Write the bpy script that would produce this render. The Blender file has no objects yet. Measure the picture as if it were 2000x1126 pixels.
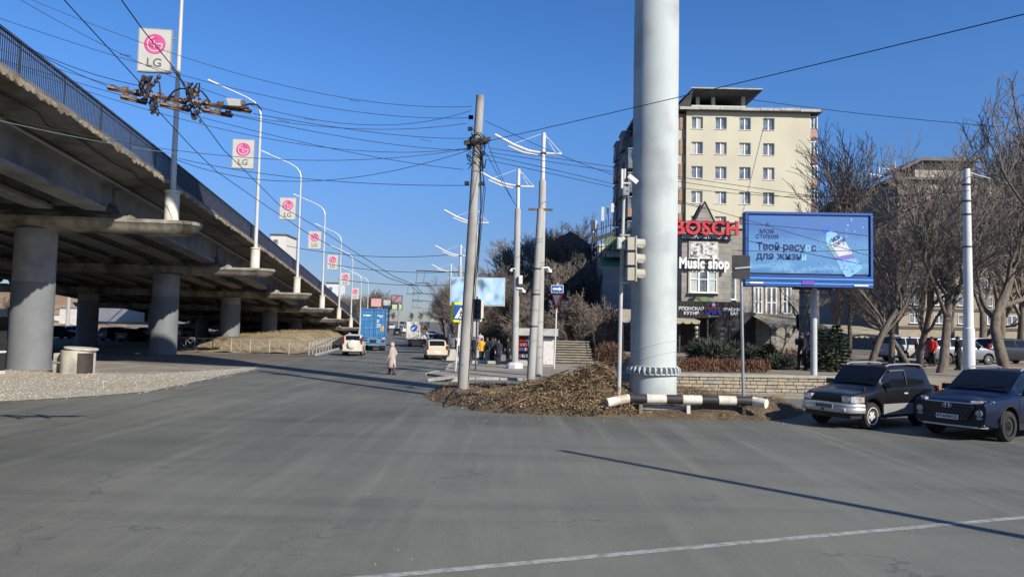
import bpy, bmesh, math, random
from mathutils import Vector, Matrix, noise
R = math.radians
SC = bpy.context.scene
COL = SC.collection
# ---------------------------------------------------------------- camera, sky, sun, exposure
F = 1400.0                      # focal length in photograph pixels (2000 wide)
PITCH, ROLL, CAMZ = R(3.15), R(1.2), 2.5
CAM = Vector((0, 0, CAMZ))
fwd = Vector((0, math.cos(PITCH), math.sin(PITCH)))
rgt0 = Vector((1, 0, 0)); up0 = rgt0.cross(fwd)
rgt = rgt0*math.cos(ROLL) + up0*math.sin(ROLL)
upv = rgt.cross(fwd)
cd = bpy.data.cameras.new('camera'); cam = bpy.data.objects.new('camera', cd); COL.objects.link(cam)
cam.matrix_world = Matrix(((rgt.x, upv.x, -fwd.x, 0), (rgt.y, upv.y, -fwd.y, 0), (rgt.z, upv.z, -fwd.z, CAMZ), (0, 0, 0, 1)))
cd.sensor_width = 36; cd.lens = 36*F/2000; cd.clip_start = .1; cd.clip_end = 6000
SC.camera = cam
SUN_EL = R(32); SUN_AZ = R(136.5)          # azimuth clockwise from +Y: behind the camera to the right
w = bpy.data.worlds.new('World'); SC.world = w; w.use_nodes = True
nt = w.node_tree; bg = nt.nodes['Background']
sky = nt.nodes.new('ShaderNodeTexSky'); sky.sky_type = 'NISHITA'; sky.sun_disc = False
sky.sun_elevation = SUN_EL; sky.sun_rotation = SUN_AZ
sky.altitude = 0; sky.air_density = 1.0; sky.dust_density = .25; sky.ozone_density = 4.0
hs = nt.nodes.new('ShaderNodeHueSaturation'); hs.inputs['Saturation'].default_value = 1.24; hs.inputs['Hue'].default_value = .507; nt.links.new(sky.outputs[0], hs.inputs['Color'])
wt = nt.nodes.new('ShaderNodeTexCoord'); wx = nt.nodes.new('ShaderNodeSeparateXYZ'); nt.links.new(wt.outputs['Generated'], wx.inputs[0])
wr = nt.nodes.new('ShaderNodeMapRange'); wr.interpolation_type = 'SMOOTHSTEP'; wr.inputs[1].default_value = 0; wr.inputs[2].default_value = .34; wr.inputs[3].default_value = 0; wr.inputs[4].default_value = 1.0; nt.links.new(wx.outputs[2], wr.inputs[0])
wm = nt.nodes.new('ShaderNodeMix'); wm.data_type = 'RGBA'; wm.inputs[6].default_value = (.40, .41, .56, 1); wm.inputs[7].default_value = (1, 1.0, 1.06, 1); nt.links.new(wr.outputs[0], wm.inputs[0])   # clear cold air: no bright haze at the horizon
wv = nt.nodes.new('ShaderNodeVectorMath'); wv.operation = 'MULTIPLY'; nt.links.new(hs.outputs[0], wv.inputs[0]); nt.links.new(wm.outputs[2], wv.inputs[1])
nt.links.new(wv.outputs[0], bg.inputs[0]); bg.inputs[1].default_value = .096
sl = bpy.data.lights.new('sun', 'SUN'); sl.energy = 4.2; sl.angle = R(.5); sl.color = (1, .93, .82)
so = bpy.data.objects.new('sun', sl); COL.objects.link(so); so.location = (30, -30, 40)
sd = Vector((math.sin(SUN_AZ)*math.cos(SUN_EL), math.cos(SUN_AZ)*math.cos(SUN_EL), math.sin(SUN_EL)))
so.rotation_euler = (-sd).to_track_quat('-Z', 'Y').to_euler()
SC.view_settings.view_transform = 'Standard'; SC.view_settings.look = 'None'
SC.view_settings.exposure = .62; SC.view_settings.gamma = 1
SC.cycles.max_bounces = 6; SC.cycles.diffuse_bounces = 2; SC.cycles.transparent_max_bounces = 8
try: SC.cycles.use_denoising = True
except Exception: pass

# ---------------------------------------------------------------- helpers
def ray(px, py):
    d = fwd + rgt*((px-1000)/F) + upv*((563-py)/F)
    return d/d.y
def P(px, py, Y):                 # point seen at (px, py) at depth Y
    return CAM + ray(px, py)*Y
def G(px, py, z=0.0):             # ground point seen at a pixel
    d = ray(px, py); return CAM + d*((z-CAMZ)/d.z)
def sstep(a, b, x):
    t = max(0., min(1., (x-a)/(b-a))); return t*t*(3-2*t)
def lerp(a, b, t): return a+(b-a)*t
def lin(c):
    return tuple((v/12.92 if v <= .04045 else ((v+.055)/1.055)**2.4) for v in c)
def S(r, g, b): return lin((r/255, g/255, b/255))
def H(x, y):                      # height of the terrain
    q = x+.121*y
    h = 4.4*sstep(105, 330, y)
    h += 10*sstep(70, 118, y)*sstep(7.5, 18, q)*sstep(15, 11, x)*sstep(215, 150, y)
    h += 9*sstep(95, 150, y)*sstep(-62, -85, x)*sstep(330, 220, y)
    h += 25*sstep(140, 420, y)*sstep(40, 120, x)
    return h
rng = random.Random(7)

class MB:
    def __init__(s): s.v = []; s.f = []; s.m = []; s.mi = 0
    def add(s, vs, fs):
        o = len(s.v); s.v += [tuple(p) for p in vs]; s.f += [tuple(i+o for i in f) for f in fs]; s.m += [s.mi]*len(fs); return s
    def box(s, c, d, rz=0, M=None, taper=1):
        hx, hy, hz = d[0]/2, d[1]/2, d[2]/2
        vs = [Vector((x*(taper if z > 0 else 1), y*(taper if z > 0 else 1), z)) for z in (-hz, hz) for x, y in ((-hx, -hy), (hx, -hy), (hx, hy), (-hx, hy))]
        Q = M if M is not None else Matrix.Rotation(rz, 3, 'Z')
        c = Vector(c)
        return s.add([c+Q@p for p in vs], [(3, 2, 1, 0), (4, 5, 6, 7), (0, 1, 5, 4), (1, 2, 6, 5), (2, 3, 7, 6), (3, 0, 4, 7)])
    def tube(s, path, r, n=8, cap=True):
        path = [Vector(p) for p in path]
        if not hasattr(r, '__len__'): r = [r]*len(path)
        vs = []; fs = []; px = None
        for i, p in enumerate(path):
            t = (path[min(i+1, len(path)-1)]-path[max(i-1, 0)])
            if t.length < 1e-9: t = Vector((0, 0, 1))
            t.normalize()
            if px is None: px = t.orthogonal().normalized()
            else:
                px = px-t*px.dot(t)
                px = px.normalized() if px.length > 1e-6 else t.orthogonal().normalized()
            py = t.cross(px)
            for k in range(n):
                a = 2*math.pi*k/n
                vs.append(p+(px*math.cos(a)+py*math.sin(a))*r[i])
        for i in range(len(path)-1):
            for k in range(n):
                a = i*n+k; b = i*n+(k+1) % n
                fs.append((a, b, b+n, a+n))
        if cap:
            fs.append(tuple(range(n))[::-1]); fs.append(tuple((len(path)-1)*n+k for k in range(n)))
        return s.add(vs, fs)
    def lathe(s, prof, c=(0, 0, 0), n=24, M=None, cap=True):
        c = Vector(c); Q = M if M is not None else Matrix.Identity(3)
        vs = []; fs = []
        for r, z in prof:
            for k in range(n):
                a = 2*math.pi*k/n; vs.append(c+Q@Vector((r*math.cos(a), r*math.sin(a), z)))
        for i in range(len(prof)-1):
            for k in range(n):
                a = i*n+k; b = i*n+(k+1) % n; fs.append((a, b, b+n, a+n))
        if cap:
            if prof[0][0] > 1e-6: fs.append(tuple(range(n))[::-1])
            if prof[-1][0] > 1e-6: fs.append(tuple((len(prof)-1)*n+k for k in range(n)))
        return s.add(vs, fs)
    def prism(s, poly, a, b, ax='z'):      # extrude a polygon; ax names the extrusion axis
        def mk(u, v, h):
            return {'z': (u, v, h), 'y': (u, h, v), 'x': (h, u, v)}[ax]
        n = len(poly); vs = [mk(u, v, a) for u, v in poly]+[mk(u, v, b) for u, v in poly]
        fs = [tuple(range(n))[::-1], tuple(range(n, 2*n))]+[(i, (i+1) % n, n+(i+1) % n, n+i) for i in range(n)]
        return s.add(vs, fs)
    def quad(s, *p): return s.add(p, [tuple(range(len(p)))])
    def grid(s, rows):
        n = len(rows[0]); vs = [p for r in rows for p in r]
        fs = [(i*n+k, i*n+k+1, (i+1)*n+k+1, (i+1)*n+k) for i in range(len(rows)-1) for k in range(n-1)]
        return s.add(vs, fs)
    def ball(s, c, r, n=10, m=6, sq=(1, 1, 1)):
        prof = [(math.sin(math.pi*i/m)*r, -math.cos(math.pi*i/m)*r) for i in range(m+1)]
        return s.lathe(prof, c, n, Matrix.Diagonal(sq), cap=False)
    def mesh(s, name, mats, smooth=False, ang=40, fix=True):
        me = bpy.data.meshes.new(name); me.from_pydata(s.v, [], s.f)
        for x in (mats if isinstance(mats, (list, tuple)) else [mats]): me.materials.append(x)
        if any(s.m): me.polygons.foreach_set('material_index', s.m)
        if fix:
            bm = bmesh.new(); bm.from_mesh(me); bmesh.ops.recalc_face_normals(bm, faces=bm.faces); bm.to_mesh(me); bm.free()
        if smooth:
            me.polygons.foreach_set('use_smooth', [True]*len(me.polygons)); me.set_sharp_from_angle(angle=R(ang))
        me.update(); return me
    def build(s, name, mats, parent=None, smooth=False, ang=40, fix=True, loc=None, rz=0):
        o = bpy.data.objects.new(name, s.mesh(name, mats, smooth, ang, fix)); COL.objects.link(o)
        if parent: o.parent = parent
        if loc is not None: o.location = loc
        o.rotation_euler.z = rz
        return o
def tag(o, label=None, cat=None, group=None, kind=None):
    if label: o['label'] = label
    if cat: o['category'] = cat
    if group: o['group'] = group
    if kind: o['kind'] = kind
    return o
def empty(name, loc=(0, 0, 0), rz=0, label=None, cat=None, group=None):
    o = bpy.data.objects.new(name, None); COL.objects.link(o); o.location = loc; o.rotation_euler = (0, 0, rz); o.empty_display_size = .2
    return tag(o, label, cat, group)
def copy_tree(o, parent=None, label=None):
    c = o.copy(); COL.objects.link(c)
    if parent: c.parent = parent
    if label: c['label'] = label
    for ch in [x for x in COL.objects if x.parent == o]: copy_tree(ch, c)
    return c
def struct(o): o['kind'] = 'structure'; return o
def evalmesh(o):                     # bake modifiers / curves into a plain mesh
    dg = bpy.context.evaluated_depsgraph_get(); dg.update()
    return bpy.data.meshes.new_from_object(o.evaluated_get(dg))

# ---------------------------------------------------------------- materials
MATS = {}
def mat(name, c1, c2=None, scale=3., rough=.8, metal=0., bump=0., bscale=None, spec=.4, stretch=(1, 1, 1), detail=6, lo=.35, hi=.65, c3=None, s3=.4, coat=0., bdist=.02, thr=.0):
    m = bpy.data.materials.new(name); m.use_nodes = True; MATS[name] = m
    n = m.node_tree.nodes; L = m.node_tree.links; b = n['Principled BSDF']
    b.inputs['Roughness'].default_value = rough; b.inputs['Metallic'].default_value = metal
    b.inputs['Specular IOR Level'].default_value = spec; b.inputs['Coat Weight'].default_value = coat
    b.inputs['Base Color'].default_value = (*c1, 1)
    if c2 is None and not bump: return m
    tc = n.new('ShaderNodeTexCoord'); mp = n.new('ShaderNodeMapping'); mp.inputs['Scale'].default_value = stretch
    L.new(tc.outputs['Object'], mp.inputs[0])
    if c2 is not None:
        no = n.new('ShaderNodeTexNoise'); no.inputs['Scale'].default_value = scale; no.inputs['Detail'].default_value = detail; no.inputs['Roughness'].default_value = .62
        L.new(mp.outputs[0], no.inputs[0])
        mr = n.new('ShaderNodeMapRange'); mr.inputs[1].default_value = lo; mr.inputs[2].default_value = hi
        L.new(no.outputs[0], mr.inputs[0])
        mx = n.new('ShaderNodeMix'); mx.data_type = 'RGBA'; mx.inputs[6].default_value = (*c1, 1); mx.inputs[7].default_value = (*c2, 1)
        L.new(mr.outputs[0], mx.inputs[0]); out = mx.outputs[2]
        if c3 is not None:
            n2 = n.new('ShaderNodeTexNoise'); n2.inputs['Scale'].default_value = s3; n2.inputs['Detail'].default_value = 5
            L.new(tc.outputs['Object'], n2.inputs[0])
            m2 = n.new('ShaderNodeMapRange'); m2.inputs[1].default_value = .48; m2.inputs[2].default_value = .68; L.new(n2.outputs[0], m2.inputs[0])
            x2 = n.new('ShaderNodeMix'); x2.data_type = 'RGBA'; x2.inputs[7].default_value = (*c3, 1)
            L.new(m2.outputs[0], x2.inputs[0]); L.new(out, x2.inputs[6]); out = x2.outputs[2]
        L.new(out, b.inputs['Base Color'])
    if bump:
        nb = n.new('ShaderNodeTexNoise'); nb.inputs['Scale'].default_value = bscale or scale*6; nb.inputs['Detail'].default_value = 4
        L.new(mp.outputs[0], nb.inputs[0])
        bu = n.new('ShaderNodeBump'); bu.inputs['Strength'].default_value = bump; bu.inputs['Distance'].default_value = bdist
        L.new(nb.outputs[0], bu.inputs['Height']); L.new(bu.outputs[0], b.inputs['Normal'])
    return m
def g(v, t=0.): return (v*(1+t), v, v*(1-t))
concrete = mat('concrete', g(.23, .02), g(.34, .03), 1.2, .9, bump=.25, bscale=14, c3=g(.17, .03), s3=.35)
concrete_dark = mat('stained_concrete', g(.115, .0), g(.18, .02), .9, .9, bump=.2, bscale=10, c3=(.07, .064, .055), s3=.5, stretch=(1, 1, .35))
girder_m = mat('girder_concrete', g(.205, -.02), g(.26, -.02), .7, .85, bump=.15, bscale=9, stretch=(1, 1, .16), c3=g(.125, .0), s3=.45)
cap_m = mat('weathered_cap', (.36, .335, .28), (.19, .172, .14), 1.5, .9, bump=.3, bscale=9, c3=(.07, .058, .045), s3=.6, stretch=(1, 1, .4))
whitewash = mat('whitewashed_concrete', (.62, .60, .54), (.48, .45, .39), 1.6, .85, bump=.15, bscale=14)
pier_low = mat('grey_pier_paint', g(.155, -.05), g(.195, -.05), .8, .75, bump=.08, bscale=8)
pole_paint = mat('pole_paint', (.52, .52, .50), (.42, .42, .40), 1.8, .55, spec=.5, stretch=(1, 1, .3))
galv = mat('galvanised_steel', (.38, .39, .40), (.28, .29, .30), 2.5, .45, .5)
white_metal = mat('white_metal', (.74, .73, .70), (.62, .61, .57), 2., .45)
grey_paint = mat('column_grey_paint', (.40, .44, .43), (.465, .50, .485), 1.1, .85, bump=.10, bscale=5, stretch=(1, 1, .12), c3=(.315, .34, .335), s3=.7, spec=.15)
rail_dark = mat('railing_paint', (.025, .032, .055), (.045, .05, .07), 4, .5)
black_m = mat('black_metal', (.018, .018, .02), (.03, .03, .032), 5, .5)
wire_m = mat('black_cable', (.012, .013, .016), rough=.6)
wire_blue = mat('aged_wire', (.03, .04, .06), rough=.6)
rust = mat('rusty_iron', (.10, .048, .03), (.04, .026, .022), 14, .8, bump=.3, c3=(.22, .16, .11), s3=9)
dark_iron = mat('dark_iron', (.03, .026, .025), (.07, .05, .04), 12, .65)
bark = mat('bark', (.17, .14, .11), (.085, .068, .054), 6, .95, bump=.6, bscale=22, stretch=(1, 1, .3))
bark_far = mat('far_bark', (.20, .155, .115), (.13, .10, .075), 4, .95)
twig_m = mat('twigs', (.195, .165, .138), (.125, .107, .091), 3, .95)
twig_warm = mat('warm_twigs', (.26, .21, .16), (.17, .138, .108), 2, .95)
glass_dark = mat('dark_glass', (.008, .010, .014), rough=.04, spec=.32)
tyre_m = mat('tyre_rubber', (.018, .018, .018), (.03, .03, .028), 9, .85)
alloy = mat('alloy', (.58, .56, .50), rough=.38, metal=.15)
plate_m = mat('plate_white', (.68, .68, .66), rough=.5)
trim_black = mat('black_trim', (.016, .016, .017), rough=.5)
lamp_glass = mat('lamp_glass', (.50, .50, .47), (.22, .225, .23), 9, .12, spec=.8)
red_lens = mat('red_lens', (.17, .008, .010), rough=.15, spec=.6)
def paint(name, c, metal=.15): return mat(name, c, tuple(min(1, x*1.12+.004) for x in c), 1.3, .3, metal, coat=.22)
# ---------------------------------------------------------------- ground
def asphalt_mat(name, base, dusty, dark, streak=True):
    m = bpy.data.materials.new(name); m.use_nodes = True
    n = m.node_tree.nodes; L = m.node_tree.links; b = n['Principled BSDF']
    b.inputs['Roughness'].default_value = .82; b.inputs['Specular IOR Level'].default_value = .3
    tc = n.new('ShaderNodeTexCoord')
    def nz(scale, st, rz=0., det=5, rough=.6):
        mp = n.new('ShaderNodeMapping'); mp.inputs['Scale'].default_value = st; mp.inputs['Rotation'].default_value = (0, 0, rz)
        L.new(tc.outputs['Object'], mp.inputs[0]); t = n.new('ShaderNodeTexNoise'); t.inputs['Scale'].default_value = scale
        t.inputs['Detail'].default_value = det; t.inputs['Roughness'].default_value = rough; L.new(mp.outputs[0], t.inputs[0]); return t.outputs[0]
    def rng_(s, a, b_, c=0., d=1.):
        r = n.new('ShaderNodeMapRange'); r.inputs[1].default_value = a; r.inputs[2].default_value = b_; r.inputs[3].default_value = c; r.inputs[4].default_value = d
        L.new(s, r.inputs[0]); return r.outputs[0]
    def mix(f, a, c):
        x = n.new('ShaderNodeMix'); x.data_type = 'RGBA'; L.new(f, x.inputs[0])
        for k, q in ((6, a), (7, c)):
            if isinstance(q, tuple): x.inputs[k].default_value = (*q, 1)
            else: L.new(q, x.inputs[k])
        return x.outputs[2]
    def mul(a, c):
        x = n.new('ShaderNodeMath'); x.operation = 'MULTIPLY'; L.new(a, x.inputs[0])
        if isinstance(c, float): x.inputs[1].default_value = c
        else: L.new(c, x.inputs[1])
        return x.outputs[0]
    c = mix(rng_(nz(.11, (1, 1, 1), det=4), .34, .66), base, tuple(lerp(p_, q_, .72) for p_, q_ in zip(base, dusty)))
    if streak:
        gm_ = n.new('ShaderNodeMapping'); gm_.inputs['Location'].default_value = (-.2, -.95, 0); gm_.inputs['Scale'].default_value = (.075, .10, .05); L.new(tc.outputs['Object'], gm_.inputs[0])
        gs = n.new('ShaderNodeTexGradient'); gs.gradient_type = 'SPHERICAL'; L.new(gm_.outputs[0], gs.inputs[0])   # worn, dust-paled patch in the middle of the junction
        c = mix(mul(rng_(gs.outputs[1], .05, .75), rng_(nz(.35, (1, 1, 1), det=5), .25, .6)), c, tuple(lerp(p_, q_, .75) for p_, q_ in zip(base, dusty)))
        c = mix(mul(rng_(nz(1.0, (1.5, .09, 1), R(-6.9)), .5, .76), .75), c, dusty)      # tyre-polished bands along the road
        c = mix(mul(rng_(nz(1.1, (2.0, .08, 1), R(33)), .54, .74), .6), c, dusty)        # and along the turn to the left
        c = mix(mul(rng_(nz(1.2, (.07, 1.1, 1), R(4)), .5, .74), .34), c, dark)             # darker laid seams across
        c = mix(mul(rng_(nz(2.6, (1.6, .10, 1), R(-9)), .55, .8), .35), c, tuple(x*1.25 for x in dusty))
        c = mix(mul(rng_(nz(2.6, (.5, 2.4, 1), R(20)), .66, .74), .7), c, dark)
    vo = n.new('ShaderNodeTexVoronoi'); vo.feature = 'DISTANCE_TO_EDGE'; vo.inputs['Scale'].default_value = .17
    wp_ = n.new('ShaderNodeVectorMath'); wp_.operation = 'ADD'; nn_ = n.new('ShaderNodeTexNoise'); nn_.inputs['Scale'].default_value = .8; nn_.inputs['Detail'].default_value = 6; L.new(tc.outputs['Object'], nn_.inputs[0]); L.new(tc.outputs['Object'], wp_.inputs[0]); sc3 = n.new('ShaderNodeVectorMath'); sc3.operation = 'SCALE'; sc3.inputs['Scale'].default_value = 2.6; L.new(nn_.outputs['Color'], sc3.inputs[0]); L.new(sc3.outputs[0], wp_.inputs[1]); L.new(wp_.outputs[0], vo.inputs[0])
    c = mix(mul(mul(rng_(vo.outputs[0], .0, .006, 1., 0.), rng_(nz(.3, (1, 1, 1)), .45, .6)), .55), c, tuple(x*.55 for x in dark))      # fine cracks
    c = mix(mul(rng_(nz(60, (1, 1, 1), det=3), .35, .7), .35), c, dark)
    c = mix(mul(rng_(nz(70, (1, 1, 1), det=3), .58, .75), .6), c, tuple(x*1.9 for x in dusty))
    L.new(c, b.inputs['Base Color'])
    bu = n.new('ShaderNodeBump'); bu.inputs['Strength'].default_value = .35; bu.inputs['Distance'].default_value = .01
    L.new(nz(90, (1, 1, 1), det=3), bu.inputs['Height']); L.new(bu.outputs[0], b.inputs['Normal'])
    return m
asphalt = asphalt_mat('asphalt', (.080, .082, .070), (.205, .203, .170), (.054, .056, .050))
asphalt2 = asphalt_mat('old_asphalt', (.105, .102, .093), (.15, .142, .125), (.075, .073, .068), False)
dirt = mat('packed_dirt', (.19, .165, .13), (.30, .27, .215), .5, .95, bump=.5, bscale=9, c3=(.135, .11, .082), s3=.22)
dirt_dark = mat('trodden_earth', (.115, .10, .08), (.17, .15, .12), .3, .95, bump=.5, bscale=7, c3=(.075, .065, .052), s3=.12)
dusty_pave = mat('dusty_pavement', (.21, .19, .15), (.28, .255, .205), .6, .92, bump=.3, bscale=14, c3=(.17, .155, .13), s3=.4)
gravel_m = mat('limestone_gravel', (.44, .405, .32), (.26, .235, .185), 7, .95, bump=1.0, bscale=11, bdist=.06, c3=(.33, .28, .2), s3=.3)
grass_dry = mat('dry_grass', (.22, .165, .09), (.33, .26, .15), 1.5, .95, bump=.6, bscale=10, c3=(.15, .11, .062), s3=.25)
leaf_ground = mat('leafy_soil', (.125, .085, .05), (.075, .056, .038), 6, .95, bump=1.0, bscale=24, bdist=.06, c3=(.19, .135, .075), s3=1.1)

bank_m = mat('brown_bank', (.25, .16, .085), (.33, .225, .125), .25, .95, bump=.4, bscale=5, c3=(.17, .11, .065), s3=.1)
for ax_, ay_, m_ in ((range(-140, -44, 4), range(80, 236, 6), bank_m), (range(-14, 18, 2), range(66, 160, 4), leaf_ground)):
    mb = MB(); mb.grid([[(x, y, H(x, y)+(.03 if H(x, y)-4.4*sstep(105, 330, y) > .05 else -.3)) for x in ax_] for y in ay_]); struct(mb.build('hillside', m_, smooth=True, ang=180, fix=False))
xs = sorted(set([-900, -600, -400, -250, -180]+[-140+5*i for i in range(57)]+[180, 250, 400, 600, 900]))
ys = sorted(set([-120, -60, -20]+[5*i for i in range(0, 80)]+[420, 460, 520, 600, 800, 1100, 1600, 2400]))
mb = MB(); mb.grid([[(x, y, H(x, y)) for x in xs] for y in ys])
struct(mb.build('ground', dirt_dark, smooth=True, ang=180, fix=False))

def qx(q, y): return q-.121*y
# asphalt: the junction and the avenue beyond it
mb = MB()
left = [(-60, -40), (-60, 10)]+[tuple(G(a, b)[:2]) for a, b in ((-420, 800), (0, 785), (100, 780), (200, 773), (290, 765), (350, 753), (420, 739), (490, 723), (560, 711), (610, 699))]
right = [(70, -40), (70, 26), (22, 27.4), (14.5, 27.9), (7.2, 27.7), (7, 33.4), (2, 33.8), (-2.9, 33.9), (-4.3, 36.3), (-3.75, 40), (-3.95, 46), (qx(2.4, 51), 51)]
yl = left[-1][1]
poly = left+right[::-1]
mb.add([(x, y, .004) for x, y in poly], [tuple(range(len(poly)))])
rows = []
for i in range(42):
    y = lerp(yl, 330, i/41.); yr = lerp(51, 330, i/41.)
    xl = left[-1][0] if i == 0 else qx(-8.45, y)
    rows.append([(lerp(xl, qx(2.5, yr), t), lerp(y, yr, t), H(lerp(xl, qx(2.5, yr), t), lerp(y, yr, t))+.004) for t in (0, .2, .4, .6, .8, 1)])
mb.grid(rows)
struct(mb.build('road', asphalt, fix=False))
# far crest: road keeps going level beyond
# stop line painted across the junction
mb = MB()
for k in range(36):
    t0, t1 = k/36, (k+1)/36
    def pt(t, o):
        px = lerp(560, 2120, t); py = lerp(1142, 999, t)
        q = G(px, py); return (q.x+math.sin(t*9)*.02, q.y+o+noise.noise((t*30, o, 0))*.018, .008)
    mb.quad(pt(t0, -.062), pt(t1, -.062), pt(t1, .062), pt(t0, .062))
worn = mat('worn_paint', (.34, .335, .31), (.13, .13, .12), 7, .8, lo=.42, hi=.72)
struct(mb.build('road_marking', worn, fix=False))
# left verge: pavement, then limestone gravel
mb = MB(); poly = [tuple(G(*p)[:2]) for p in ((-300, 690), (60, 690), (165, 703), (330, 711), (480, 716), (520, 712), (490, 722), (420, 738), (350, 752), (200, 755), (0, 755), (-300, 770))]
mb.add([(x, y, .008) for x, y in poly], [tuple(range(len(poly)))]); struct(mb.build('pavement', dusty_pave, fix=False))
mb = MB(); poly = [G(*p) for p in ((-420, 730), (0, 722), (100, 728), (200, 728), (290, 731), (360, 726), (430, 722), (492, 717), (500, 720.5), (490, 722.2), (420, 738), (350, 752), (290, 764.5), (200, 772), (100, 779), (0, 784), (-420, 799))]
mb.add([(p.x, p.y, .014) for p in poly], [tuple(range(len(poly)))]); struct(mb.build('gravel_bed', gravel_m, fix=False))
def inside(x, y, poly):
    c = False; j = len(poly)-1
    for i in range(len(poly)):
        a, b_ = poly[i], poly[j]
        if (a[1] > y) != (b_[1] > y) and x < (b_[0]-a[0])*(y-a[1])/(b_[1]-a[1])+a[0]: c = not c
        j = i
    return c
gp = [(p.x, p.y) for p in poly]
mb = MB(); r2 = random.Random(3)
x0, x1 = -30, min(0, max(p[0] for p in gp)); y0, y1 = min(p[1] for p in gp), max(p[1] for p in gp)+2
n_ = 0
while n_ < 7000:
    x, y = r2.uniform(x0, x1+.8), r2.uniform(y0-.5, y1)
    if not inside(x+r2.uniform(-.5, .5), y+r2.uniform(-.5, .5), gp): continue
    s_ = r2.uniform(.014, .038)*(1.5 if r2.random() < .06 else 1); a = r2.random()*6
    vs = [(x+s_*math.cos(a+k*1.57)*r2.uniform(.6, 1.1), y+s_*math.sin(a+k*1.57)*r2.uniform(.6, 1.1), .012) for k in range(4)]+[(x+r2.uniform(-.3, .3)*s_, y+r2.uniform(-.3, .3)*s_, .012+s_*r2.uniform(.7, 1.2))]
    mb.add(vs, [(0, 1, 4), (1, 2, 4), (2, 3, 4), (3, 0, 4)]); n_ += 1
stone_m = mat('gravel_stone', (.44, .41, .34), (.22, .20, .16), 1.7, .95, detail=8)
tag(mb.build('gravel', stone_m, fix=False), kind='stuff')
# right pavement with a broken kerb
mb = MB()
pp = [(-4.2, 36.5), (-3.6, 40), (-3.8, 46), (qx(2.6, 51), 51), (qx(2.6, 62), 62), (qx(2.6, 80), 80), (qx(2.6, 104), 104), (6, 104), (9, 80), (9, 60), (8.6, 35.2), (2, 34.6), (-2.8, 34.5)]
mb.prism(pp[::-1], -.05, .12); struct(mb.build('pavement', dusty_pave))
kerb_m = mat('kerb_stone', (.42, .40, .36), (.28, .27, .24), 3, .9, bump=.3)
kb = MB()
def kerb(a, b_, z=.15, gap=.0):
    a, b_ = Vector(a), Vector(b_); n = max(1, int((b_-a).length/1.05))
    for i in range(n):
        if rng.random() < gap: continue
        c = a.lerp(b_, (i+.5)/n); ang = math.atan2((b_-a).y, (b_-a).x)
        kb.box((c.x+rng.uniform(-.03, .03), c.y+rng.uniform(-.03, .03), H(c.x, c.y)+z/2+.004+rng.uniform(-.02, .01)), ((b_-a).length/n-.03, .16, z), ang+rng.uniform(-.03, .03))
ring = pp[:7]
for a, b_ in zip(ring, ring[1:]): kerb(a, b_, .16, .12)
kerb((-2.8, 34.4), (8.6, 35.1), .13, .25)
kerb((qx(-8.5, 57), 57), (qx(-8.5, 130), 130), .16)
struct(kb.build('kerb', kerb_m))
# the leafy island at the corner
isl_px = [(826, 771), (842, 782), (880, 791), (960, 800), (1060, 806), (1180, 813), (1300, 817), (1420, 820.5), (1500, 821), (1545, 817), (1572, 806), (1560, 797), (1500, 792), (1420, 781), (1340, 768), (1240, 759), (1160, 760), (1080, 764), (1000, 766), (930, 763), (870, 764)]
isl = [tuple(G(*p)[:2]) for p in isl_px]
cx_ = sum(p[0] for p in isl)/len(isl); cy_ = sum(p[1] for p in isl)/len(isl)
def bump_h(x, y):
    return .05*noise.noise((x*1.3, y*1.3, 1))+.03*noise.noise((x*4, y*4, 2))
def isl_z(x, y, e): return .012+.36*sstep(-.1, .8, e)*(1+.2*noise.noise((x*2, y*2, 5)))+bump_h(x, y)*min(1, e*1.5)
# fine grid over the island with soft edges
mb = MB(); idx = {}; st = .22
ix0, ix1 = min(p[0] for p in isl), max(p[0] for p in isl); iy0, iy1 = min(p[1] for p in isl), max(p[1] for p in isl)
def edge_d(x, y):
    d = 9.
    for i in range(len(isl)):
        a = Vector(isl[i]); b_ = Vector(isl[(i+1) % len(isl)]); ab = b_-a; t = max(0, min(1, (Vector((x, y))-a).dot(ab)/ab.dot(ab)))
        d = min(d, (a+ab*t-Vector((x, y))).length)
    return d
cells = []
nx, ny = int((ix1-ix0)/st)+2, int((iy1-iy0)/st)+2
for j in range(ny):
    for i in range(nx):
        x, y = ix0+i*st, iy0+j*st
        if inside(x, y, isl):
            e = edge_d(x, y); z = isl_z(x, y, e)
        else: z = -.02
        idx[(i, j)] = len(mb.v); mb.v.append((x+.08*noise.noise((x*3, y*3, 0)), y+.08*noise.noise((x*3, y*3, 9)), z))
for j in range(ny-1):
    for i in range(nx-1):
        q = [idx[(i, j)], idx[(i+1, j)], idx[(i+1, j+1)], idx[(i, j+1)]]
        if any(mb.v[k][2] > 0 for k in q): mb.f.append(tuple(q)); mb.m.append(0)
struct(mb.build('verge', leaf_ground, smooth=True, ang=180, fix=False))
# terrace behind the stone wall
mb = MB(); mb.prism([(5.6, 28.75), (14.3, 29.0), (24, 29.3), (90, 33), (90, 62), (9, 62), (7.0, 40)], .0, .86); struct(mb.build('terrace', mat('terrace_soil', (.20, .17, .125), (.30, .265, .2), .8, .95, bump=.5, bscale=8, c3=(.13, .10, .07), s3=.3)))
# side pavement below the wall
mb = MB(); mb.prism([(7.3, 27.85), (7.3, 28.7), (30, 29.2), (30, 27.4), (22, 27.35), (14.5, 27.8)], 0, .11); struct(mb.build('pavement', dusty_pave))

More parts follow.
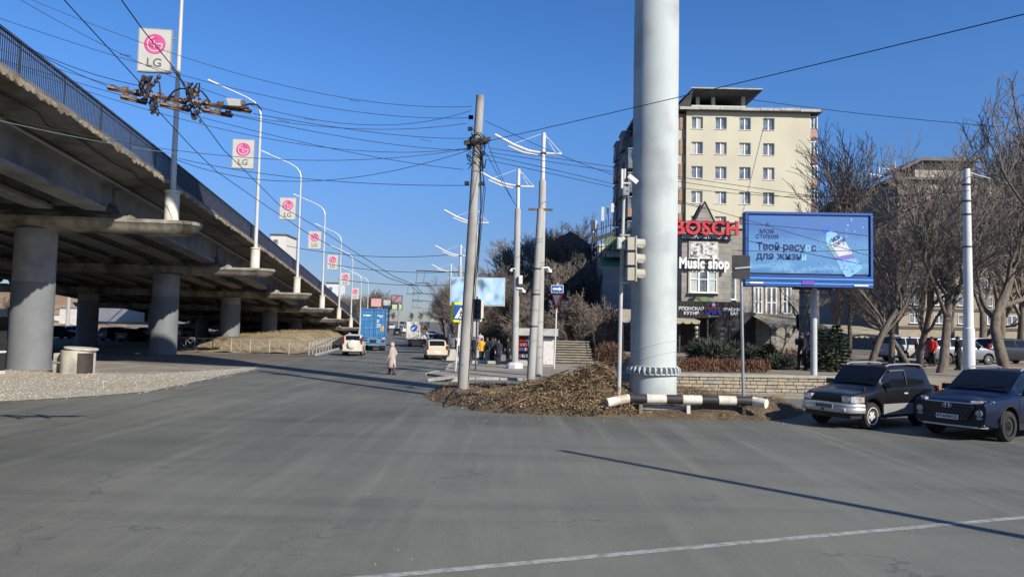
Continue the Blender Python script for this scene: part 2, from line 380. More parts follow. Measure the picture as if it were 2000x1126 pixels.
# ---------------------------------------------------------------- the overpass
BO = Vector((P(335, 420, 36).x, 36, 0)); bu_ = Vector((-.1201, .9928, 0)); bw_ = Vector((.9928, .1201, 0))
SP = 18.13
tabY = [(-60, 10.4), (0, 10.55), (21.5, 10.05), (36, 9.42), (54, 8.5), (72, 7.5), (90, 6.45), (108, 5.3), (126, 4.0), (144, 2.6), (162, 1.1), (180, -.4)]
def zdeck(s):
    y = 36+s*.9928
    for (a, za), (b_, zb) in zip(tabY, tabY[1:]):
        if y <= b_:
            return za+(zb-za)*(y-a)/(b_-a)
    return tabY[-1][1]
# smooth the profile
_raw = {i: zdeck(i*2) for i in range(-60, 90)}
def zd(s):
    i = s/2; a = math.floor(i)
    def sm(k): return sum(_raw.get(max(-60, min(89, k+d)), 0) for d in range(-4, 5))/9
    return lerp(sm(a), sm(a+1), i-a)
def B(s, w, z): 
    p = BO+bu_*s+bw_*w; return (p.x, p.y, z)
bridge = empty('overpass', B(0, -14, 0), 0, 'long concrete road overpass sloping down to street level with dark iron railing', 'overpass')
bridge.location = (0, 0, 0)
S0, S1 = -64, 132
ss = [S0+2*i for i in range(int((S1-S0)/2)+1)]
def sweep(prof, s_list, mb):
    rows = [[B(s, w, zd(s)+z) for (w, z) in prof+[prof[0]]] for s in s_list]
    mb.grid(rows); n = len(prof)
    mb.add(rows[0][:-1], [tuple(range(n))]); mb.add(rows[-1][:-1], [tuple(range(n))[::-1]])
    return mb
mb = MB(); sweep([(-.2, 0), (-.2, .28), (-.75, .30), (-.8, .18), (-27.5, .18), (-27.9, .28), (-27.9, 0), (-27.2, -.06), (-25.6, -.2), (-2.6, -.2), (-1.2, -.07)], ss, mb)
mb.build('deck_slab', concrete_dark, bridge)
# ragged scalloped edge under the railing: broken concrete of the old kerb blocks
mb = MB(); r2 = random.Random(5); s = S0
while s < 108:
    L_ = r2.uniform(.36, .5)
    if r2.random() < .93:
        d_ = r2.uniform(.05, .17); z0 = zd(s)+.1
        pr = [B(s+t*L_, -.21, z0-.1-d_*max(0, math.sin(math.pi*t))**.6) for t in (0, .15, .35, .5, .65, .85, 1)]
        top = [B(s+t*L_, -.21, z0+.02) for t in (0, 1)]
        off = bw_*r2.uniform(.05, .12); face = pr+top[::-1]; n = len(face)
        mb.add([Vector(p) for p in face]+[Vector(p)+off for p in face], [tuple(range(n)), tuple(range(n, 2*n))[::-1]]+[(i, n+i, n+(i+1) % n, (i+1) % n) for i in range(n)])
    s += L_*1.03
tag(mb.build('broken_kerb_edge', mat('broken_kerb', (.36, .31, .23), (.17, .135, .10), 3, .95, bump=.5, bscale=18, c3=(.16, .12, .08), s3=1.2), bridge), kind='stuff')
# girders: one per line, cut back and notched over each cap
gw = [-2.95-2.42*k for k in range(11)]
for gi, w0 in enumerate(gw):
    mb = MB()
    for k in range(-4, 7):
        a, b_ = k*SP+.22, (k+1)*SP-.22
        hgt = 1.55
        rows = []
        for t in (0, .02, .045, .07, .09, .5, .91, .93, .955, .98, 1):
            s = lerp(a, b_, t); e = min(t, 1-t)
            hz = hgt*(.55+.45*sstep(0, .06, e)); fl = .34*sstep(.03, .085, e)+.16   # bottom flange fades out at the notch
            wb_ = .14
            prof = [(w0-.6, -.2), (w0-.6, -.3), (w0-wb_, -.42), (w0-wb_, -hz+.12), (w0-fl, -hz-.05), (w0-fl, -hz-.22), (w0+fl, -hz-.22), (w0+fl, -hz-.05), (w0+wb_, -hz+.12), (w0+wb_, -.42), (w0+.6, -.3), (w0+.6, -.2)]
            prof = [(x, -.2005 if z == -.2 else z) for x, z in prof]
            rows.append([B(s, x, zd(s)+z) for x, z in prof+[prof[0]]])
        mb.grid(rows); n = 12
        mb.add(rows[0][:-1], [tuple(range(n))]); mb.add(rows[-1][:-1], [tuple(range(n))[::-1]])
        # end diaphragm plug
        if gi < 10:
            for s in (a+.5, b_-.5):
                c = B(s, w0-1.21, zd(s)-.85); mb.box(c, (2.1, .3, 1.2), math.atan2(bw_.y, bw_.x))
    mb.build('girder', girder_m, bridge)
mb = MB(); r2 = random.Random(14); pts = []
for i in range(150): s = S0+i*1.2; pts.append(B(s, -1.0+.12*math.sin(i*1.9)+r2.uniform(-.08, .08), zd(s)-.14-.16*abs(math.sin(i*.8))*r2.random()))
mb.tube(pts, .035, 5); mb.build('slung_cable', black_m, bridge, smooth=True)
mb = MB(); mb.tube([B(S0+i*2, -2.3, zd(S0+i*2)-.34) for i in range(90)], .06, 8); mb.build('conduit', galv, bridge, smooth=True)
# pier caps and columns
rzB = math.atan2(bw_.y, bw_.x)
for k in range(-3, 7):
    s = k*SP; zc = zd(s)-1.95
    mb = MB(); n = 12
    W2 = 1.0
    def ringcap(off, z, inset):
        out = []
        for i in range(n+1):
            a = -math.pi/2+math.pi*i/n; out.append((1.5-1.0-inset*1.2+(1.0-0*inset)*math.cos(a)+0, (W2-inset)*math.sin(a)))
        for i in range(n+1):
            a = math.pi/2+math.pi*i/n; out.append((-28.2+inset*1.2+1.0*math.cos(a), (W2-inset)*math.sin(a)))
        return [B(s+v, u, zc+z) for u, v in out]
    rr = [ringcap(0, 0, .03), ringcap(0, -.03, 0), ringcap(0, -.17, 0), ringcap(0, -.2, .04), ringcap(0, -.42, .16), ringcap(0, -.62, .42)]
    mb.grid([r + [r[0]] for r in rr]); m_ = len(rr[0])
    mb.add(rr[0], [tuple(range(m_))]); mb.add(rr[-1], [tuple(range(m_))[::-1]])
    # bearing blocks
    for w0 in gw: mb.box(B(s+.45, w0, zc+.08), (.8, .5, .2), rzB); mb.box(B(s-.45, w0, zc+.08), (.8, .5, .2), rzB)
    # broken lip at the sunny end
    mb.box(B(s-.2, -2.2, zc+.1), (1.3, 1.1, .28), rzB, taper=.6)
    cap = mb.build('pier_cap', cap_m, bridge, smooth=True, ang=35)
    for w0 in (-6.3, -19.6):
        mb = MB(); zb = -.3; zt = zc-.6
        if zt < .6: continue
        c = B(s, w0, 0)
        mb.mi = 0; mb.lathe([(.91, max(4.25, .3)), (.91, zt)] if zt > 4.4 else [(.91, zt-.05), (.91, zt)], (c[0], c[1], 0), 32)
        mb.mi = 1; mb.lathe([(.925, zb), (.925, min(4.25, zt-.05)), (.912, min(4.255, zt-.04))], (c[0], c[1], 0), 32)
        mb.build('pier', [concrete, pier_low], bridge, smooth=True, ang=40)
# railing: rails, posts and the dense balusters
tr = MB(); sweep([(-.60, 1.52), (-.60, 1.6), (-.5, 1.6), (-.5, 1.52)], [S0+i for i in range(0, 190)], tr); tr.build('top_rail', rail_dark, bridge)
tr = MB(); sweep([(-.58, .36), (-.58, .41), (-.52, .41), (-.52, .36)], [S0+i for i in range(0, 190)], tr)
sweep([(-.57, 1.34), (-.57, 1.37), (-.53, 1.37), (-.53, 1.34)], [S0+i for i in range(0, 190)], tr); tr.build('bottom_rail', rail_dark, bridge)
mb = MB(); s = S0
while s < 125:
    z = zd(s); c = B(s, -.55, 0)
    for dx, dy in (((-.014, -.014), (.014, -.014)), ((.014, -.014), (.014, .014)), ((.014, .014), (-.014, .014)), ((-.014, .014), (-.014, -.014))):
        mb.quad((c[0]+dx[0], c[1]+dx[1], z+.4), (c[0]+dy[0], c[1]+dy[1], z+.4), (c[0]+dy[0], c[1]+dy[1], z+1.53), (c[0]+dx[0], c[1]+dx[1], z+1.53))
    s += .118
tag(mb.build('baluster', rail_dark, bridge, fix=False), kind='stuff')
s = S0
while s < 122:
    mb = MB(); mb.box(B(s, -.55, zd(s)+.9), (.055, .055, 1.28), rzB); s += 3.0; mb.build('railing_post', rail_dark, bridge)
# far railing on the other carriageway edge
tr = MB(); sweep([(-27.6, 1.5), (-27.6, 1.6), (-27.5, 1.6), (-27.5, 1.5)], ss, tr); tr.build('far_rail', rail_dark, bridge)

# ---------------------------------------------------------------- street lamps standing on the cap ends, with light boxes
def street_lamp(k, label):
    s = k*SP; zc = zd(s)-1.95 if k < 6 else None
    base = B(s, 0, zc if zc is not None else H(*B(s, 0, 0)[:2]))
    t = empty('street_lamp', base, rzB, label, 'street lamp', 'street lamps along the overpass edge')
    hp = 1.6 if zc is not None else 1.0
    mb = MB(); mb.lathe([(.37, 0), (.345, .08), (.345, hp-.12), (.40, hp-.1), (.40, hp), (.2, hp+.01)], n=20); mb.build('pedestal', whitewash, t, smooth=True)
    top = hp+10.2
    mb = MB(); mb.tube([(0, 0, hp), (0, 0, hp+3), (0, 0, top)], [.15, .13, .085], 12); mb.build('pole', pole_paint, t, smooth=True)
    mb = MB(); mb.tube([(0, 0, top), (-.12, 0, top+.5), (-.5, 0, top+.95), (-1.1, 0, top+1.3), (-3.2, 0, top+2.15)], [.07, .06, .055, .05, .045], 8); mb.build('arm', white_metal, t, smooth=True)
    mb = MB(); mb.box((-3.55, 0, top+2.3), (.85, .24, .1), M=Matrix.Rotation(R(22), 3, 'Y')); mb.build('lamp_head', white_metal, t)
    return t
lamp_says = ['nearest street lamp on the overpass, its lower shaft in shade', 'second street lamp along the overpass with a curved arm', 'third street lamp on the overpass above the white cap end', 'fourth street lamp on the overpass, beside the pink emblem box', 'fifth street lamp on the overpass above the fenced mound', 'sixth street lamp on the overpass near its low end', 'seventh street lamp, beyond the end of the overpass', 'eighth street lamp, farthest along the overpass line']
for k in range(8): street_lamp(k, lamp_says[k])

def text_mesh(txt, size=1., extrude=.0, bold=0., align='CENTER', spacing=1.):
    c = bpy.data.curves.new('text', 'FONT'); c.body = txt; c.size = size; c.extrude = extrude; c.offset = bold
    c.align_x = align; c.align_y = 'CENTER'; c.space_character = spacing; c.resolution_u = 3
    o = bpy.data.objects.new('text', c); COL.objects.link(o); me = evalmesh(o); bpy.data.objects.remove(o); bpy.data.curves.remove(c)
    me.transform(Matrix.Rotation(R(90), 4, 'X')); return me     # stands up, reads from -Y
def put_text(txt, name, m, parent, loc, size, **kw):
    wdt = kw.pop('width', None); shear = kw.pop('shear', 0); rot = kw.pop('rot', 0)
    me = text_mesh(txt, size, **kw); me.materials.clear(); me.materials.append(m); me.name = name
    if wdt:
        xs_ = [v.co.x for v in me.vertices]; cur = max(xs_)-min(xs_); me.transform(Matrix.Diagonal((wdt/cur, 1, 1, 1)))
    if rot: me.transform(Matrix.Rotation(rot, 4, 'Y'))
    o = bpy.data.objects.new(name, me); COL.objects.link(o); o.parent = parent; o.location = loc; return o
box_face = mat('lightbox_face', (.52, .51, .45), (.46, .45, .4), 2, .35)
box_rim = mat('lightbox_rim', (.30, .30, .29), rough=.5)
pink = mat('emblem_magenta', (.50, .05, .17), (.58, .13, .27), 1.2, .4)
grey_ink = mat('emblem_grey', (.13, .135, .13), rough=.5)
emb_light = mat('emblem_highlight', (.70, .52, .58), rough=.4)
def lightbox(k, label, dz, w_=1.62, h_=2.25):
    s = k*SP; zc = zd(s)-1.95 if k < 6 else H(*B(s, 0, 0)[:2])
    t = empty('light_box_sign', B(s, -.35-w_/2, zc+dz), rzB, label, 'sign', 'light box signs on the lamp posts')
    mb = MB(); mb.box((0, .0, 0), (w_, .2, h_)); mb.build('casing', box_rim, t)
    mb = MB(); mb.box((0, -.104, 0), (w_-.1, .012, h_-.1)); mb.build('sign_face', box_face, t)
    y = -.113; r = .52; cz = .32
    mb = MB(); mb.lathe([(r, 0), (r, .006)], (0, y, cz), 40, Matrix.Rotation(R(90), 3, 'X')); e = mb.build('emblem', pink, t)
    mb = MB(); th = .05     # ring, inner letter strokes, dot
    arc = [(math.cos(a)*.36, math.sin(a)*.36) for a in [R(100+8*i) for i in range(34)]]
    for (a, b_) in zip(arc, arc[1:]): 
        n0 = Vector(a).normalized()*th/2; n1 = Vector(b_).normalized()*th/2
        mb.quad((a[0]-n0.x, y-.011, cz+a[1]-n0.y), (b_[0]-n1.x, y-.011, cz+b_[1]-n1.y), (b_[0]+n1.x, y-.011, cz+b_[1]+n1.y), (a[0]+n0.x, y-.011, cz+a[1]+n0.y))
    mb.box((.21, y-.01, cz+.02), (.30, .006, th)); mb.box((-.03, y-.01, cz), (th, .006, .36)); mb.box((.03, y-.01, cz-.17), (.14, .006, th)); mb.lathe([(.05, 0), (.05, .005)], (-.17, y-.008, cz+.14), 12, Matrix.Rotation(R(90), 3, 'X'))
    mb.build('emblem_stroke', emb_light, t)
    put_text('LG', 'lettering', grey_ink, t, (0, y, -.66), .62, extrude=.004, bold=.012)
    mb = MB()
    for z in (-.7, .7): mb.box((w_/2+.16, 0, z), (.36, .05, .05))
    mb.build('bracket', galv, t)
    return t
bl = ['largest pale light box with a magenta round emblem, on the nearest lamp post', 'light box with magenta emblem on the second lamp post, over the road', 'light box with magenta emblem on the third lamp post', 'light box with magenta emblem on the fourth lamp post', 'light box with magenta emblem on the fifth lamp post above the railing', 'light box with magenta emblem on the sixth lamp post near the blue truck', 'smallest light box with magenta emblem, on the seventh lamp post']
pxs = [(305, 102, 36), (479, 302, 54), (568, 408, 72), (621, 469, 90), (655, 512, 108), (682, 545, 126), (699, 573, 144)]
for k, (px, py, Y) in enumerate(pxs):
    s = k*SP; zc = zd(s)-1.95 if k < 6 else H(*B(s, 0, 0)[:2])
    y_ = 36+k*18; lightbox(k, bl[k], P(px, py, B(s, 0, 0)[1]).z-zc)
# ---------------------------------------------------------------- the giant grey column carrying a three-sided billboard above the frame
cD = 22.2; cb = P(1275, 772, cD); cX = cb.x
col = empty('billboard_column', (cX, cD, .2), 0, 'very thick pale grey steel column rising out of the top of the picture', 'billboard column')
mb = MB(); mb.lathe([(.715, -.3), (.715, 1.0), (.70, 1.001), (.70, 6.2), (.697, 6.22), (.697, 12.3), (.692, 12.32), (.69, 21.2)], n=64); mb.build('shaft', grey_paint, col, smooth=True, ang=30)
mb = MB(); mb.lathe([(.705, .98), (.80, .985), (.80, 1.02), (.705, 1.03)], n=64, cap=False); mb.lathe([(.705, 1.20), (.75, 1.21), (.75, 1.235), (.705, 1.24)], n=64, cap=False); mb.build('flange', grey_paint, col, smooth=True, ang=30)
for k in range(30):
    mb = MB(); a = 2*math.pi*k/30; Q = Matrix.Rotation(a, 3, 'Z')
    pr = [(.695, .985), (.80, .985), (.83, 1.04), (.84, 1.10), (.82, 1.17), (.775, 1.215), (.695, 1.23)]
    vs = [Q@Vector((r, -.022, z)) for r, z in pr]+[Q@Vector((r, .022, z)) for r, z in pr]; n = 7
    mb.add(vs, [tuple(range(n)), tuple(range(n, 14))[::-1]]+[(i, n+i, n+(i+1) % n, (i+1) % n) for i in range(n)])
    mb.build('gusset', grey_paint, col)
mb = MB(); mb.lathe([(.98, -.3), (.98, .04), (.94, .06), (.68, .06)], n=8); mb.build('footing', concrete, col)
for z0 in (1.45, 1.78):
    mb = MB(); mb.tube([(.7025*math.cos(a), .7025*math.sin(a), z0+.24*math.sin(a*1.0+2.2)) for a in [2*math.pi*i/48 for i in range(49)]], .012, 6)
    mb.build('weld_seam', grey_paint, col, smooth=True)
mb = MB(); ca, sa = math.cos(R(-22.6)), math.sin(R(-22.6)); R_ = 10.4
fdir = Vector((.923, -.384)); fc = Vector((2.4, 18.6))-Vector((cX, cD))
tri = [tuple(fc-fdir*9), tuple(fc+fdir*9), tuple(fc+fdir*7.6+Vector((.2, 1.6))), (.9, .9), (-.9, .9), tuple(fc-fdir*7.6+Vector((.8, 1.4)))]
mb.prism(tri, 21.0, 26.5); mb.build('billboard_box', mat('billboard_vinyl', (.35, .36, .38), rough=.6), col)

# ---------------------------------------------------------------- striped pipe barrier
pw_white = mat('barrier_white', (.72, .69, .60), (.58, .54, .45), 3.5, .55, c3=(.40, .34, .26), s3=3.)
pw_black = mat('barrier_black', (.02, .02, .022), (.04, .038, .036), 5, .55)
bar = empty('pipe_barrier', (P(1345, 780, 20.9).x, 20.9, 0), 0, 'low horizontal pipe barrier striped black and white before the thick column', 'barrier')
O_ = bar.location
def bp(px, py, Y): return P(px, py, Y)-O_
path = [bp(1185, 786.5, 20.75), bp(1228, 777.5, 20.95), bp(1470, 782.5, 20.9), bp(1497, 788, 20.6)]
def along(px):
    pts = [1185, 1228, 1470, 1497]
    for i in range(3):
        if px <= pts[i+1]: return path[i].lerp(path[i+1], (px-pts[i])/(pts[i+1]-pts[i]))
    return path[-1]
cuts = [1185, 1228, 1263, 1301, 1333, 1370, 1403, 1437, 1470, 1497]
for i, (a, b_) in enumerate(zip(cuts, cuts[1:])):
    mb = MB(); pp_ = [along(lerp(a, b_, t)) for t in (0, .25, .5, .75, 1)]
    if i in (0, 8):
        ext = (pp_[-1]-pp_[0]).normalized()
        if i == 0: pp_ = [pp_[0]-ext*.0]+pp_[1:]
    mb.tube(pp_, .135, 20); s_ = mb.build('pipe_section', pw_white if i % 2 == 0 else pw_black, bar, smooth=True)
for px, m_ in ((1252, concrete_dark), (1345, whitewash), (1453, pw_black)):
    mb = MB(); q = along(px); mb.box((q.x, q.y+.03, (q.z-.05)/2-.1), (.10, .10, q.z+.12)); mb.build('support_post', m_, bar)
sl_ = MB(); sl_.box((0, 0, 0), (1.45, .35, .10)); tag(sl_.build('kerb_block', concrete, loc=(P(1297, 793, 21.1).x, 21.25, .26), rz=R(2)), 'broken flat concrete slab lying under the striped pipe barrier', 'concrete block')

# ---------------------------------------------------------------- poles
def frame_axes(rz): return Vector((math.cos(rz), math.sin(rz), 0))
up_ = empty('utility_pole', (P(903, 771, 25.0).x, 25.0, .12), 0, 'leaning concrete utility pole with a bundle of cables at its top', 'utility pole')
o_ = up_.location; topv = P(938, 187, 25.1)-o_
mb = MB(); mb.tube([(0, 0, -.2), topv*.5, topv], [.205, .178, .145], 20); mb.build('pole', mat('pole_concrete', (.36, .355, .33), (.27, .265, .245), 2.5, .9, bump=.3, bscale=20, stretch=(1, 1, .25), c3=(.2, .19, .175), s3=.8), up_, smooth=True)
mb = MB(); mb.tube([(0, 0, -.1), (0, 0, .12), (0, 0, .121), (0, 0, .16)], [.36, .34, .30, .23], 16); mb.build('collar', concrete, up_, smooth=True)
def onp(py): return topv*((771-py)/(771-187))
for py in (216, 230, 362, 568, 620, 712):
    mb = MB(); q = onp(py); mb.tube([q-Vector((0, 0, .03)), q+Vector((0, 0, .03))], .205-.06*((771-py)/584), 16)
    mb.build('band', galv, up_)
mb = MB(); q = onp(280); mb.box((q.x-.0, q.y-.2, q.z), (.95, .09, .14), M=Matrix.Rotation(R(-10), 3, 'Y')); mb.box((q.x, q.y+.2, q.z), (.8, .06, .1), M=Matrix.Rotation(R(-10), 3, 'Y')); mb.build('crossbar', dark_iron, up_)
mb = MB(); r2 = random.Random(11)
for i in range(26):
    q = onp(r2.uniform(262, 318)); a = r2.random()*6.28; rr = r2.uniform(.2, .36)
    pts = [q+Vector((rr*math.cos(a+t*.9), rr*math.sin(a+t*.9)-.0, .18*math.sin(t*1.7+i)-t*.07)) for t in [j*.55 for j in range(7)]]
    mb.tube(pts, r2.uniform(.010, .02), 5)
for i in range(7):
    q = onp(r2.choice([216, 232, 255, 278, 286, 292, 362])); mb.box(q+Vector((r2.choice((-.28, .26)), -.1, 0)), (.16, .12, .12))
tag(mb.build('cable_bundle', wire_m, up_), kind='stuff')
mb = MB()
for i, (xo, y0_, y1_) in enumerate(((.24, 268, 700), (.30, 280, 560), (.36, 300, 545), (.27, 290, 770))):
    q0, q1 = onp(y0_), onp(y1_); mb.tube([q0+Vector((.1, -.1, 0)), q0.lerp(q1, .3)+Vector((xo+.02, -.12, 0)), q0.lerp(q1, .7)+Vector((xo-.05, -.12, 0)), q1+Vector((xo-.1, -.1, 0))], .014, 5)
tag(mb.build('down_cable', wire_m, up_), kind='stuff')

mast_conc = mat('mast_concrete', (.40, .395, .37), (.30, .295, .275), 2, .85, stretch=(1, 1, .25), bump=.15)
mast_white = mat('mast_white_paint', (.62, .63, .63), (.50, .51, .51), 2, .5, stretch=(1, 1, .3))
def curved_arm(t, top, py_per, L_l=2.5, L_r=.95, rz=0):
    mb = MB(); zc = top-1.05
    mb.tube([(-L_l, 0, zc+.92), (-L_l*.62, 0, zc+.42), (-L_l*.3, 0, zc+.12), (0, 0, zc), (L_r, 0, zc-.02)], [.065, .07, .065, .06, .055], 8)
    mb.tube([(-L_l*.72, .0, zc+.34), (-L_l*.42, 0, zc+.03), (-L_l*.12, 0, zc-.12)], [.04, .05, .04], 6); mb.build('curved_arm', white_metal, t, smooth=True)
    mb = MB(); mb.tube([(0, 0, top), (-L_l*.62, 0, zc+.45)], .016, 5); mb.tube([(0, 0, top), (L_r, 0, zc)], .016, 5); mb.tube([(0, .1, top), (L_r-.3, 0, zc)], .016, 5); mb.build('stay_rod', white_metal, t)
    mb = MB(); mb.box((0, 0, zc), (.28, .24, .1)); mb.build('clamp', dark_iron, t)
def mast(px, pyb, pyt, pym, d, label, block=False, lean=0):
    b_ = P(px, pyb, d); t = empty('tram_mast', (b_.x, d, H(b_.x, d)+.1), 0, label, 'mast', 'white topped masts with curved arms along the pavement')
    top = P(px+lean, pyt, d).z-t.location.z; mid = P(px, pym, d).z-t.location.z; lx = P(px+lean, pyt, d).x-b_.x
    f = mid/top
    mb = MB(); mb.tube([(0, 0, -.2), (lx*f, 0, mid), (lx*f, 0, mid+.12)], [.21, .18, .12], 16); mb.build('lower_shaft', mast_conc, t, smooth=True)
    mb = MB(); mb.tube([(lx*f, 0, mid+.1), (lx, 0, top)], [.115, .10], 12); mb.build('upper_shaft', mast_white, t, smooth=True)
    e = empty('arm_set', (lx, 0, 0)); e.parent = t
    bpy.data.objects.remove(e)
    n0 = len(COL.objects); curved_arm(t, top, 0)
    for o in list(COL.objects):
        if o.parent == t and o.name.split('.')[0] in ('curved_arm', 'stay_rod', 'clamp'): o.location.x = lx
    if block:
        mb = MB(); mb.lathe([(.50, -.2), (.50, .22), (.36, .36), (.24, .38)], n=8); mb.build('base_block', mast_white, t)
    return t
mast1 = mast(1051, 737, 260, 355, 36.3, 'tallest mast with a curved white arm, just right of the utility pole', lean=11)
mast2 = mast(1005, 722, 330, 410, 42.7, 'mast with curved white arm standing in an octagonal base block', True, lean=8)
mast3 = mast(925, 700, 408, 455, 55, 'mast with curved arm half hidden behind the leaning utility pole', lean=6)
mast4 = mast(896, 690, 478, 520, 70, 'far mast with a small curved arm among roadside trees', lean=4)
mast5 = mast(878, 672, 515, 545, 92, 'farthest mast with curved arm above the parked cars', lean=3)
mb = MB(); mb.tube([(0, 0, -.2), (.32, 0, P(1050, 408, 33.6).z)], [.20, .155], 16)
pb = P(1036, 745, 33.6); cp = empty('concrete_pole', (pb.x, pb.y, 0), 0, 'plain concrete pole with a short wooden crosspiece beside the tallest mast', 'utility pole')
mb.build('pole', mast_conc, cp, smooth=True)
mb = MB(); zt = P(1048, 408, 33.6).z; mb.box((.32, 0, zt-.02), (1.15, .1, .1)); mb.build('crosspiece', bark, cp)
for z in (5.3, 4.1, 2.6): mb = MB(); mb.tube([(.32*z/8, 0, z-.03), (.32*z/8, 0, z+.03)], .2, 14); mb.build('band', dark_iron, cp)
def dome_camera(px, py, d, side, label, s_=1.):
    t = empty('security_camera', P(px, py, d), 0, label, 'security camera')
    mb = MB(); mb.tube([(-side*.38*s_, 0, .1*s_), (-side*.05*s_, 0, .12*s_), (0, 0, .02*s_)], [.05*s_, .05*s_, .06*s_], 8); mb.build('bracket', white_metal, t, smooth=True)
    mb = MB(); mb.lathe([(.05*s_, .06*s_), (.13*s_, .02*s_), (.14*s_, -.1*s_), (.13*s_, -.13*s_)], n=16); mb.build('housing', white_metal, t, smooth=True)
    mb = MB(); mb.ball((0, 0, -.13*s_), .12*s_, 14, 8); mb.build('dome', glass_dark, t, smooth=True)
dome_camera(1073, 527, 36.2, 1, 'white dome camera on the tallest mast'); dome_camera(1022, 567, 42.5, 1, 'white dome camera low on the octagonal base mast'); dome_camera(998, 527, 42.5, -1, 'small white camera on the left side of the octagonal base mast', .7)
mb = MB(); mb.box((0, 0, 0), (.22, .2, .5)); tag(mb.build('junction_box', white_metal, loc=P(1017, 546, 42.4)), 'white upright junction box fixed on the octagonal base mast', 'junction box')
# right white pole on the terrace
pr_ = P(1893, 735, 30.2); wp = empty('lamp_pole', (pr_.x, 30.2, .86), 0, 'thick white banded pole behind the two dark SUVs', 'pole')
zt = P(1894, 330, 30.2).z-.86
mb = MB(); mb.tube([(0, 0, -.2), (0, 0, 2.02), (0, 0, 2.05), (.0, 0, zt)], [.235, .225, .195, .14], 20); mb.build('pole', mast_white, wp, smooth=True)
for py in (361, 393, 419, 482): mb = MB(); z = P(1894, py, 30.2).z-.86; mb.tube([(0, 0, z-.03), (0, 0, z+.03)], .185, 16); mb.build('band', dark_iron, wp)
mb = MB(); mb.lathe([(.15, zt), (.16, zt+.03), (.03, zt+.09)], n=14); mb.build('pole_cap', dark_iron, wp)
mb = MB(); mb.tube([(.1, 0, zt-.12), (.6, .1, zt-.25), (1.1, .1, zt-.36)], [.018, .018, .012], 6); mb.build('short_arm', white_metal, wp)
# off-frame poles to the right whose shadows cross the junction
def plain_lamp(x, y, h_, label):
    t = empty('lamp_pole', (x, y, 0), 0, label, 'pole')
    mb = MB(); mb.tube([(0, 0, -.2), (0, 0, h_)], [.13, .09], 14); mb.build('pole', mast_conc, t, smooth=True)
    mb = MB(); mb.tube([(0, 0, h_-.1), (0, 0, h_+.05)], [.1, .11], 14); mb.build('cap', dark_iron, t)
tip = G(1105, 881); Ls = 15.6; plain_lamp(tip.x+Ls*math.sin(SUN_AZ), tip.y+Ls*math.cos(SUN_AZ), Ls*math.tan(SUN_EL), 'concrete pole just out of frame whose shadow crosses the foreground')

# ---------------------------------------------------------------- traffic lights and road signs
tl_beige = mat('beige_housing', (.46, .42, .34), (.38, .35, .28), 3, .6)
box_white = mat('cabinet_white', (.58, .57, .52), (.48, .47, .42), 3, .6)
tb = P(1208, 771, 21.6); tl = empty('traffic_light', (tb.x, 21.6, .2), 0, 'beige traffic light seen from the side, before the thick grey column', 'traffic light')
zt = P(1216, 330, 21.6).z-.2
mb = MB(); mb.tube([(0, 0, -.3), (.03, 0, 3.2), (.10, 0, zt)], [.066, .06, .045], 14); mb.build('post', mat('signal_post', (.45, .45, .43), (.36, .36, .34), 2, .6), tl, smooth=True)
def rel(t, px, py, d): return P(px, py, d)-t.location
for i, (py0, py1) in enumerate(((464, 489), (494, 518), (523, 548))):
    a = rel(tl, 1226, py0, 21.3); b_ = rel(tl, 1238, py1, 21.3); c = (a+b_)/2; hh = (a.z-b_.z)/2
    mb = MB(); mb.box(c, (.24, .36, hh*2)); mb.box(c+Vector((.13, 0, 0)), (.04, .42, hh*2+.06)); hd = mb.build('signal_head', tl_beige, tl)
    mb = MB(); v0 = c+Vector((.15, 0, 0))
    rows = []
    for xx, cut in ((0, 0), (.26, .07)):
        rows.append([(v0.x+xx, v0.y+.17*math.cos(an), v0.z+.17*math.sin(an)-cut*.2) for an in [R(-25+230*j/14) for j in range(15)]])
    mb.grid(rows); mb.build('visor', tl_beige, hd, fix=False)
    mb = MB(); mb.lathe([(.15, 0), (.1, .05), (0, .06)], v0, 16, Matrix.Rotation(R(90), 3, 'Y')); mb.build('lens', glass_dark, hd, smooth=True)
mb = MB(); 
for py in (459, 552): q = rel(tl, 1222, py, 21.4); mb.box((q.x-.02, q.y, q.z), (.3, .05, .05))
mb.build('bracket', galv, tl)
def cabinet(px, py, w_, h_, d, label, m_=box_white):
    t = empty('control_box', P(px, py, d), 0, label, 'control box')
    mb = MB(); mb.box((0, 0, 0), (w_, .2, h_)); mb.build('casing', m_, t); mb = MB(); mb.box((0, -.106, 0), (w_-.05, .012, h_-.05)); d_ = mb.build('door', m_, t)
    mb = MB(); mb.box((w_*.2, -.12, 0), (.03, .02, .05)); mb.build('latch', dark_iron, d_)
cabinet(1213, 475, .23, .34, 21.4, 'white control box with a latch on the traffic light post')
cabinet(1222, 374, .18, .25, 21.4, 'small grey control box high on the traffic light post', galv)
sc_ = empty('security_camera', P(1236, 350, 21.5), 0, 'white bullet camera at the top of the traffic light post', 'security camera')
mb = MB(); mb.box((0, 0, 0), (.34, .13, .13), M=Matrix.Rotation(R(38), 3, 'Y')); mb.build('housing', white_metal, sc_); mb = MB(); mb.tube([(-.33, 0, -.12), (-.08, 0, -.13), (-.02, 0, -.04)], .025, 6); mb.tube([(-.33, 0, -.3), (-.33, 0, .3)], .04, 8); mb.build('bracket', white_metal, sc_)
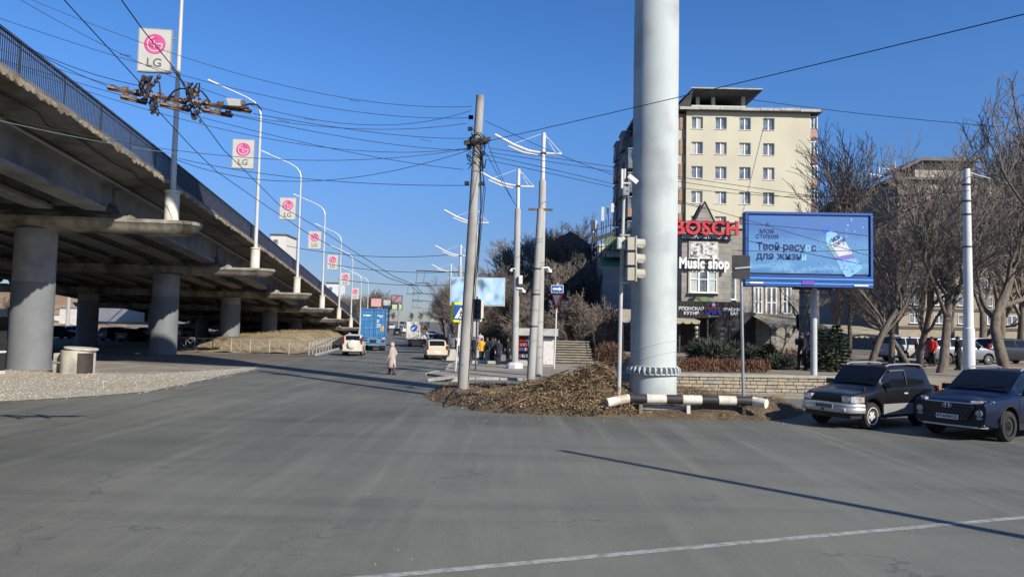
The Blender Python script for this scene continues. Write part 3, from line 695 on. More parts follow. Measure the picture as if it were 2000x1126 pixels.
# back of a big square sign on a leaning post
sb = P(1455, 800, 21.4); t = empty('road_sign', (sb.x, 21.5, 0), 0, 'square road sign seen from its dark back on a thin leaning post', 'road sign')
mb = MB(); tp = rel(t, 1447, 500, 21.5); mb.tube([(0, 0, -.2), tp], .045, 10); mb.build('post', galv, t, smooth=True)
a, b_ = rel(t, 1429, 498, 21.4), rel(t, 1464, 545, 21.4); c = (a+b_)/2
mb = MB(); n = 6; w2, h2 = (b_.x-a.x)/2, (a.z-b_.z)/2
rc = [(c.x+sx*(w2-.05)+.05*math.cos(q), c.z+sz*(h2-.05)+.05*math.sin(q)) for sx, sz, q0 in ((1, 1, 0), (-1, 1, 90), (-1, -1, 180), (1, -1, 270)) for q in [R(q0+18*j) for j in range(6)]]
mb.prism(rc, c.y-.035, c.y-.015, 'y'); mb.build('panel_back', black_m, t)
mb = MB(); mb.box((c.x+.06, c.y-.05, c.z-.02), (.5, .04, .05), M=Matrix.Rotation(R(-6), 3, 'Y')); mb.build('crossbar', galv, t)
# one-way arrow over a yield triangle
yl_ = P(1082, 722, 43); t = empty('road_sign', (yl_.x, 43, .12), 0, 'blue one way arrow sign above a give way triangle on a thin post', 'road sign')
mb = MB(); tp = rel(t, 1089, 552, 43); mb.tube([(0, 0, -.2), tp], .045, 8); mb.build('post', mast_white, t, smooth=True)
sign_white = mat('sign_white', (.74, .74, .72), rough=.4); sign_blue = mat('sign_blue', (.018, .10, .42), rough=.4); sign_red = mat('sign_red', (.55, .03, .03), rough=.4); sign_yellow = mat('sign_yellow', (.72, .74, .05), rough=.4); sign_black = mat('sign_black', (.02, .02, .02), rough=.5)
c = rel(t, 1088.5, 564, 42.9)
mb = MB(); mb.box(c, (.74, .03, .46)); pn = mb.build('arrow_panel', sign_white, t)
mb = MB(); mb.box(c+Vector((0, -.02, 0)), (.68, .012, .40)); mb.build('blue_field', sign_blue, pn)
mb = MB(); x, y, z = c+Vector((0, -.032, 0)); mb.prism([(x-.27, z-.05), (x+.1, z-.05), (x+.1, z-.12), (x+.29, z), (x+.1, z+.12), (x+.1, z+.05), (x-.27, z+.05)], y, y+.006, 'y'); mb.build('arrow', sign_white, pn)
c = rel(t, 1087.5, 583, 42.9)
def tri_(r): return [(-r*.87, r*.5), (r*.87, r*.5), (0, -r)]
mb = MB(); mb.prism(tri_(.60), -.015, .015, 'y'); pn = mb.build('triangle_panel', sign_red, t, loc=c, rz=R(-56)); mb = MB(); mb.prism(tri_(.43), -.026, -.018, 'y'); mb.build('triangle_field', sign_white, pn)
# pedestrian crossing sign on a yellow board
yb = P(889, 730, 38.5); t = empty('road_sign', (yb.x, 38.5, .1), 0, 'yellow bordered pedestrian crossing sign partly behind the utility pole', 'road sign')
mb = MB(); tp = rel(t, 899, 600, 38.5); mb.tube([(0, 0, -.2), tp], .04, 8); mb.build('post', mast_white, t, smooth=True)
c = rel(t, 900, 610, 38.4)
Qs = Matrix.Rotation(R(3), 3, 'Y')
mb = MB(); mb.box(c, (1.06, .03, 1.06), M=Qs); pn = mb.build('board', sign_yellow, t)
mb = MB(); mb.box(c+Vector((0, -.02, 0)), (.76, .012, .8), M=Qs); mb.build('blue_field', sign_blue, pn)
mb = MB(); x, y, z = c+Vector((0, -.032, -.03)); mb.prism([(x-.33, z-.28), (x+.33, z-.28), (x, z+.32)], y, y+.006, 'y'); tw = mb.build('white_triangle', sign_white, pn)
mb = MB(); y -= .009; mb.lathe([(.035, 0), (.035, .004)], (x+.02, y, z+.11), 12, Matrix.Rotation(R(90), 3, 'X'))
for pts in ([(x+.02, z+.07), (x-.0, z-.09)], [(x, z-.09), (x+.09, z-.26)], [(x, z-.09), (x-.06, z-.17), (x-.11, z-.26)], [(x+.01, z+.05), (x+.1, z-.03)], [(x+.01, z+.05), (x-.08, z-.03)]):
    mb.tube([(u, y, v) for u, v in pts], .018, 6)
mb.build('walking_figure', sign_black, pn)
# small dark traffic light behind the utility pole
t = empty('traffic_light', P(931, 603, 40), R(20), 'dark traffic light with a pale side hung behind the utility pole', 'traffic light')
mb = MB(); mb.box((0, 0, 0), (.34, .3, 1.1)); mb.build('signal_head', black_m, t)
mb = MB(); mb.box((.3, .05, 0), (.14, .3, 1.0)); mb.build('back_plate', box_white, t)
mb = MB()
for z in (-.35, 0, .35): mb.lathe([(.13, 0), (.13, .2), (.1, .21)], (0, -.15, z), 12, Matrix.Rotation(R(90), 3, 'X'))
mb.build('visor', black_m, t)
mb = MB(); mb.tube([(.05, .1, -4), (.05, .1, .7)], .05, 8); mb.build('post', galv, t)
t = empty('plate_sign', P(933, 620, 40.3), 0, 'small cream panel sign with a white lower strip under the dark traffic light', 'sign')
mb = MB(); mb.box((0, 0, 0), (.48, .04, .44)); mb.build('panel', mat('cream_panel', (.72, .66, .32), (.62, .56, .28), 4, .5), t); mb = MB(); mb.box((0, -.03, -.14), (.46, .02, .14)); mb.build('strip', sign_white, t)

# ---------------------------------------------------------------- stone retaining wall: each stone a separate block in its mesh, mortar behind
sw = empty('stone_wall', (0, 0, 0), 0, 'low wall of pale cut stone blocks with dark mortar joints', 'wall')
A_, B_ = Vector((P(1322, 745, 28.0).x, 28.55, 0)), Vector((P(1690, 750, 29.0).x, 28.95, 0))
dW = (B_-A_).normalized(); nW = Vector((dW.y, -dW.x, 0)); LW = (B_-A_).length; rzW = math.atan2(dW.y, dW.x)
mb = MB(); c = (A_+B_)/2; mb.box((c.x, c.y+.1, .42), (LW, .26, .86), rzW); mb.build('mortar_core', mat('mortar', (.075, .07, .06), (.05, .045, .04), 5, .95), sw)
r2 = random.Random(2); stones = [MB(), MB(), MB(), MB()]
rowsz = [.01, .16, .305, .45, .595, .74]
for ri in range(5):
    u = -.2*(ri % 2); z0, z1 = rowsz[ri], rowsz[ri+1]
    while u < LW:
        wd = r2.uniform(.24, .46); a = max(0, u)+.012; b_ = min(LW, u+wd)-.012
        if b_-a > .05:
            pj = r2.uniform(.012, .035); p = A_+dW*((a+b_)/2)+nW*(.03+pj/2-.03)
            r2.choice(stones).box((p.x, p.y, (z0+z1)/2+r2.uniform(-.006, .006)), (b_-a, .10+pj, z1-z0-.030), rzW)
        u += wd
for i, (s_, cc, c2) in enumerate(zip(stones, ((.40, .355, .265), (.36, .325, .25), (.31, .29, .24), (.41, .34, .23)), ((.29, .25, .18), (.26, .235, .18), (.22, .205, .17), (.30, .245, .165)))):
    s_.build('stone_course', mat('cut_stone', cc, c2, 4, .9, bump=.4, bscale=16), sw)
mb = MB(); mb.box((c.x, c.y+.08, .8), (LW+.06, .40, .12), rzW); mb.build('coping', mat('coping_stone', (.38, .35, .29), (.27, .25, .2), 2.5, .9, bump=.3), sw)
# ---------------------------------------------------------------- blue advertising billboard
bbm = empty('billboard', (P(1580, 735, 28.6).x, 28.7, .86), R(-1.5), 'large blue billboard showing a water bottle and dark blue lettering', 'billboard')
cB = P(1580, 488, 27.6)-bbm.location
wB, hB = 4.86, 2.9
def bbx(c, d, name, m_, par=bbm, **k):
    mb = MB(); mb.box(Vector(c)+cB, d, **k); return mb.build(name, m_, par)
bb_blue = mat('frame_blue', (.035, .11, .38), (.025, .085, .30), 2, .4)
bb_sky = bpy.data.materials.new('billboard_print'); bb_sky.use_nodes = True
n = bb_sky.node_tree.nodes; L = bb_sky.node_tree.links; b = n['Principled BSDF']; b.inputs['Roughness'].default_value = .35
tc = n.new('ShaderNodeTexCoord'); sx = n.new('ShaderNodeSeparateXYZ'); L.new(tc.outputs['Generated'], sx.inputs[0])
no = n.new('ShaderNodeTexNoise'); no.inputs['Scale'].default_value = 4; no.inputs['Detail'].default_value = 7; L.new(tc.outputs['Generated'], no.inputs[0])
mth = n.new('ShaderNodeMath'); mth.operation = 'MULTIPLY_ADD'; mth.inputs[1].default_value = .5; L.new(no.outputs[0], mth.inputs[0]); L.new(sx.outputs[2], mth.inputs[2])
cr = n.new('ShaderNodeValToRGB'); L.new(mth.outputs[0], cr.inputs[0])
for p, c in ((.26, (.07, .20, .42)), (.37, (.17, .36, .58)), (.44, (.09, .25, .48)), (.62, (.12, .28, .50)), (.8, (.10, .25, .48)), (1.0, (.07, .17, .42))):
    e = cr.color_ramp.elements.new(min(.995, p)); e.color = (*c, 1)
cr.color_ramp.elements[-1].color = (.07, .17, .42, 1); cr.color_ramp.elements.remove(cr.color_ramp.elements[0]); L.new(cr.outputs[0], b.inputs['Base Color'])
bbx((0, .16, 0), (wB, .34, hB), 'casing', mat('casing_dark_blue', (.02, .03, .07), rough=.5))
prn = bbx((0, -.03, .22), (wB-.26, .03, hB-.62), 'poster', bb_sky)
for c, d in (((0, -.06, hB/2-.042), (wB, .10, .085)), ((-wB/2+.042, -.06, .16), (.085, .10, hB-.50)), ((wB/2-.042, -.06, .16), (.085, .10, hB-.50))): bbx(c, d, 'frame_bar', bb_blue)
for i in range(5):
    bbx((0, -.05-.012*(i % 2), -hB/2+.05+.092*i), (wB, .10, .082 if i % 2 else .055), 'bottom_rib', bb_blue if i % 2 == 0 else mat('rib_light_blue', (.10, .27, .66), rough=.35))
navy = mat('print_navy', (.018, .025, .12), rough=.4); lt_blue = mat('print_light_blue', (.22, .50, .85), rough=.4); sub_white = mat('print_white', (.72, .72, .74), rough=.4)
def bbt(txt, px, py, size, m_, w_=None, rot=0, dy=-.052, **k):
    q = P(px, py, 27.55)-bbm.location
    return put_text(txt, 'poster_text', m_, prn, (q.x, cB.y+dy, q.z), size, width=w_, rot=rot, **k)
px2m = 27.6/1400
bbt('Й', 1501, 439, .17, navy, bold=.003)
bbt('МОЯ', 1500, 452, .23, navy, 27*px2m, bold=.004); bbt('СТИХИЯ', 1500.5, 462, .21, navy, 44*px2m, bold=.004)
bbt('Твой ресу', 1527.5, 482, .40, navy, 95*px2m, bold=.010); bbt('р', 1580, 484, .40, lt_blue, 10*px2m, bold=.008); bbt('с', 1591, 484, .40, navy, 9*px2m, bold=.010)
bbt('для жизн', 1524, 500, .40, navy, 88*px2m, bold=.010); bbt('и', 1572, 502, .40, lt_blue, 9*px2m, bold=.008)
# bottle, tilted
bq = P(1640, 486, 27.55)-bbm.location
def bprof(pts, m_, dy, name):
    mb = MB(); a = R(32)
    vs = [(bq.x+(u*math.cos(a)-v*math.sin(a)), bq.z+(u*math.sin(a)+v*math.cos(a))) for u, v in pts]
    mb.prism(vs, cB.y-.049-dy, cB.y-.046-dy, 'y'); mb.build(name, m_, prn)
def sym(pr): return [(-r, z) for r, z in pr]+[(r, z) for r, z in pr[::-1]]
bprof(sym([(.34, -1.12), (.37, -.9), (.33, -.3), (.34, .1), (.32, .38), (.2, .62), (.13, .70), (.13, .78)]), mat('bottle_blue', (.17, .40, .74), (.34, .60, .86), 2.2, .35), .0, 'bottle_shape')
bprof(sym([(.15, .76), (.155, .94), (.1, .97)]), mat('bottle_cap', (.06, .16, .60), rough=.35), .004, 'cap_shape')
bprof([(-.345, -.18), (.34, -.42), (.35, .28), (-.33, .34)], mat('label_pale', (.62, .62, .68), (.46, .52, .70), 2, .35), .004, 'label_shape')
bprof([(-.345, -.18), (-.17, -.24), (-.17, .33), (-.33, .34)], mat('label_green', (.22, .42, .30), (.2, .3, .55), 6, .35), .008, 'label_stripe')
bprof([(-.345, -.30), (.34, -.62), (.34, -.42), (-.345, -.18)], mat('label_violet', (.20, .17, .48), rough=.35), .008, 'label_base')
bbt('МОЯ', 1634, 466, .22, navy, 17*px2m, rot=R(-32), bold=.004, dy=-.062); bbt('СТИХИЯ', 1641, 474, .19, navy, 25*px2m, rot=R(-32), bold=.003, dy=-.062)
mb = MB(); r2 = random.Random(4)           # splash drops and bubbles
for i in range(120):
    px, py = r2.uniform(1500, 1690), r2.gauss(528, 7)
    if i > 85: px, py = r2.uniform(1590, 1695), r2.uniform(420, 500)
    q = P(px, py, 27.55)-bbm.location
    if q.z < cB.z+.22-(hB-.62)/2+.1: continue
    rr = r2.uniform(.012, .05); k = r2.uniform(.6, 1.8); a0 = r2.random()*3
    mb.prism([(q.x+rr*k*math.cos(a)*math.cos(a0)-rr*math.sin(a)*math.sin(a0), q.z+rr*k*math.cos(a)*math.sin(a0)+rr*math.sin(a)*math.cos(a0)) for a in [2*math.pi*j/10 for j in range(10)]], cB.y-.0565, cB.y-.0545, 'y')
tag(mb.build('splash_drops', mat('splash', (.22, .40, .62), (.15, .32, .56), 3, .3), prn), kind='stuff')
bbx((-2.02, -.13, -hB/2+.14), (.52, .01, .07), 'small_plate', sub_white); bbx((-.05, -.13, -hB/2+.17), (.46, .01, .15), 'purple_plate', mat('plate_purple', (.16, .08, .42), rough=.4)); bbx((1.97, -.13, -hB/2+.10), (.54, .01, .06), 'small_plate', sub_white)
mb = MB(); mb.tube([(cB.x+.74, .25, -.2), (cB.x+.74, .25, cB.z-hB/2+.1)], .125, 20); mb.build('leg', mat('leg_grey', (.47, .49, .50), (.40, .42, .43), 2, .6), bbm, smooth=True)
mb = MB(); mb.box((cB.x+.74, .3, cB.z-hB/2+.06), (1.6, .25, .12)); mb.build('truss', dark_iron, bbm)

# ---------------------------------------------------------------- blurred pale billboard on the far pavement
fb = empty('billboard', (P(935, 690, 62).x, 62, .1), 0, 'pale blue faded billboard behind the utility pole and trees', 'billboard')
c = P(933, 569, 62)-fb.location
bm_ = bpy.data.materials.new('faded_print'); bm_.use_nodes = True; n = bm_.node_tree.nodes; L = bm_.node_tree.links; b = n['Principled BSDF']; b.inputs['Roughness'].default_value = .4
tc = n.new('ShaderNodeTexCoord'); mp = n.new('ShaderNodeMapping'); mp.inputs['Scale'].default_value = (3.6, 1, 1.4); L.new(tc.outputs['Generated'], mp.inputs[0])
no = n.new('ShaderNodeTexNoise'); no.inputs['Scale'].default_value = 1.25; no.inputs['Detail'].default_value = 1.2; L.new(mp.outputs[0], no.inputs[0])
cr = n.new('ShaderNodeValToRGB'); L.new(no.outputs[0], cr.inputs[0])
for p, cc in ((.34, (.10, .17, .26)), (.46, (.34, .52, .66)), (.55, (.40, .60, .76)), (.68, (.60, .68, .72))):
    e = cr.color_ramp.elements.new(p); e.color = (*cc, 1)
cr.color_ramp.elements[-1].color = (.62, .68, .72, 1); cr.color_ramp.elements.remove(cr.color_ramp.elements[0]); L.new(cr.outputs[0], b.inputs['Base Color'])
mb = MB(); mb.box(c, (4.75, .25, 2.45)); mb.build('casing', mat('pale_casing', (.42, .46, .5), rough=.5), fb)
mb = MB(); mb.box(c+Vector((0, -.14, 0)), (4.55, .02, 2.25)); mb.build('poster', bm_, fb)
mb = MB(); mb.tube([(c.x, .2, -.2), (c.x, .2, c.z)], .14, 12); mb.build('leg', galv, fb)

# ---------------------------------------------------------------- apartment tower
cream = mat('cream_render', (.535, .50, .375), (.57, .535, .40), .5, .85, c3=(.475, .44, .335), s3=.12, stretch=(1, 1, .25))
win_white = mat('window_frame_white', (.76, .76, .75), rough=.4)
win_glass = mat('window_glass', (.09, .11, .13), (.22, .25, .26), .9, .06, spec=.8, lo=.45, hi=.6)
curtain = mat('curtain', (.48, .47, .43), (.36, .36, .34), 3, .8)
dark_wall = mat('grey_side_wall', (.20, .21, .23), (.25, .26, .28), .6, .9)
brick = mat('tan_brick', (.36, .24, .16), (.28, .185, .125), 3, .9)
metal_roof = mat('dark_roof', (.07, .07, .075), (.11, .11, .11), 1.2, .6)
light_trim = mat('parapet_trim', (.46, .44, .40), (.30, .29, .27), 1.5, .7)
TY = 82.0
tw0 = P(1248, 640, TY).x; tw1 = P(1598, 640, TY).x; tz = P(1460, 217.5, TY).z
tower = empty('apartment_block', (0, 0, 0), 0, 'cream apartment tower with four columns of white windows and a flared penthouse roof', 'building')
xE = P(1337, 640, TY).x; xW = P(1584, 640, TY).x       # cream front between these; brick strip left of it
def winpos(px, py): q = P(px, py, TY); return q.x, q.z
cols = [winpos(p, 310)[0] for p in (1361.5, 1408, 1455, 1501.5)]
rowsz_ = [P(1430, y, TY).z for y in (241, 290, 337.5, 386)]; dz = (rowsz_[0]-rowsz_[3])/3; rowsz_ += [rowsz_[3]-dz*k for k in (1, 2, 3, 4)]
ww, wh = 1.32, 1.42
# front wall built as piers and spandrels round real openings
mb = MB(); th = .3
edges = [xE]+[v for c in cols for v in (c-ww/2, c+ww/2)]+[xW]
zed = [0]+[v for z in rowsz_[::-1] for v in (z-wh/2, z+wh/2)]+[tz]
for i in range(len(edges)-1):
    for j in range(len(zed)-1):
        if i % 2 == 1 and j % 2 == 1: continue
        mb.quad((edges[i], TY, zed[j]), (edges[i+1], TY, zed[j]), (edges[i+1], TY, zed[j+1]), (edges[i], TY, zed[j+1]))
for c in cols:
    for z in rowsz_:
        x0_, x1_, z0, z1 = c-ww/2, c+ww/2, z-wh/2, z+wh/2
        for a, b_ in (((x0_, z0), (x1_, z0)), ((x1_, z0), (x1_, z1)), ((x1_, z1), (x0_, z1)), ((x0_, z1), (x0_, z0))):
            mb.quad((a[0], TY, a[1]), (b_[0], TY, b_[1]), (b_[0], TY+th, b_[1]), (a[0], TY+th, a[1]))
mb.build('front_wall', cream, tower, fix=False)
def window(par, x, y, z, w_, h_, mull=1, trans=0, ry=0, name='window'):
    fr = MB(); t_ = .07
    fr.box((x, y, z+h_/2-t_/2), (w_, .08, t_)); fr.box((x, y, z-h_/2+t_/2), (w_, .08, t_))
    for sx_ in (-1, 1): fr.box((x+sx_*(w_/2-t_/2), y, z), (t_, .08, h_-2*t_))
    for k in range(mull): fr.box((x-w_/2+w_*(k+1)/(mull+1), y-.005, z), (.13, .08, h_-2*t_))
    for zz in ([z+h_*trans] if trans else []): fr.box((x, y-.008, zz), (w_-2*t_, .08, .07))
    fr.box((x, y-.12, z-h_/2-.03), (w_+.1, .36, .05))
    f_ = fr.build(name, win_white, par)
    gl = MB(); gl.box((x, y+.03, z), (w_-t_, .02, h_-t_)); gl.build('pane', win_glass, f_)
    return f_
r2 = random.Random(9)
for c in cols:
    for z in rowsz_[:6]:
        f_ = window(tower, c, TY+.22, z, ww, wh)
        if r2.random() < .7:
            sd_ = r2.choice((-1, 1)); cu = MB(); cu.box((c+sd_*ww*.25, TY+.235, z), (ww*.36, .012, wh*.84)); cu.build('curtain', curtain, f_)
xm = (tw0+tw1)/2
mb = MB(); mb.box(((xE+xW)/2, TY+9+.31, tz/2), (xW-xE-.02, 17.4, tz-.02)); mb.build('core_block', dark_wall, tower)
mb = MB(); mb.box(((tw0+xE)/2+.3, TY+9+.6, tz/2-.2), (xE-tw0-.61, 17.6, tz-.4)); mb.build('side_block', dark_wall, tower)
xb0 = P(1322, 640, TY).x
mb = MB(); mb.box(((xb0+xE)/2, TY+.42, tz/2-.2), (xE-xb0-.04, .3, tz-.4)); mb.build('pale_strip', mat('pale_plaster', (.55, .50, .41), (.46, .41, .33), 1.5, .9), tower)
for z in rowsz_: 
    mb = MB(); mb.box((xE-.4, TY+.24, z+.1), (.62, .1, dz*.62)); mb.build('brick_panel', brick, tower)
mb = MB(); mb.tube([(xE-.03, TY-.05, 0), (xE-.03, TY-.05, tz-.2)], .07, 8); mb.build('downpipe', dark_iron, tower)
# parapet trim
mb = MB(); mb.box((xm+.05, TY+8.6, tz+.06), (tw1-tw0+.6, 18.4, .34)); mb.build('roof_slab', metal_roof, tower)
mb = MB()
for i in range(7):
    a, b_ = lerp(xE-.9, xW+.9, i/7), lerp(xE-.9, xW+.9, (i+1)/7); mb.box(((a+b_)/2, TY-.62, tz+.10+r2.uniform(-.04, .04)), (b_-a-.05, .1, .32))
mb.build('eave_trim', light_trim, tower)
# stacked bay balconies on the right corner
for i, z in enumerate(rowsz_[:6]):
    mb = MB(); mb.box((xW+.42, TY+.9, z-.95), (.9, 1.5, 1.1)); mb.build('balcony_panel', mat('balcony_panel_a', (.42, .28, .21), (.36, .24, .18), 2, .8) if i % 2 == 0 else mat('balcony_panel_b', (.17, .11, .10), rough=.8), tower)
    mb = MB(); mb.box((xW+.42, TY+.9, z+.3), (.86, 1.46, 1.38)); bg_ = mb.build('balcony_glazing', win_glass, tower)
    mb = MB()
    for xx in (.06, .42, .8): mb.box((xW+xx, TY+.12, z+.3), (.08, .1, 1.4))
    mb.box((xW+.42, TY+.9, z+1.04), (.92, 1.5, .1)); mb.build('glazing_bar', win_white, bg_)
# dark balconies on the left side wall
for bi, yb_ in enumerate((TY+3.5, TY+8.6, TY+13.6)):
    for i in range(8):
        z = tz-2.0-i*dz-(.6 if bi == 0 else 0)
        if bi == 0 and i == 0: continue
        bal = MB(); bal.box((tw0-.55, yb_, z-.45), (1.1, 2.8, 1.0)); bo = bal.build('balcony', mat('balcony_grey', (.14, .145, .16), (.19, .19, .2), 1.5, .8) if (i+bi) % 3 else brick, tower)
        mb = MB()
        for yy in (-1.35, -.4, .5, 1.35): mb.box((tw0-1.05, yb_+yy, z+.7), (.07, .07, 1.3))
        mb.box((tw0-.55, yb_, z+1.4), (1.2, 2.9, .1)); mb.build('balcony_frame', mat('grey_frame', (.28, .29, .3), rough=.5), bo)
        mb = MB(); mb.box((tw0-.5, yb_, z+.7), (.9, 2.6, 1.28)); mb.build('balcony_glass', win_glass, bo)
# penthouse: posts, low white wall, flared hood
pA, pB = P(1350, 200, TY+2).x, P(1456, 200, TY+2).x; z0, z1 = tz+.2, P(1410, 178, TY+1).z
mb = MB(); zl = z0+1.1
mb.box(((pA+pB)/2, TY+2, z0+.5), (pB-pA, .3, 1.0)); mb.build('penthouse_wall', mat('penthouse_white', (.62, .60, .55), (.5, .48, .44), 2, .8), tower)
mb = MB(); mb.box(((pA+pB)/2, TY+7, (z0+z1)/2-.3), (pB-pA-.6, 6, z1-z0-.9)); mb.build('penthouse_core', mat('penthouse_dark', (.10, .095, .09), (.16, .15, .14), 1.5, .8), tower)
for xx in (pA+.75, pA+2.6, pB-.3): mb = MB(); mb.box((xx, TY+2.02, z0+1.4), (.42, .36, 1.9)); mb.build('penthouse_post', cream, tower)
mb = MB()
lo_ = [(pA-1.2, TY+2.6), (pB+.1, TY+2.6), (pB+.1, TY+12), (pA-1.2, TY+12)]; hi_ = [(pA-.3, TY+.3), (pB+1.5, TY+.3), (pB+1.5, TY+14), (pA-.3, TY+14)]
zlo, zhi = z1-.75, z1
vs = [(x, y, zlo+(.25 if i else .0)) for i, (x, y) in enumerate(lo_)]+[(x, y, zhi) for x, y in hi_]
mb.add(vs, [(4, 5, 6, 7), (3, 2, 1, 0), (0, 1, 5, 4), (1, 2, 6, 5), (2, 3, 7, 6), (3, 0, 4, 7)]); mb.build('penthouse_hood', metal_roof, tower)
mb = MB(); mb.quad((pA-2.2, TY+1.0, z0+.1), (pA-.2, TY+.25, zhi-.1), (pA-.2, TY+13, zhi-.1), (pA-2.2, TY+13, z0+.1)); mb.quad((pA-2.2, TY+1.0, z0+.1), (pA-.2, TY+2.2, z0+.1), (pA-.2, TY+.25, zhi-.1)); mb.build('sloped_skirt', metal_roof, tower, fix=False)
mb = MB(); mb.box(((pA+pB)/2+.5, TY+.24, z1+.06), (pB-pA+1.9, .12, .14)); mb.build('hood_trim', light_trim, tower)

# ---------------------------------------------------------------- stone clad shop annex in front of the tower
EY = 58.0
stonec = bpy.data.materials.new('stone_cladding'); stonec.use_nodes = True
n = stonec.node_tree.nodes; L = stonec.node_tree.links; b = n['Principled BSDF']; b.inputs['Roughness'].default_value = .9
tc = n.new('ShaderNodeTexCoord'); mp = n.new('ShaderNodeMapping'); mp.inputs['Rotation'].default_value = (R(90), 0, 0); L.new(tc.outputs['Object'], mp.inputs[0])
bk = n.new('ShaderNodeTexBrick'); bk.inputs['Scale'].default_value = 1; bk.inputs['Brick Width'].default_value = 1.15; bk.inputs['Row Height'].default_value = .46; bk.inputs['Mortar Size'].default_value = .014
bk.inputs[1].default_value = (.27, .25, .215, 1); bk.inputs[2].default_value = (.34, .318, .275, 1); bk.inputs[3].default_value = (.17, .16, .14, 1); L.new(mp.outputs[0], bk.inputs[0])
no = n.new('ShaderNodeTexNoise'); no.inputs['Scale'].default_value = 1.3; no.inputs['Detail'].default_value = 6; L.new(tc.outputs['Object'], no.inputs[0])
mx = n.new('ShaderNodeMix'); mx.data_type = 'RGBA'; mx.blend_type = 'MULTIPLY'; mx.inputs[0].default_value = .55; L.new(bk.outputs[0], mx.inputs[6]); L.new(no.outputs[0], mx.inputs[7])
gm = n.new('ShaderNodeGamma'); gm.inputs[1].default_value = .85; L.new(mx.outputs[2], gm.inputs[0])
L.new(gm.outputs[0], b.inputs['Base Color'])
bu = n.new('ShaderNodeBump'); bu.inputs['Strength'].default_value = .5; bu.inputs['Distance'].default_value = .03; L.new(bk.outputs[1], bu.inputs['Height']); bu.invert = True; L.new(bu.outputs[0], b.inputs['Normal'])
green_roof = mat('green_metal_roof', (.13, .20, .085), (.17, .25, .11), 2, .55)
annex = empty('shop_annex', (0, 0, 0), 0, 'grey stone clad shop building with a pointed gable, red letters and green side roofs', 'building')
def EX(px, d=EY): return P(px, 600, d).x
def EZ(px, py, d=EY): return P(px, py, d).z
xl, xr = EX(1242), EX(1585)
zmain = EZ(1440, 446)
mb = MB(); mb.box(((xl+xr)/2, EY+14, zmain/2), (xr-xl, 28, zmain)); mb.build('main_wall', stonec, annex)
mb = MB(); mb.box(((xl+xr)/2, EY+14, zmain+.12), (xr-xl+.5, 28.4, .3)); mb.build('cornice', mat('cornice_stone', (.42, .39, .32), (.33, .3, .25), 2, .9), annex)
# projecting bay
FY = EY-1.6; bx0_, bx1_ = P(1331, 600, FY).x, P(1428, 600, FY).x; zb_ = P(1380, 437, FY).z
mb = MB(); mb.box(((bx0_+bx1_)/2, FY+.82, zb_/2+1.2), (bx1_-bx0_, 1.6, zb_-2.4)); mb.build('bay_wall', stonec, annex)
mb = MB(); zc = zb_+.05; mb.box(((bx0_+bx1_)/2, FY+.75, zc), (bx1_-bx0_+.5, 2.0, .12)); mb.build('bay_cornice', metal_roof, annex)
gx0, gx1, gz0, gz1 = P(1356, 600, FY).x, P(1394, 600, FY).x, zb_+.1, P(1375, 396, FY).z
mb = MB(); mb.prism([(gx0, gz0), (gx1, gz0), ((gx0+gx1)/2, gz1)], FY-.05, FY+1.4, 'y'); mb.build('gable', stonec, annex)
mb = MB()
for xx in (gx0-.08, gx1+.08): mb.tube([(xx, FY-.05, gz0-.02), ((gx0+gx1)/2, FY-.05, gz1+.1)], .06, 6); mb.tube([(xx, FY+1.4, gz0-.02), ((gx0+gx1)/2, FY+1.4, gz1+.1)], .06, 6)
mb.build('gable_trim', dark_iron, annex)
def annex_win(px0, py0, px1, py1, d, mull=2, trans=.0, name='shop_window'):
    a, b_ = P(px0, py0, d), P(px1, py1, d); w_, h_ = b_.x-a.x, a.z-b_.z; x, z = (a.x+b_.x)/2, (a.z+b_.z)/2
    mb = MB(); t_ = .12
    for c, dd in (((x, d-.01, z+h_/2+t_/2), (w_+2*t_, .16, t_)), ((x, d-.03, z-h_/2-t_/2), (w_+2*t_+.1, .22, t_)), ((x-w_/2-t_/2, d-.01, z), (t_, .16, h_)), ((x+w_/2+t_/2, d-.01, z), (t_, .16, h_))): mb.box(c, dd)
    mb.build('window_surround', mat('window_surround', (.43, .40, .33), (.34, .31, .26), 2, .9), annex)
    return window(annex, x, d-.05, z, w_, h_, mull, trans, name=name)
w1 = annex_win(1347, 529, 1400, 572, FY, 2, .12)
mb = MB(); 
for px in (1357, 1390): q = P(px, 550, FY-.09); mb.box((q.x, FY-.025, q.z), (.6, .02, 1.6))
mb.build('curtain', mat('pale_curtain', (.46, .52, .50), (.38, .43, .42), 4, .7), w1)
w2 = annex_win(1348, 472, 1400, 505, FY, 2, .1)
poster = mat('window_graphics', (.62, .61, .58), (.05, .05, .05), 2.4, .5, lo=.52, hi=.56, c3=(.3, .3, .3), s3=3)
q = P(1374, 488.5, FY-.08); mb = MB(); mb.box((q.x, FY-.10, q.z), (2.05, .02, 1.28)); mb.build('window_graphic', poster, w2)
annex_win(1422, 530, 1436, 585, EY, 0, 0); annex_win(1473, 560, 1488, 612, EY, 1, -.05); annex_win(1496, 560, 1516, 616, EY, 1, -.05); annex_win(1528, 560, 1545, 612, EY, 1, -.05)
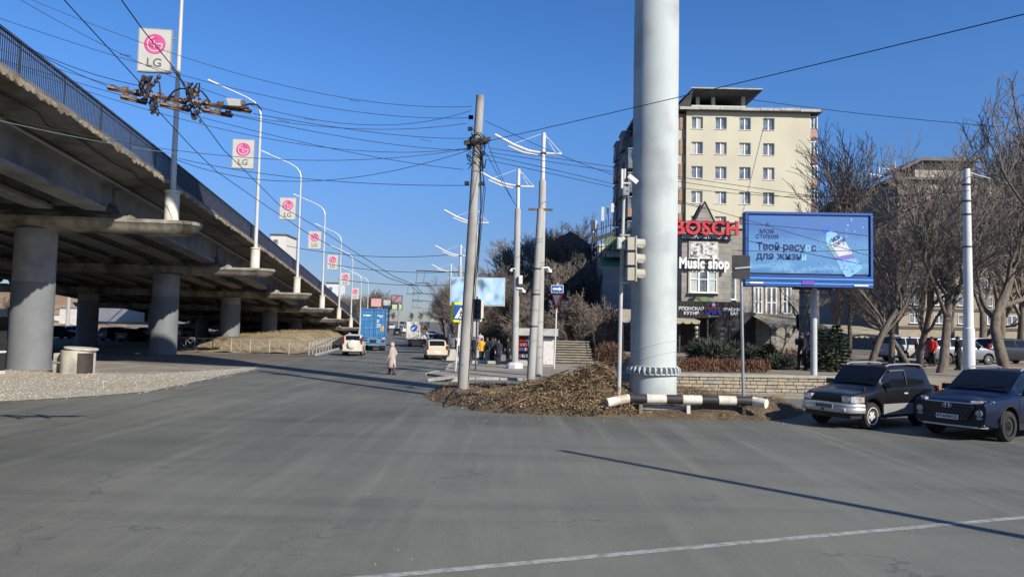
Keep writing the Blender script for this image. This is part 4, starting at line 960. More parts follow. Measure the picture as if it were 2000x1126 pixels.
# letters
bosch_red = mat('letter_red', (.52, .035, .045), (.60, .05, .06), 3, .4); let_side = mat('letter_side', (.05, .012, .015), rough=.5)
def sign_word(txt, px0, px1, pyc, d, size, m_, depth, label, cat, bold=0., spacing=1.):
    a, b_ = P(px0, pyc, d), P(px1, pyc, d)
    t = empty('sign_lettering', ((a.x+b_.x)/2, d, (a.z+b_.z)/2), 0, label, cat)
    put_text(txt, 'letters', m_, t, (0, 0, 0), size, width=b_.x-a.x, extrude=depth, bold=bold, spacing=spacing); return t
def word_letters(txt, px0, px1, pyc, hpx, d, m_, depth, label, bold):
    sc_ = d/F; t = sign_word(txt, px0, px1, pyc+2, d, hpx*sc_/.727, m_, depth, label, 'sign', bold, 1.08)
    return t
bo = word_letters('BOSCH', 1317.5, 1441.5, 444, 28, FY-.55, bosch_red, .12, 'big red capital letters on the stone shop front', .045)
mb = MB()
for x in (-2.4, 0, 2.4): mb.box((x, .3, -.2), (.06, .5, .06))
mb.box((0, .2, -.45), (5, .05, .06)); mb.build('letter_frame', dark_iron, bo)
el = word_letters('ЭЛЕКТРОИНСТРУМЕНТЫ', 1333, 1420, 460.5, 7.5, FY-.32, mat('letter_pale_blue', (.62, .72, .78), rough=.4), .03, 'row of small white capital letters on a dark strip below the red letters', .008)
mb = MB(); mb.box((0, .16, -.03), (3.75, .2, .34)); mb.build('backing_strip', mat('navy_strip', (.012, .02, .05), rough=.5), el)
ms = word_letters('Music shop', 1326, 1424, 513, 21, FY-.3, mat('letter_white', (.78, .77, .74), rough=.4), .07, 'white rounded lettering above the pale shop window', .05)
# dark restaurant fascia with its signs
fa = empty('restaurant_front', (0, 0, 0), 0, 'dark slatted restaurant front with a wide sign board and recessed terrace', 'shop front')
RY = EY-4.4
a, b_ = P(1322, 587, RY), P(1452, 622, RY); xc = (a.x+b_.x)/2; zc = (a.z+b_.z)/2; w_ = b_.x-a.x; h_ = a.z-b_.z
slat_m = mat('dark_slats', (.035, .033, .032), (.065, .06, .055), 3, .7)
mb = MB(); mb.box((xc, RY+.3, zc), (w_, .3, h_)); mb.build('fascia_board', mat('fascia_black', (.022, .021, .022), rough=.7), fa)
mb = MB()
k = 0
while k*.11 < w_-.1:
    mb.box((a.x+.06+k*.11, RY+.12, zc+rng.uniform(-.02, .02)), (.06, .06, h_)); k += 1
mb.build('fascia_slats', slat_m, fa)
mb = MB(); mb.box((xc, RY+2.6, zc+h_/2-.05), (w_, 4.6, .1)); mb.build('fascia_roof', slat_m, fa)
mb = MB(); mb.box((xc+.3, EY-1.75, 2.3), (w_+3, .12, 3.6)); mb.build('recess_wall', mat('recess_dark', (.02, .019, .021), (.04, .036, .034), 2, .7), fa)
for px in (1327, 1382, 1425, 1446): mb = MB(); q = P(px, 650, RY+.3); mb.box((q.x, RY+.3, (zc-h_/2+.86)/2), (.12, .12, zc-h_/2-.86)); mb.build('terrace_post', slat_m, fa)
mb = MB(); mb.prism([(P(1356, 580, RY).x, zc+h_/2), (P(1392, 580, RY).x, zc+h_/2), (P(1386, 580, RY).x, zc+h_/2+.34), (P(1362, 580, RY).x, zc+h_/2+.34)], RY+.2, RY+2.5, 'y'); mb.build('porch_roof', green_roof, fa)
def fsign(txt, px, py, size, m_, label, bold=.004, w_=None, sub=None):
    q = P(px, py, RY+.05); t = empty('sign_lettering', q, 0, label, 'sign')
    put_text(txt, 'letters', m_, t, (0, 0, 0), size, extrude=.015, bold=bold, width=w_)
    return t
wl = mat('sign_glow_white', (.72, .76, .78), rough=.4); um_blue = mat('sign_violet_blue', (.05, .05, .32), rough=.4); um_red = mat('sign_coral', (.45, .08, .05), rough=.4)
fsign('ЯПОНСКАЯ\nКУХНЯ', 1350, 607, .34, wl, 'small white two line lettering at left of the dark fascia', .006)
fsign('КРАСИВЫЙ\nБАР', 1434, 608.5, .30, wl, 'small white two line lettering at right of the dark fascia', .006)
um = fsign('UMAMI', 1393.5, 609.5, .52, um_blue, 'violet blue lettering with a round emblem at the middle of the fascia', .014, 1.12)
put_text('РЕСТОРАН', 'small_letters', um_red, um, (0, 0, .29), .13, width=.95, extrude=.01, bold=.002); put_text('БАР И КУХНЯ', 'small_letters', wl, um, (0, 0, -.3), .1, width=.75, extrude=.008)
mb = MB(); mb.lathe([(.19, 0), (.19, .02)], (0, 0, .55), 20, Matrix.Rotation(R(90), 3, 'X')); mb.build('round_emblem', um_blue, um); mb = MB(); mb.lathe([(.12, 0), (.12, .012)], (0, -.02, .56), 16, Matrix.Rotation(R(90), 3, 'X')); mb.build('emblem_bowl', mat('emblem_pink', (.5, .2, .25), rough=.4), um)
# awnings
tan_cloth = mat('awning_cloth', (.40, .35, .24), (.34, .295, .205), 2, .8)
def awning(px0, py0, px1, py1, d0, d1, label, flare=.0):
    a, b_ = P(px0, py0, d1), P(px1, py1, d0)
    xa, xb = P(px0, py0, d1).x, P(px1, py1, d1).x
    t = empty('awning', (0, 0, 0), 0, label, 'awning')
    z1, z0 = P((px0+px1)/2, py0, d1).z, P((px0+px1)/2, py1, d0).z
    mb = MB(); vs = [(xa, d1, z1), (xb, d1, z1-.1), (xb+flare, d0, z0), (xa-flare, d0, z0)]; mb.add(vs+[(x, y, z-.06) for x, y, z in vs], [(0, 1, 2, 3), (7, 6, 5, 4), (0, 4, 5, 1), (1, 5, 6, 2), (2, 6, 7, 3), (3, 7, 4, 0)]); mb.build('canopy', tan_cloth, t)
    mb = MB(); nn = 9
    for i in range(nn):
        u0, u1 = lerp(xa-flare, xb+flare, i/nn), lerp(xa-flare, xb+flare, (i+1)/nn); mb.prism([(u0, z0-.02), (u1, z0-.02), (u1-.06, z0-.20), ((u0+u1)/2, z0-.25), (u0+.06, z0-.20)], d0-.02, d0+.01, 'y')
    mb.build('valance', tan_cloth, t)
    mb = MB()
    for u in (xa-flare+.1, xb+flare-.1): mb.tube([(u, d0+.05, .86), (u, d0+.05, z0-.05)], .05, 8)
    mb.build('awning_post', black_m, t)
awning(1459, 611, 1546, 634, 52.0, 57.8, 'long tan awning to the right of the dark restaurant front', .3)
awning(1207, 604, 1322, 624, 52.5, 57.8, 'tan awning at the corner, partly behind the thick grey column', .5)
awning(1590, 633, 1680, 652, 54, 60, 'low pale awning behind the trees, right of the draped pole')
# lanterns under the fascia
for i, (px, py) in enumerate(((1360, 640), (1361, 650), (1361, 658), (1411, 641), (1411, 652), (1411, 661), (1432, 643), (1513, 652), (1540, 655))):
    lt = empty('lantern', P(px, py, RY+.8), 0, ('round paper lantern hanging in the dark terrace' if i < 7 else 'small square lantern hanging under the long tan awning'), 'lantern', 'round lanterns in the terrace' if i < 7 else 'square lanterns under the awning')
    mb = MB()
    (mb.ball((0, 0, 0), .17, 12, 8, (1, 1, .9)) if i < 7 else mb.box((0, 0, 0), (.2, .2, .34))); mb.build('shade', mat('paper_lantern', (.55, .52, .46), rough=.8), lt, smooth=i < 7)
    mb = MB(); mb.tube([(0, 0, .15), (0, 0, .36)], .012, 5); mb.lathe([(.08, .14), (.08, .18)], n=10); mb.build('cord', black_m, lt)
# green roofs, cream end and antennas at the left side of the annex
gx = xl
for (pxa, pya, pxb, pyb, dd, lab) in ((1185, 457, 1236, 478, 66, 1), (1180, 482, 1236, 494, 64, 2), (1176, 497, 1222, 521, 62.5, 3)):
    a, b_ = P(pxa, pya, dd), P(pxb, pyb, dd-1.5)
    mb = MB(); vs = [(a.x+.3, dd+2, a.z), (b_.x, dd+2, a.z), (b_.x, dd-1.5, b_.z), (a.x-.4, dd-1.5, b_.z)]; mb.add(vs+[(x, y, z-.12) for x, y, z in vs], [(0, 1, 2, 3), (7, 6, 5, 4), (0, 4, 5, 1), (1, 5, 6, 2), (2, 6, 7, 3), (3, 7, 4, 0)])
    for i in range(10):
        u = (i+.5)/10; mb.tube([(lerp(vs[0][0], vs[1][0], u), dd+2, a.z+.03), (lerp(vs[3][0], vs[2][0], u), dd-1.5, b_.z+.03)], .03, 4)
    mb.build('green_roof', green_roof, annex)
a, b_ = P(1170, 476, 83), P(1192, 512, 83); mb = MB(); mb.box(((a.x+b_.x)/2, 83.4, (a.z+b_.z)/2), (b_.x-a.x, 1.2, a.z-b_.z)); mb.build('cream_end_wall', mat('cream_end', (.55, .49, .36), (.46, .41, .3), 1.5, .9), annex)
def antenna(px, py0, py1, d, label, wide=.28):
    a, b_ = P(px, py0, d), P(px, py1, d); t = empty('antenna', ((a.x+b_.x)/2, d, b_.z), 0, label, 'antenna')
    h_ = a.z-b_.z; mb = MB(); mb.box((0, 0, h_*.62), (wide, .14, h_*.75)); mb.build('panel', box_white, t); mb = MB(); mb.tube([(.1, .15, -.8), (.1, .15, h_)], .04, 6); mb.box((.05, .1, h_*.4), (.1, .2, .08)); mb.build('mounting_pole', dark_iron, t)
antenna(1177, 404, 440, 69, 'tall cream antenna panel on the annex roof edge'); antenna(1196, 397, 420, 69, 'white antenna panel nearest the tower balconies', .3); antenna(1187, 404, 424, 69.5, 'short white antenna between the two taller panels', .22); antenna(1160, 430, 462, 70, 'grey blue antenna box at the left end of the roof', .6)
mb = MB()
for px in (1157, 1166, 1175, 1184, 1193, 1201): a = P(px, 425+abs(px-1190)*.5, 69); mb.tube([a, (a.x, a.y, 9.0)], .05, 5)
for pya, pyb in ((452, 436), (470, 455), (484, 478)): mb.tube([P(1155, pya, 69), P(1203, pyb, 69)], .045, 5)
for i in range(7): a = P(1160+6*i, 468-2*i, 69); mb.box(a, (.3, .25, .4))
mb.build('antenna_rack', dark_iron, annex)

# ---------------------------------------------------------------- second apartment block at the far right and smaller far buildings
b2 = empty('apartment_block', (0, 0, 0), 0, 'tan five storey apartment block with dark bands behind the bare trees', 'building')
D2 = 118; cx0, cx1 = P(1755, 600, D2).x, P(2080, 600, D2).x; zt2 = P(1755, 352, D2).z
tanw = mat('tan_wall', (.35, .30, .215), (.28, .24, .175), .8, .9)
mb = MB(); mb.box(((cx0+cx1)/2, D2+12, zt2/2), (cx1-cx0, 24, zt2)); mb.build('front_block', tanw, b2)
d3 = 150; lx = P(1640, 600, d3).x
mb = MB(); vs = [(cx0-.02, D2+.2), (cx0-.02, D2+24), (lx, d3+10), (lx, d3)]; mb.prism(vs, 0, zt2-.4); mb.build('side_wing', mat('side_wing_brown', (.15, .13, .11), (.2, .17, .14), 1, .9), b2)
mb = MB(); mb.box(((cx0+cx1)/2, D2+12, zt2+.25), (cx1-cx0+1.6, 25.6, .4)); mb.prism([(cx0-.9, D2-.6), (cx0-.9, D2+25), (lx-.8, d3+11), (lx-.8, d3-1)], zt2+.0, zt2+.42); mb.build('roof', metal_roof, b2)
px0, px1 = P(1790, 330, D2+2).x, P(1905, 330, D2+2).x; zph = P(1840, 308, D2).z
mb = MB(); mb.box(((px0+px1)/2, D2+6, (zt2+zph)/2), (px1-px0, 7, zph-zt2)); mb.build('penthouse', mat('penthouse_tan', (.44, .4, .33), (.3, .28, .24), 1.5, .9), b2)
mb = MB(); mb.prism([(px0-3.2, zph-1.7), (px0+.3, zph+.3), (px1+1.6, zph+.3), (px1+.2, zph-.25), (px0+.4, zph-.25), (px0-3.0, zph-2.0)], D2+1, D2+11, 'y'); mb.build('penthouse_roof', metal_roof, b2)
st = (zt2-1.0)/8
for r_ in range(8):
    z = zt2-1.9-r_*3.0
    if z < 2: break
    mb = MB(); mb.box(((cx0+cx1)/2, D2-.06, z-1.5), (cx1-cx0, .12, .42)); mb.build('dark_band', mat('band_brown', (.10, .085, .07), rough=.9), b2)
    for c_ in range(7):
        x = cx0+2.6+c_*4.0; window(b2, x, D2-.03, z, 1.7, 1.5, 1)
    for c_ in range(6):
        u = (c_+.6)/6.4; x, y = lerp(cx0, lx, u), lerp(D2, d3, u); mb = MB(); mb.box((x-.1, y-.1, z), (1.5, .25, 1.5), math.atan2(d3-D2, lx-cx0)); mb.build('side_window', win_glass, b2)
for (px, py, w_) in ((1717, 339, 30), (1748, 330, 58)):
    q = P(px, py, D2+8); t = empty('roof_mast', q, 0, 'white cross shaped mast above the tan block roof', 'mast', 'white cross masts on the tan block')
    mb = MB(); mb.tube([(0, 0, -3), (0, 0, 1.4)], .12, 6); mb.build('mast_pole', white_metal, t); mb = MB(); mb.tube([(-2.4, 0, 0), (4.2 if w_ > 40 else 1, 0, -.6)], .14, 6); mb.build('cross_arm', white_metal, t)
def far_block(px0, py0, px1, d, m_, label, name='far_building', z0=None):
    a, b_ = P(px0, py0, d), P(px1, py0, d); w_ = b_.x-a.x; t = empty(name, ((a.x+b_.x)/2, d, 0), 0, label, 'building'); h_ = a.z
    mb = MB(); mb.box((0, 5, h_/2), (w_, 10, h_)); mb.build('wall', m_, t); mb = MB(); mb.box((0, 5, h_+.2), (w_+.6, 10.6, .4)); mb.build('roof', metal_roof, t)
    for r_ in range(3):
        for c_ in range(max(1, int(w_/3))):
            mb = MB(); mb.box((-w_/2+1.5+c_*3, -.02, h_-2-r_*3), (1.3, .1, 1.4)); mb.build('window', win_glass, t)
far_block(529, 459, 559, 210, mat('far_white', (.6, .58, .52), rough=.8), 'pale far building showing above the overpass between lamp posts')
far_block(638, 553, 662, 260, mat('far_grey_white', (.6, .62, .64), rough=.8), 'white far building at the low end of the overpass')
# house roof on the wooded hill
hq = P(1110, 452, 112); t = empty('hill_house', (hq.x, 112, hq.z-3), R(4), 'dark roofed house at the top of the wooded slope', 'house')
mb = MB(); mb.box((0, 3, -3), (7.4, 6, 7)); mb.build('wall', mat('house_wall', (.16, .14, .13), (.11, .1, .09), 1, .9), t)
mb = MB(); mb.prism([(-4.6, .2), (4.6, .2), (.3, 3.0)], -.6, 6.6, 'y'); mb.build('roof', mat('house_roof', (.05, .05, .06), (.08, .075, .075), 1.5, .7), t)
# ---------------------------------------------------------------- vehicles
def vehicle(name, L, W, Hh, paint_m, spec):
    """front at x=+L/2, left side +y. spec: nose, hood, cowl, roof0, roof1, tail, belt, hoodz, nosez, clear, axles, wr"""
    S_ = spec; t = empty(name)
    xs_ = sorted(set([0, .015*L, .04*L, .08*L, .14*L, S_['cowl']*.75, S_['cowl'], S_['roof0'], S_['roof1'], S_['tail'], L, L-.02, L-.07, L-.16]+[S_['cowl']+(S_['roof0']-S_['cowl'])*k for k in (.33, .66)]+[S_['roof0']+(S_['roof1']-S_['roof0'])*k/6 for k in range(1, 6)]+[S_['roof1']+(S_['tail']-S_['roof1'])*k for k in (.33, .66)]))
    def sh(s):       # shoulder / bonnet height
        c = S_['cowl']
        if s < c: return lerp(S_['nosez'], S_['hoodz'], min(1, (s/c))**.45) if s < c*.98 else S_['belt']
        return S_['belt']+.05*(s-c)/L
    def rz(s):
        b = sh(s)
        if s <= S_['cowl']: return b+.035*min(1, s/.4)
        if s < S_['roof0']: return lerp(b+.03, Hh-.02, ((s-S_['cowl'])/(S_['roof0']-S_['cowl']))**.9)
        if s <= S_['roof1']: 
            u = (s-S_['roof0'])/(S_['roof1']-S_['roof0']); return Hh-.02+.035*math.sin(math.pi*u)-.03*u
        if s < S_['tail']: return lerp(Hh-.05, b+.03, (s-S_['roof1'])/(S_['tail']-S_['roof1']))
        return b+.02
    def hw(s):
        w = W/2; f = max(0, 1-s/(.22*L)); r_ = max(0, 1-(L-s)/(.14*L)); return w*(1-S_.get('ntap', .13)*f**1.8-.09*r_**2)
    def zb(s):
        f = max(0, 1-s/.35); r_ = max(0, 1-(L-s)/.35); return S_['clear']+.10*f+.10*r_
    def ringpts(s):
        w = hw(s); b = sh(s); r_ = rz(s); g_ = max(0, min(1, (r_-b-.04)/(Hh-b))); zm = (zb(s)+b)/2
        wt = lerp(.80*w, W/2*S_.get('tumble', .74), g_)
        wl_ = lerp(.90*w, .91*w, g_)
        return [(0, zb(s)), (.80*w, zb(s)), (.955*w, zb(s)+.10), (w, zm), (w*.99, b-.10), (.955*w, b-.015), (wl_, b+.008), (lerp(wl_, wt, .5)+.015*g_, lerp(b+.01, r_-.035, .5)), (wt, r_-.05*g_-.012), (wt-.09, r_-.012), (wt*.5, r_+.004), (0, r_+.008)]
    X = lambda s: L/2-s
    rows = []
    for s in xs_:
        rp = ringpts(s); full = [(X(s), y, z) for y, z in rp]+[(X(s), -y, z) for y, z in rp[-2:0:-1]]; rows.append(full+[full[0]])
    mb = MB(); mb.grid(rows); n = len(rows[0])-1
    mb.add(rows[0][:-1], [tuple(range(n))]); mb.add(rows[-1][:-1], [tuple(range(n))[::-1]])
    bmx = bmesh.new(); me = mb.mesh('body', paint_m, fix=False); bmx.from_mesh(me); bmesh.ops.remove_doubles(bmx, verts=bmx.verts, dist=1e-5); bmesh.ops.recalc_face_normals(bmx, faces=bmx.faces); bmx.to_mesh(me); bmx.free()
    body = bpy.data.objects.new('body', me); COL.objects.link(body)
    if S_.get('arch', True):
        cut = MB()
        for ax in S_['axles']:
            for sy in (-1, 1): cut.lathe([(S_['wr']*1.2, -.28), (S_['wr']*1.2, .30)], (X(ax), sy*(W/2-.02), S_['wr']+.04), 28, Matrix.Rotation(R(90), 3, 'X'))
        co = cut.build('cut', trim_black)
        md = body.modifiers.new('arch', 'BOOLEAN'); md.operation = 'DIFFERENCE'; md.object = co; md.solver = 'EXACT'; md.material_mode = 'TRANSFER' if hasattr(md, 'material_mode') else md.material_mode
        nm = evalmesh(body); body.modifiers.clear(); body.data = nm; bpy.data.objects.remove(co)
    body.data.polygons.foreach_set('use_smooth', [True]*len(body.data.polygons)); body.data.set_sharp_from_angle(angle=R(33)); body.parent = t; body.name = 'body'
    # glass: strips lying 6 mm proud of the shell
    def gstrip(name, pts_rows, m_=glass_dark, par=t):
        m2 = MB(); m2.grid(pts_rows); return m2.build(name, m_, par, smooth=True, fix=False)
    def sidept(s, u, sy):
        rp = ringpts(s); (y0, z0), (ym, zm_), (y1, z1) = rp[6], rp[7], rp[8]
        p = (lerp(y0, ym, u*2), lerp(z0, zm_, u*2)) if u < .5 else (lerp(ym, y1, u*2-1), lerp(zm_, z1, u*2-1)); return (X(s), sy*(p[0]+.008), p[1])
    for sy in (1, -1):
        for (a, b_) in S_['wins']:
            k = [lerp(a, b_, i/8) for i in range(9)]; k = sorted(set(k+[S_['roof0']] if a < S_['roof0'] < b_ else k))
            gstrip('window', [[sidept(s, u, sy) for s in k] for u in (.10, .3, .5, .7, .90)])
    def front_pt(s, v, dn):
        rp = ringpts(s); wt = lerp(rp[6][0], rp[8][0], .8)*.93; return (X(s)+dn[0], wt*v, rz(s)+.012-.02*abs(v)**3+dn[1])
    c0, c1 = lerp(S_['cowl'], S_['roof0'], .07), lerp(S_['cowl'], S_['roof0'], .93)
    gstrip('windscreen', [[front_pt(lerp(c0, c1, i/6), v, (.012, .008)) for v in (-1, -.6, -.2, .2, .6, 1)] for i in range(7)])
    c0, c1 = lerp(S_['roof1'], S_['tail'], .10), lerp(S_['roof1'], S_['tail'], .86)
    gstrip('rear_window', [[front_pt(lerp(c0, c1, i/4), v, (-.014, .008)) for v in (-.9, -.5, 0, .5, .9)] for i in range(5)])
    # wheels
    def wheel(ax, sy, rim_m, spokes=5):
        c = (X(ax), sy*(W/2-.13), S_['wr']); r = S_['wr']; Q = Matrix.Rotation(R(-90*sy), 3, 'X')
        m2 = MB(); m2.lathe([(r*.62, -.10), (r*.93, -.11), (r, -.07), (r, .07), (r*.93, .11), (r*.66, .105), (r*.62, .08)], c, 32, Q); o = m2.build('wheel', tyre_m, t, smooth=True, ang=50)
        m2 = MB(); m2.lathe([(r*.62, .085), (r*.66, .108), (r*.60, .112), (r*.56, .06)], c, 32, Q, cap=False); m2.lathe([(r*.16, .04), (r*.16, .085), (r*.1, .095)], c, 16, Q)
        for k in range(spokes):
            a = 2*math.pi*k/spokes+.3; d_ = Vector((math.cos(a), math.sin(a), 0)); p_ = Vector((-d_.y, d_.x, 0))
            vs = []
            for rr, wd, zz in ((r*.12, r*.10, .085), (r*.58, r*.15, .075)):
                for q in (-1, 1): vs.append(Vector(c)+Q@(d_*rr+p_*q*wd+Vector((0, 0, zz))))
            for rr, wd, zz in ((r*.12, r*.10, .04), (r*.58, r*.15, .04)):
                for q in (-1, 1): vs.append(Vector(c)+Q@(d_*rr+p_*q*wd+Vector((0, 0, zz))))
            m2.add(vs, [(0, 1, 3, 2), (4, 6, 7, 5), (0, 2, 6, 4), (1, 5, 7, 3)])
        rm = m2.build('rim', rim_m, o, smooth=True, ang=30)
        m2 = MB(); m2.lathe([(r*.56, .03), (0, .03)], c, 24, Q); m2.build('brake_disc', trim_black, rm)
    for ax in S_['axles']:
        for sy in (1, -1): wheel(ax, sy, S_.get('rim', alloy), S_.get('spokes', 5))
    m2 = MB(); m2.box((0, 0, S_['clear']+.12), (L*.82, W*.72, .16)); m2.build('underbody', trim_black, t)
    t['_x'] = 0; del t['_x']
    return t, X, ringpts, sidept
def add(t, name, m_, fn, **k):
    mb = MB(); fn(mb); return mb.build(name, m_, t, **k)
def rbox(mb, c, d, r=.03):       # box with bevelled long edges (in y-z front face)
    hx, hy, hz = d[0]/2, d[1]/2, d[2]/2; r = min(r, hy*.9, hz*.9)
    poly = [(c[1]+sx*(hy-r)+r*math.cos(a), c[2]+sz*(hz-r)+r*math.sin(a)) for sx, sz, q in ((1, 1, 0), (-1, 1, 90), (-1, -1, 180), (1, -1, 270)) for a in [R(q+30*j) for j in range(4)]]
    mb.prism(poly, c[0]-hx, c[0]+hx, 'x')
def plate(t, x, z, front=True, txt=None, dark=False, y=0):
    s_ = 1 if front else -1
    o = add(t, 'number_plate', plate_m, lambda mb: mb.box((x, y, z), (.02, .52, .115)))
    if txt:
        me = text_mesh(txt, .098, 0.002, .002); xx_ = [v.co.x for v in me.vertices]; me.transform(Matrix.Diagonal((.47/(max(xx_)-min(xx_)), 1, 1, 1))); me.materials.clear(); me.materials.append(sign_black)
        me.transform(Matrix.Rotation(R(90*s_), 4, 'Z')); e = bpy.data.objects.new('plate_text', me); COL.objects.link(e); e.parent = o; e.location = (x+s_*.013, y, z)
def mirror_pair(t, X, side, s, z, m_):
    for sy in (1, -1):
        p = side(s, .12, sy); add(t, 'wing_mirror', m_, lambda mb: (mb.box((p[0], p[1]+sy*.13, z+.06), (.10, .2, .15), taper=.85), mb.box((p[0], p[1]+sy*.03, z), (.05, .12, .04))))
def place(t, x, y, hdg, label, cat='car', group=None, z=None):
    t.location = (x, y, (H(x, y)+.004) if z is None else z); t.rotation_euler.z = hdg; tag(t, label, cat, group); return t

chrome_l = mat('lamp_reflector', (.75, .75, .74), rough=.15, metal=.6)
# --- dark two-tone three-door SUV
navy_p = paint('paint_black_navy', (.006, .006, .0085)); silver_p = paint('paint_silver', (.42, .42, .41), .5)
V = dict(cowl=1.08, roof0=1.62, roof1=3.35, tail=3.66, belt=1.08, hoodz=1.03, nosez=.84, clear=.30, axles=(.74, 2.94), wr=.355, wins=((1.30, 2.26), (2.36, 3.42)), tumble=.78)
suv, X, rp_, side = vehicle('parked_suv', 3.80, 1.72, 1.66, navy_p, V)
L_ = 3.80
def bumper(t, name, m_, plan, prof):      # rounded section swept along the plan curve of a bumper
    mb = MB(); rows = []
    for i, p in enumerate(plan):
        a, b_ = Vector(plan[max(0, i-1)]), Vector(plan[min(len(plan)-1, i+1)]); n_ = Vector(((b_-a).y, -(b_-a).x)).normalized()
        rows.append([(p[0]+n_.x*o, p[1]+n_.y*o, z) for o, z in prof+[prof[0]]])
    mb.grid(rows); k = len(prof); mb.add(rows[0][:-1], [tuple(range(k))]); mb.add(rows[-1][:-1], [tuple(range(k))]); return mb.build(name, m_, t, smooth=True, ang=50)
def curve_plan(L_, w_, back, nose):
    return [(L_/2+nose-(nose+back)*abs(math.sin(a))**10-.09*abs(math.sin(a))**2, w_*math.sin(a)) for a in [R(-90+180*i/24) for i in range(25)]]
bumper(suv, 'bumper', silver_p, curve_plan(L_, .87, .22, .15), [(-.1, .44), (.0, .43), (.05, .455), (.06, .50), (.055, .575), (.045, .585), (.05, .60), (.05, .645), (.025, .685), (-.1, .70)])
add(suv, 'bumper_intake', trim_black, lambda mb: (mb.prism([(L_/2-.1, -.60), (L_/2+.15, -.5), (L_/2+.214, 0), (L_/2+.15, .5), (L_/2-.1, .60)], .475, .53)))
add(suv, 'lower_valance', trim_black, lambda mb: mb.prism([(L_/2-.32, -.80), (L_/2+.0, -.70), (L_/2+.13, 0), (L_/2+.0, .70), (L_/2-.32, .80)], .30, .44))
add(suv, 'grille', trim_black, lambda mb: (rbox(mb, (L_/2-.01, 0, .76), (.10, .86, .15)), [mb.box((L_/2+.045, 0, .71+.035*k), (.02, .82, .008)) for k in range(4)]))
for sy in (1, -1):
    add(suv, 'headlight', lamp_glass, lambda mb: mb.prism([(L_/2-.24, sy*.842), (L_/2-.09, sy*.815), (L_/2+.03, sy*.73), (L_/2+.06, sy*.47), (L_/2-.05, sy*.44), (L_/2-.28, sy*.70)], .715, .875), smooth=True)
    add(suv, 'indicator', mat('amber_lens', (.42, .30, .24), rough=.2) if 'amber_lens' not in MATS else MATS['amber_lens'], lambda mb: mb.prism([(L_/2-.36, sy*.852), (L_/2-.245, sy*.844), (L_/2-.26, sy*.70), (L_/2-.38, sy*.74)], .72, .865))
    add(suv, 'fog_light', lamp_glass, lambda mb: mb.lathe([(.055, 0), (.055, .05), (0, .055)], (L_/2+.13, sy*.60, .515), 14, Matrix.Rotation(R(90), 3, 'Y')))
    pts = [(s, side(s, 0, sy)) for s in (1.16, 1.6, 2.0, 2.4, 2.54)]
    add(suv, 'lower_door_panel', silver_p, lambda mb: mb.prism([(X(s), sy*.868) for s in (1.17, 2.5)]+[(X(s), sy*.80) for s in (2.5, 1.17)], .37, .66))
    add(suv, 'sill_step', trim_black, lambda mb: mb.box((X(1.84), sy*.80, .325), (1.3, .12, .06)))
    add(suv, 'door_handle', alloy, lambda mb: mb.box((X(2.16), sy*.862, .93), (.16, .04, .035)))
    add(suv, 'rear_quarter_panel', silver_p, lambda mb: mb.prism([(X(s), sy*.866) for s in (3.38, 3.62)]+[(X(s), sy*.78) for s in (3.62, 3.38)], .42, .66))
    add(suv, 'window_visor', mat('visor_smoke', (.10, .10, .10), rough=.25) if 'visor_smoke' not in MATS else MATS['visor_smoke'], lambda mb: mb.tube([Vector(side(s, .88, sy))+Vector((0, sy*.02, 0)) for s in (1.62, 1.8, 2.0, 2.25)], .028, 6))
    add(suv, 'tail_light', red_lens, lambda mb: mb.box((-L_/2+.03, sy*.76, .95), (.1, .14, .3)))
    add(suv, 'roof_rail', silver_p, lambda mb: mb.tube([(X(1.66), sy*.60, 1.655), (X(1.85), sy*.60, 1.695), (X(2.6), sy*.60, 1.712), (X(3.2), sy*.60, 1.692), (X(3.36), sy*.60, 1.64)], .022, 6))
    add(suv, 'pillar_trim', trim_black, lambda mb: mb.tube([Vector(side(2.31, u, sy)) for u in (.08, .5, .92)], .03, 5))
mirror_pair(suv, X, side, 1.33, 1.10, navy_p)
add(suv, 'fender_mirror', trim_black, lambda mb: (mb.box((X(.62), .66, 1.06), (.09, .05, .09)), mb.tube([(X(.62), .62, 1.0), (X(.62), .66, 1.05)], .015, 5)))
plate(suv, L_/2+.222, .60, True, 'М773АХ125', y=.06)
for o in [c for c in COL.objects if c.parent == suv and c.name.startswith('number_plate')]: o.data.materials.clear(); o.data.materials.append(mat('dirty_plate', (.20, .21, .22), (.30, .31, .32), 8, .6))
add(suv, 'spoiler', trim_black, lambda mb: mb.box((X(3.46), 0, 1.64), (.3, 1.2, .05)))
fl = G(1698, 837.5); hd = R(209.5); hv = Vector((math.cos(hd), math.sin(hd), 0)); lv = Vector((-hv.y, hv.x, 0))
c = fl-lv*.73-hv*(L_/2-.74); place(suv, c.x, c.y, hd, 'dark navy and silver three door SUV with roof rails, in front of the stone wall')
def seams(t, X, rp_, ss_, L_):
    for s in ss_:
        for sy in (1, -1): add(t, 'door_seam', trim_black, lambda mb: mb.tube([(X(s), sy*(y+.001), z) for y, z in rp_(s)[2:7]], .007, 5))
def wipers(t, X, rp_, s0):
    for sy in (.05, -.5): add(t, 'wiper', trim_black, lambda mb: mb.tube([(X(s0+.06), sy, rp_(s0+.06)[-1][1]+.03), (X(s0+.13), sy+.28, rp_(s0+.13)[-1][1]+.03), (X(s0+.16), sy+.56, rp_(s0+.16)[-1][1]+.022)], .010, 5))
seams(suv, X, rp_, (1.17, 2.31), L_); wipers(suv, X, rp_, 1.08)
for sy in (1, -1): add(suv, 'bonnet_seam', trim_black, lambda mb: mb.tube([(X(s), sy*rp_(s)[6][0]*.98, rp_(s)[6][1]+.006) for s in (.06, .3, .6, .9, 1.06)], .006, 5))
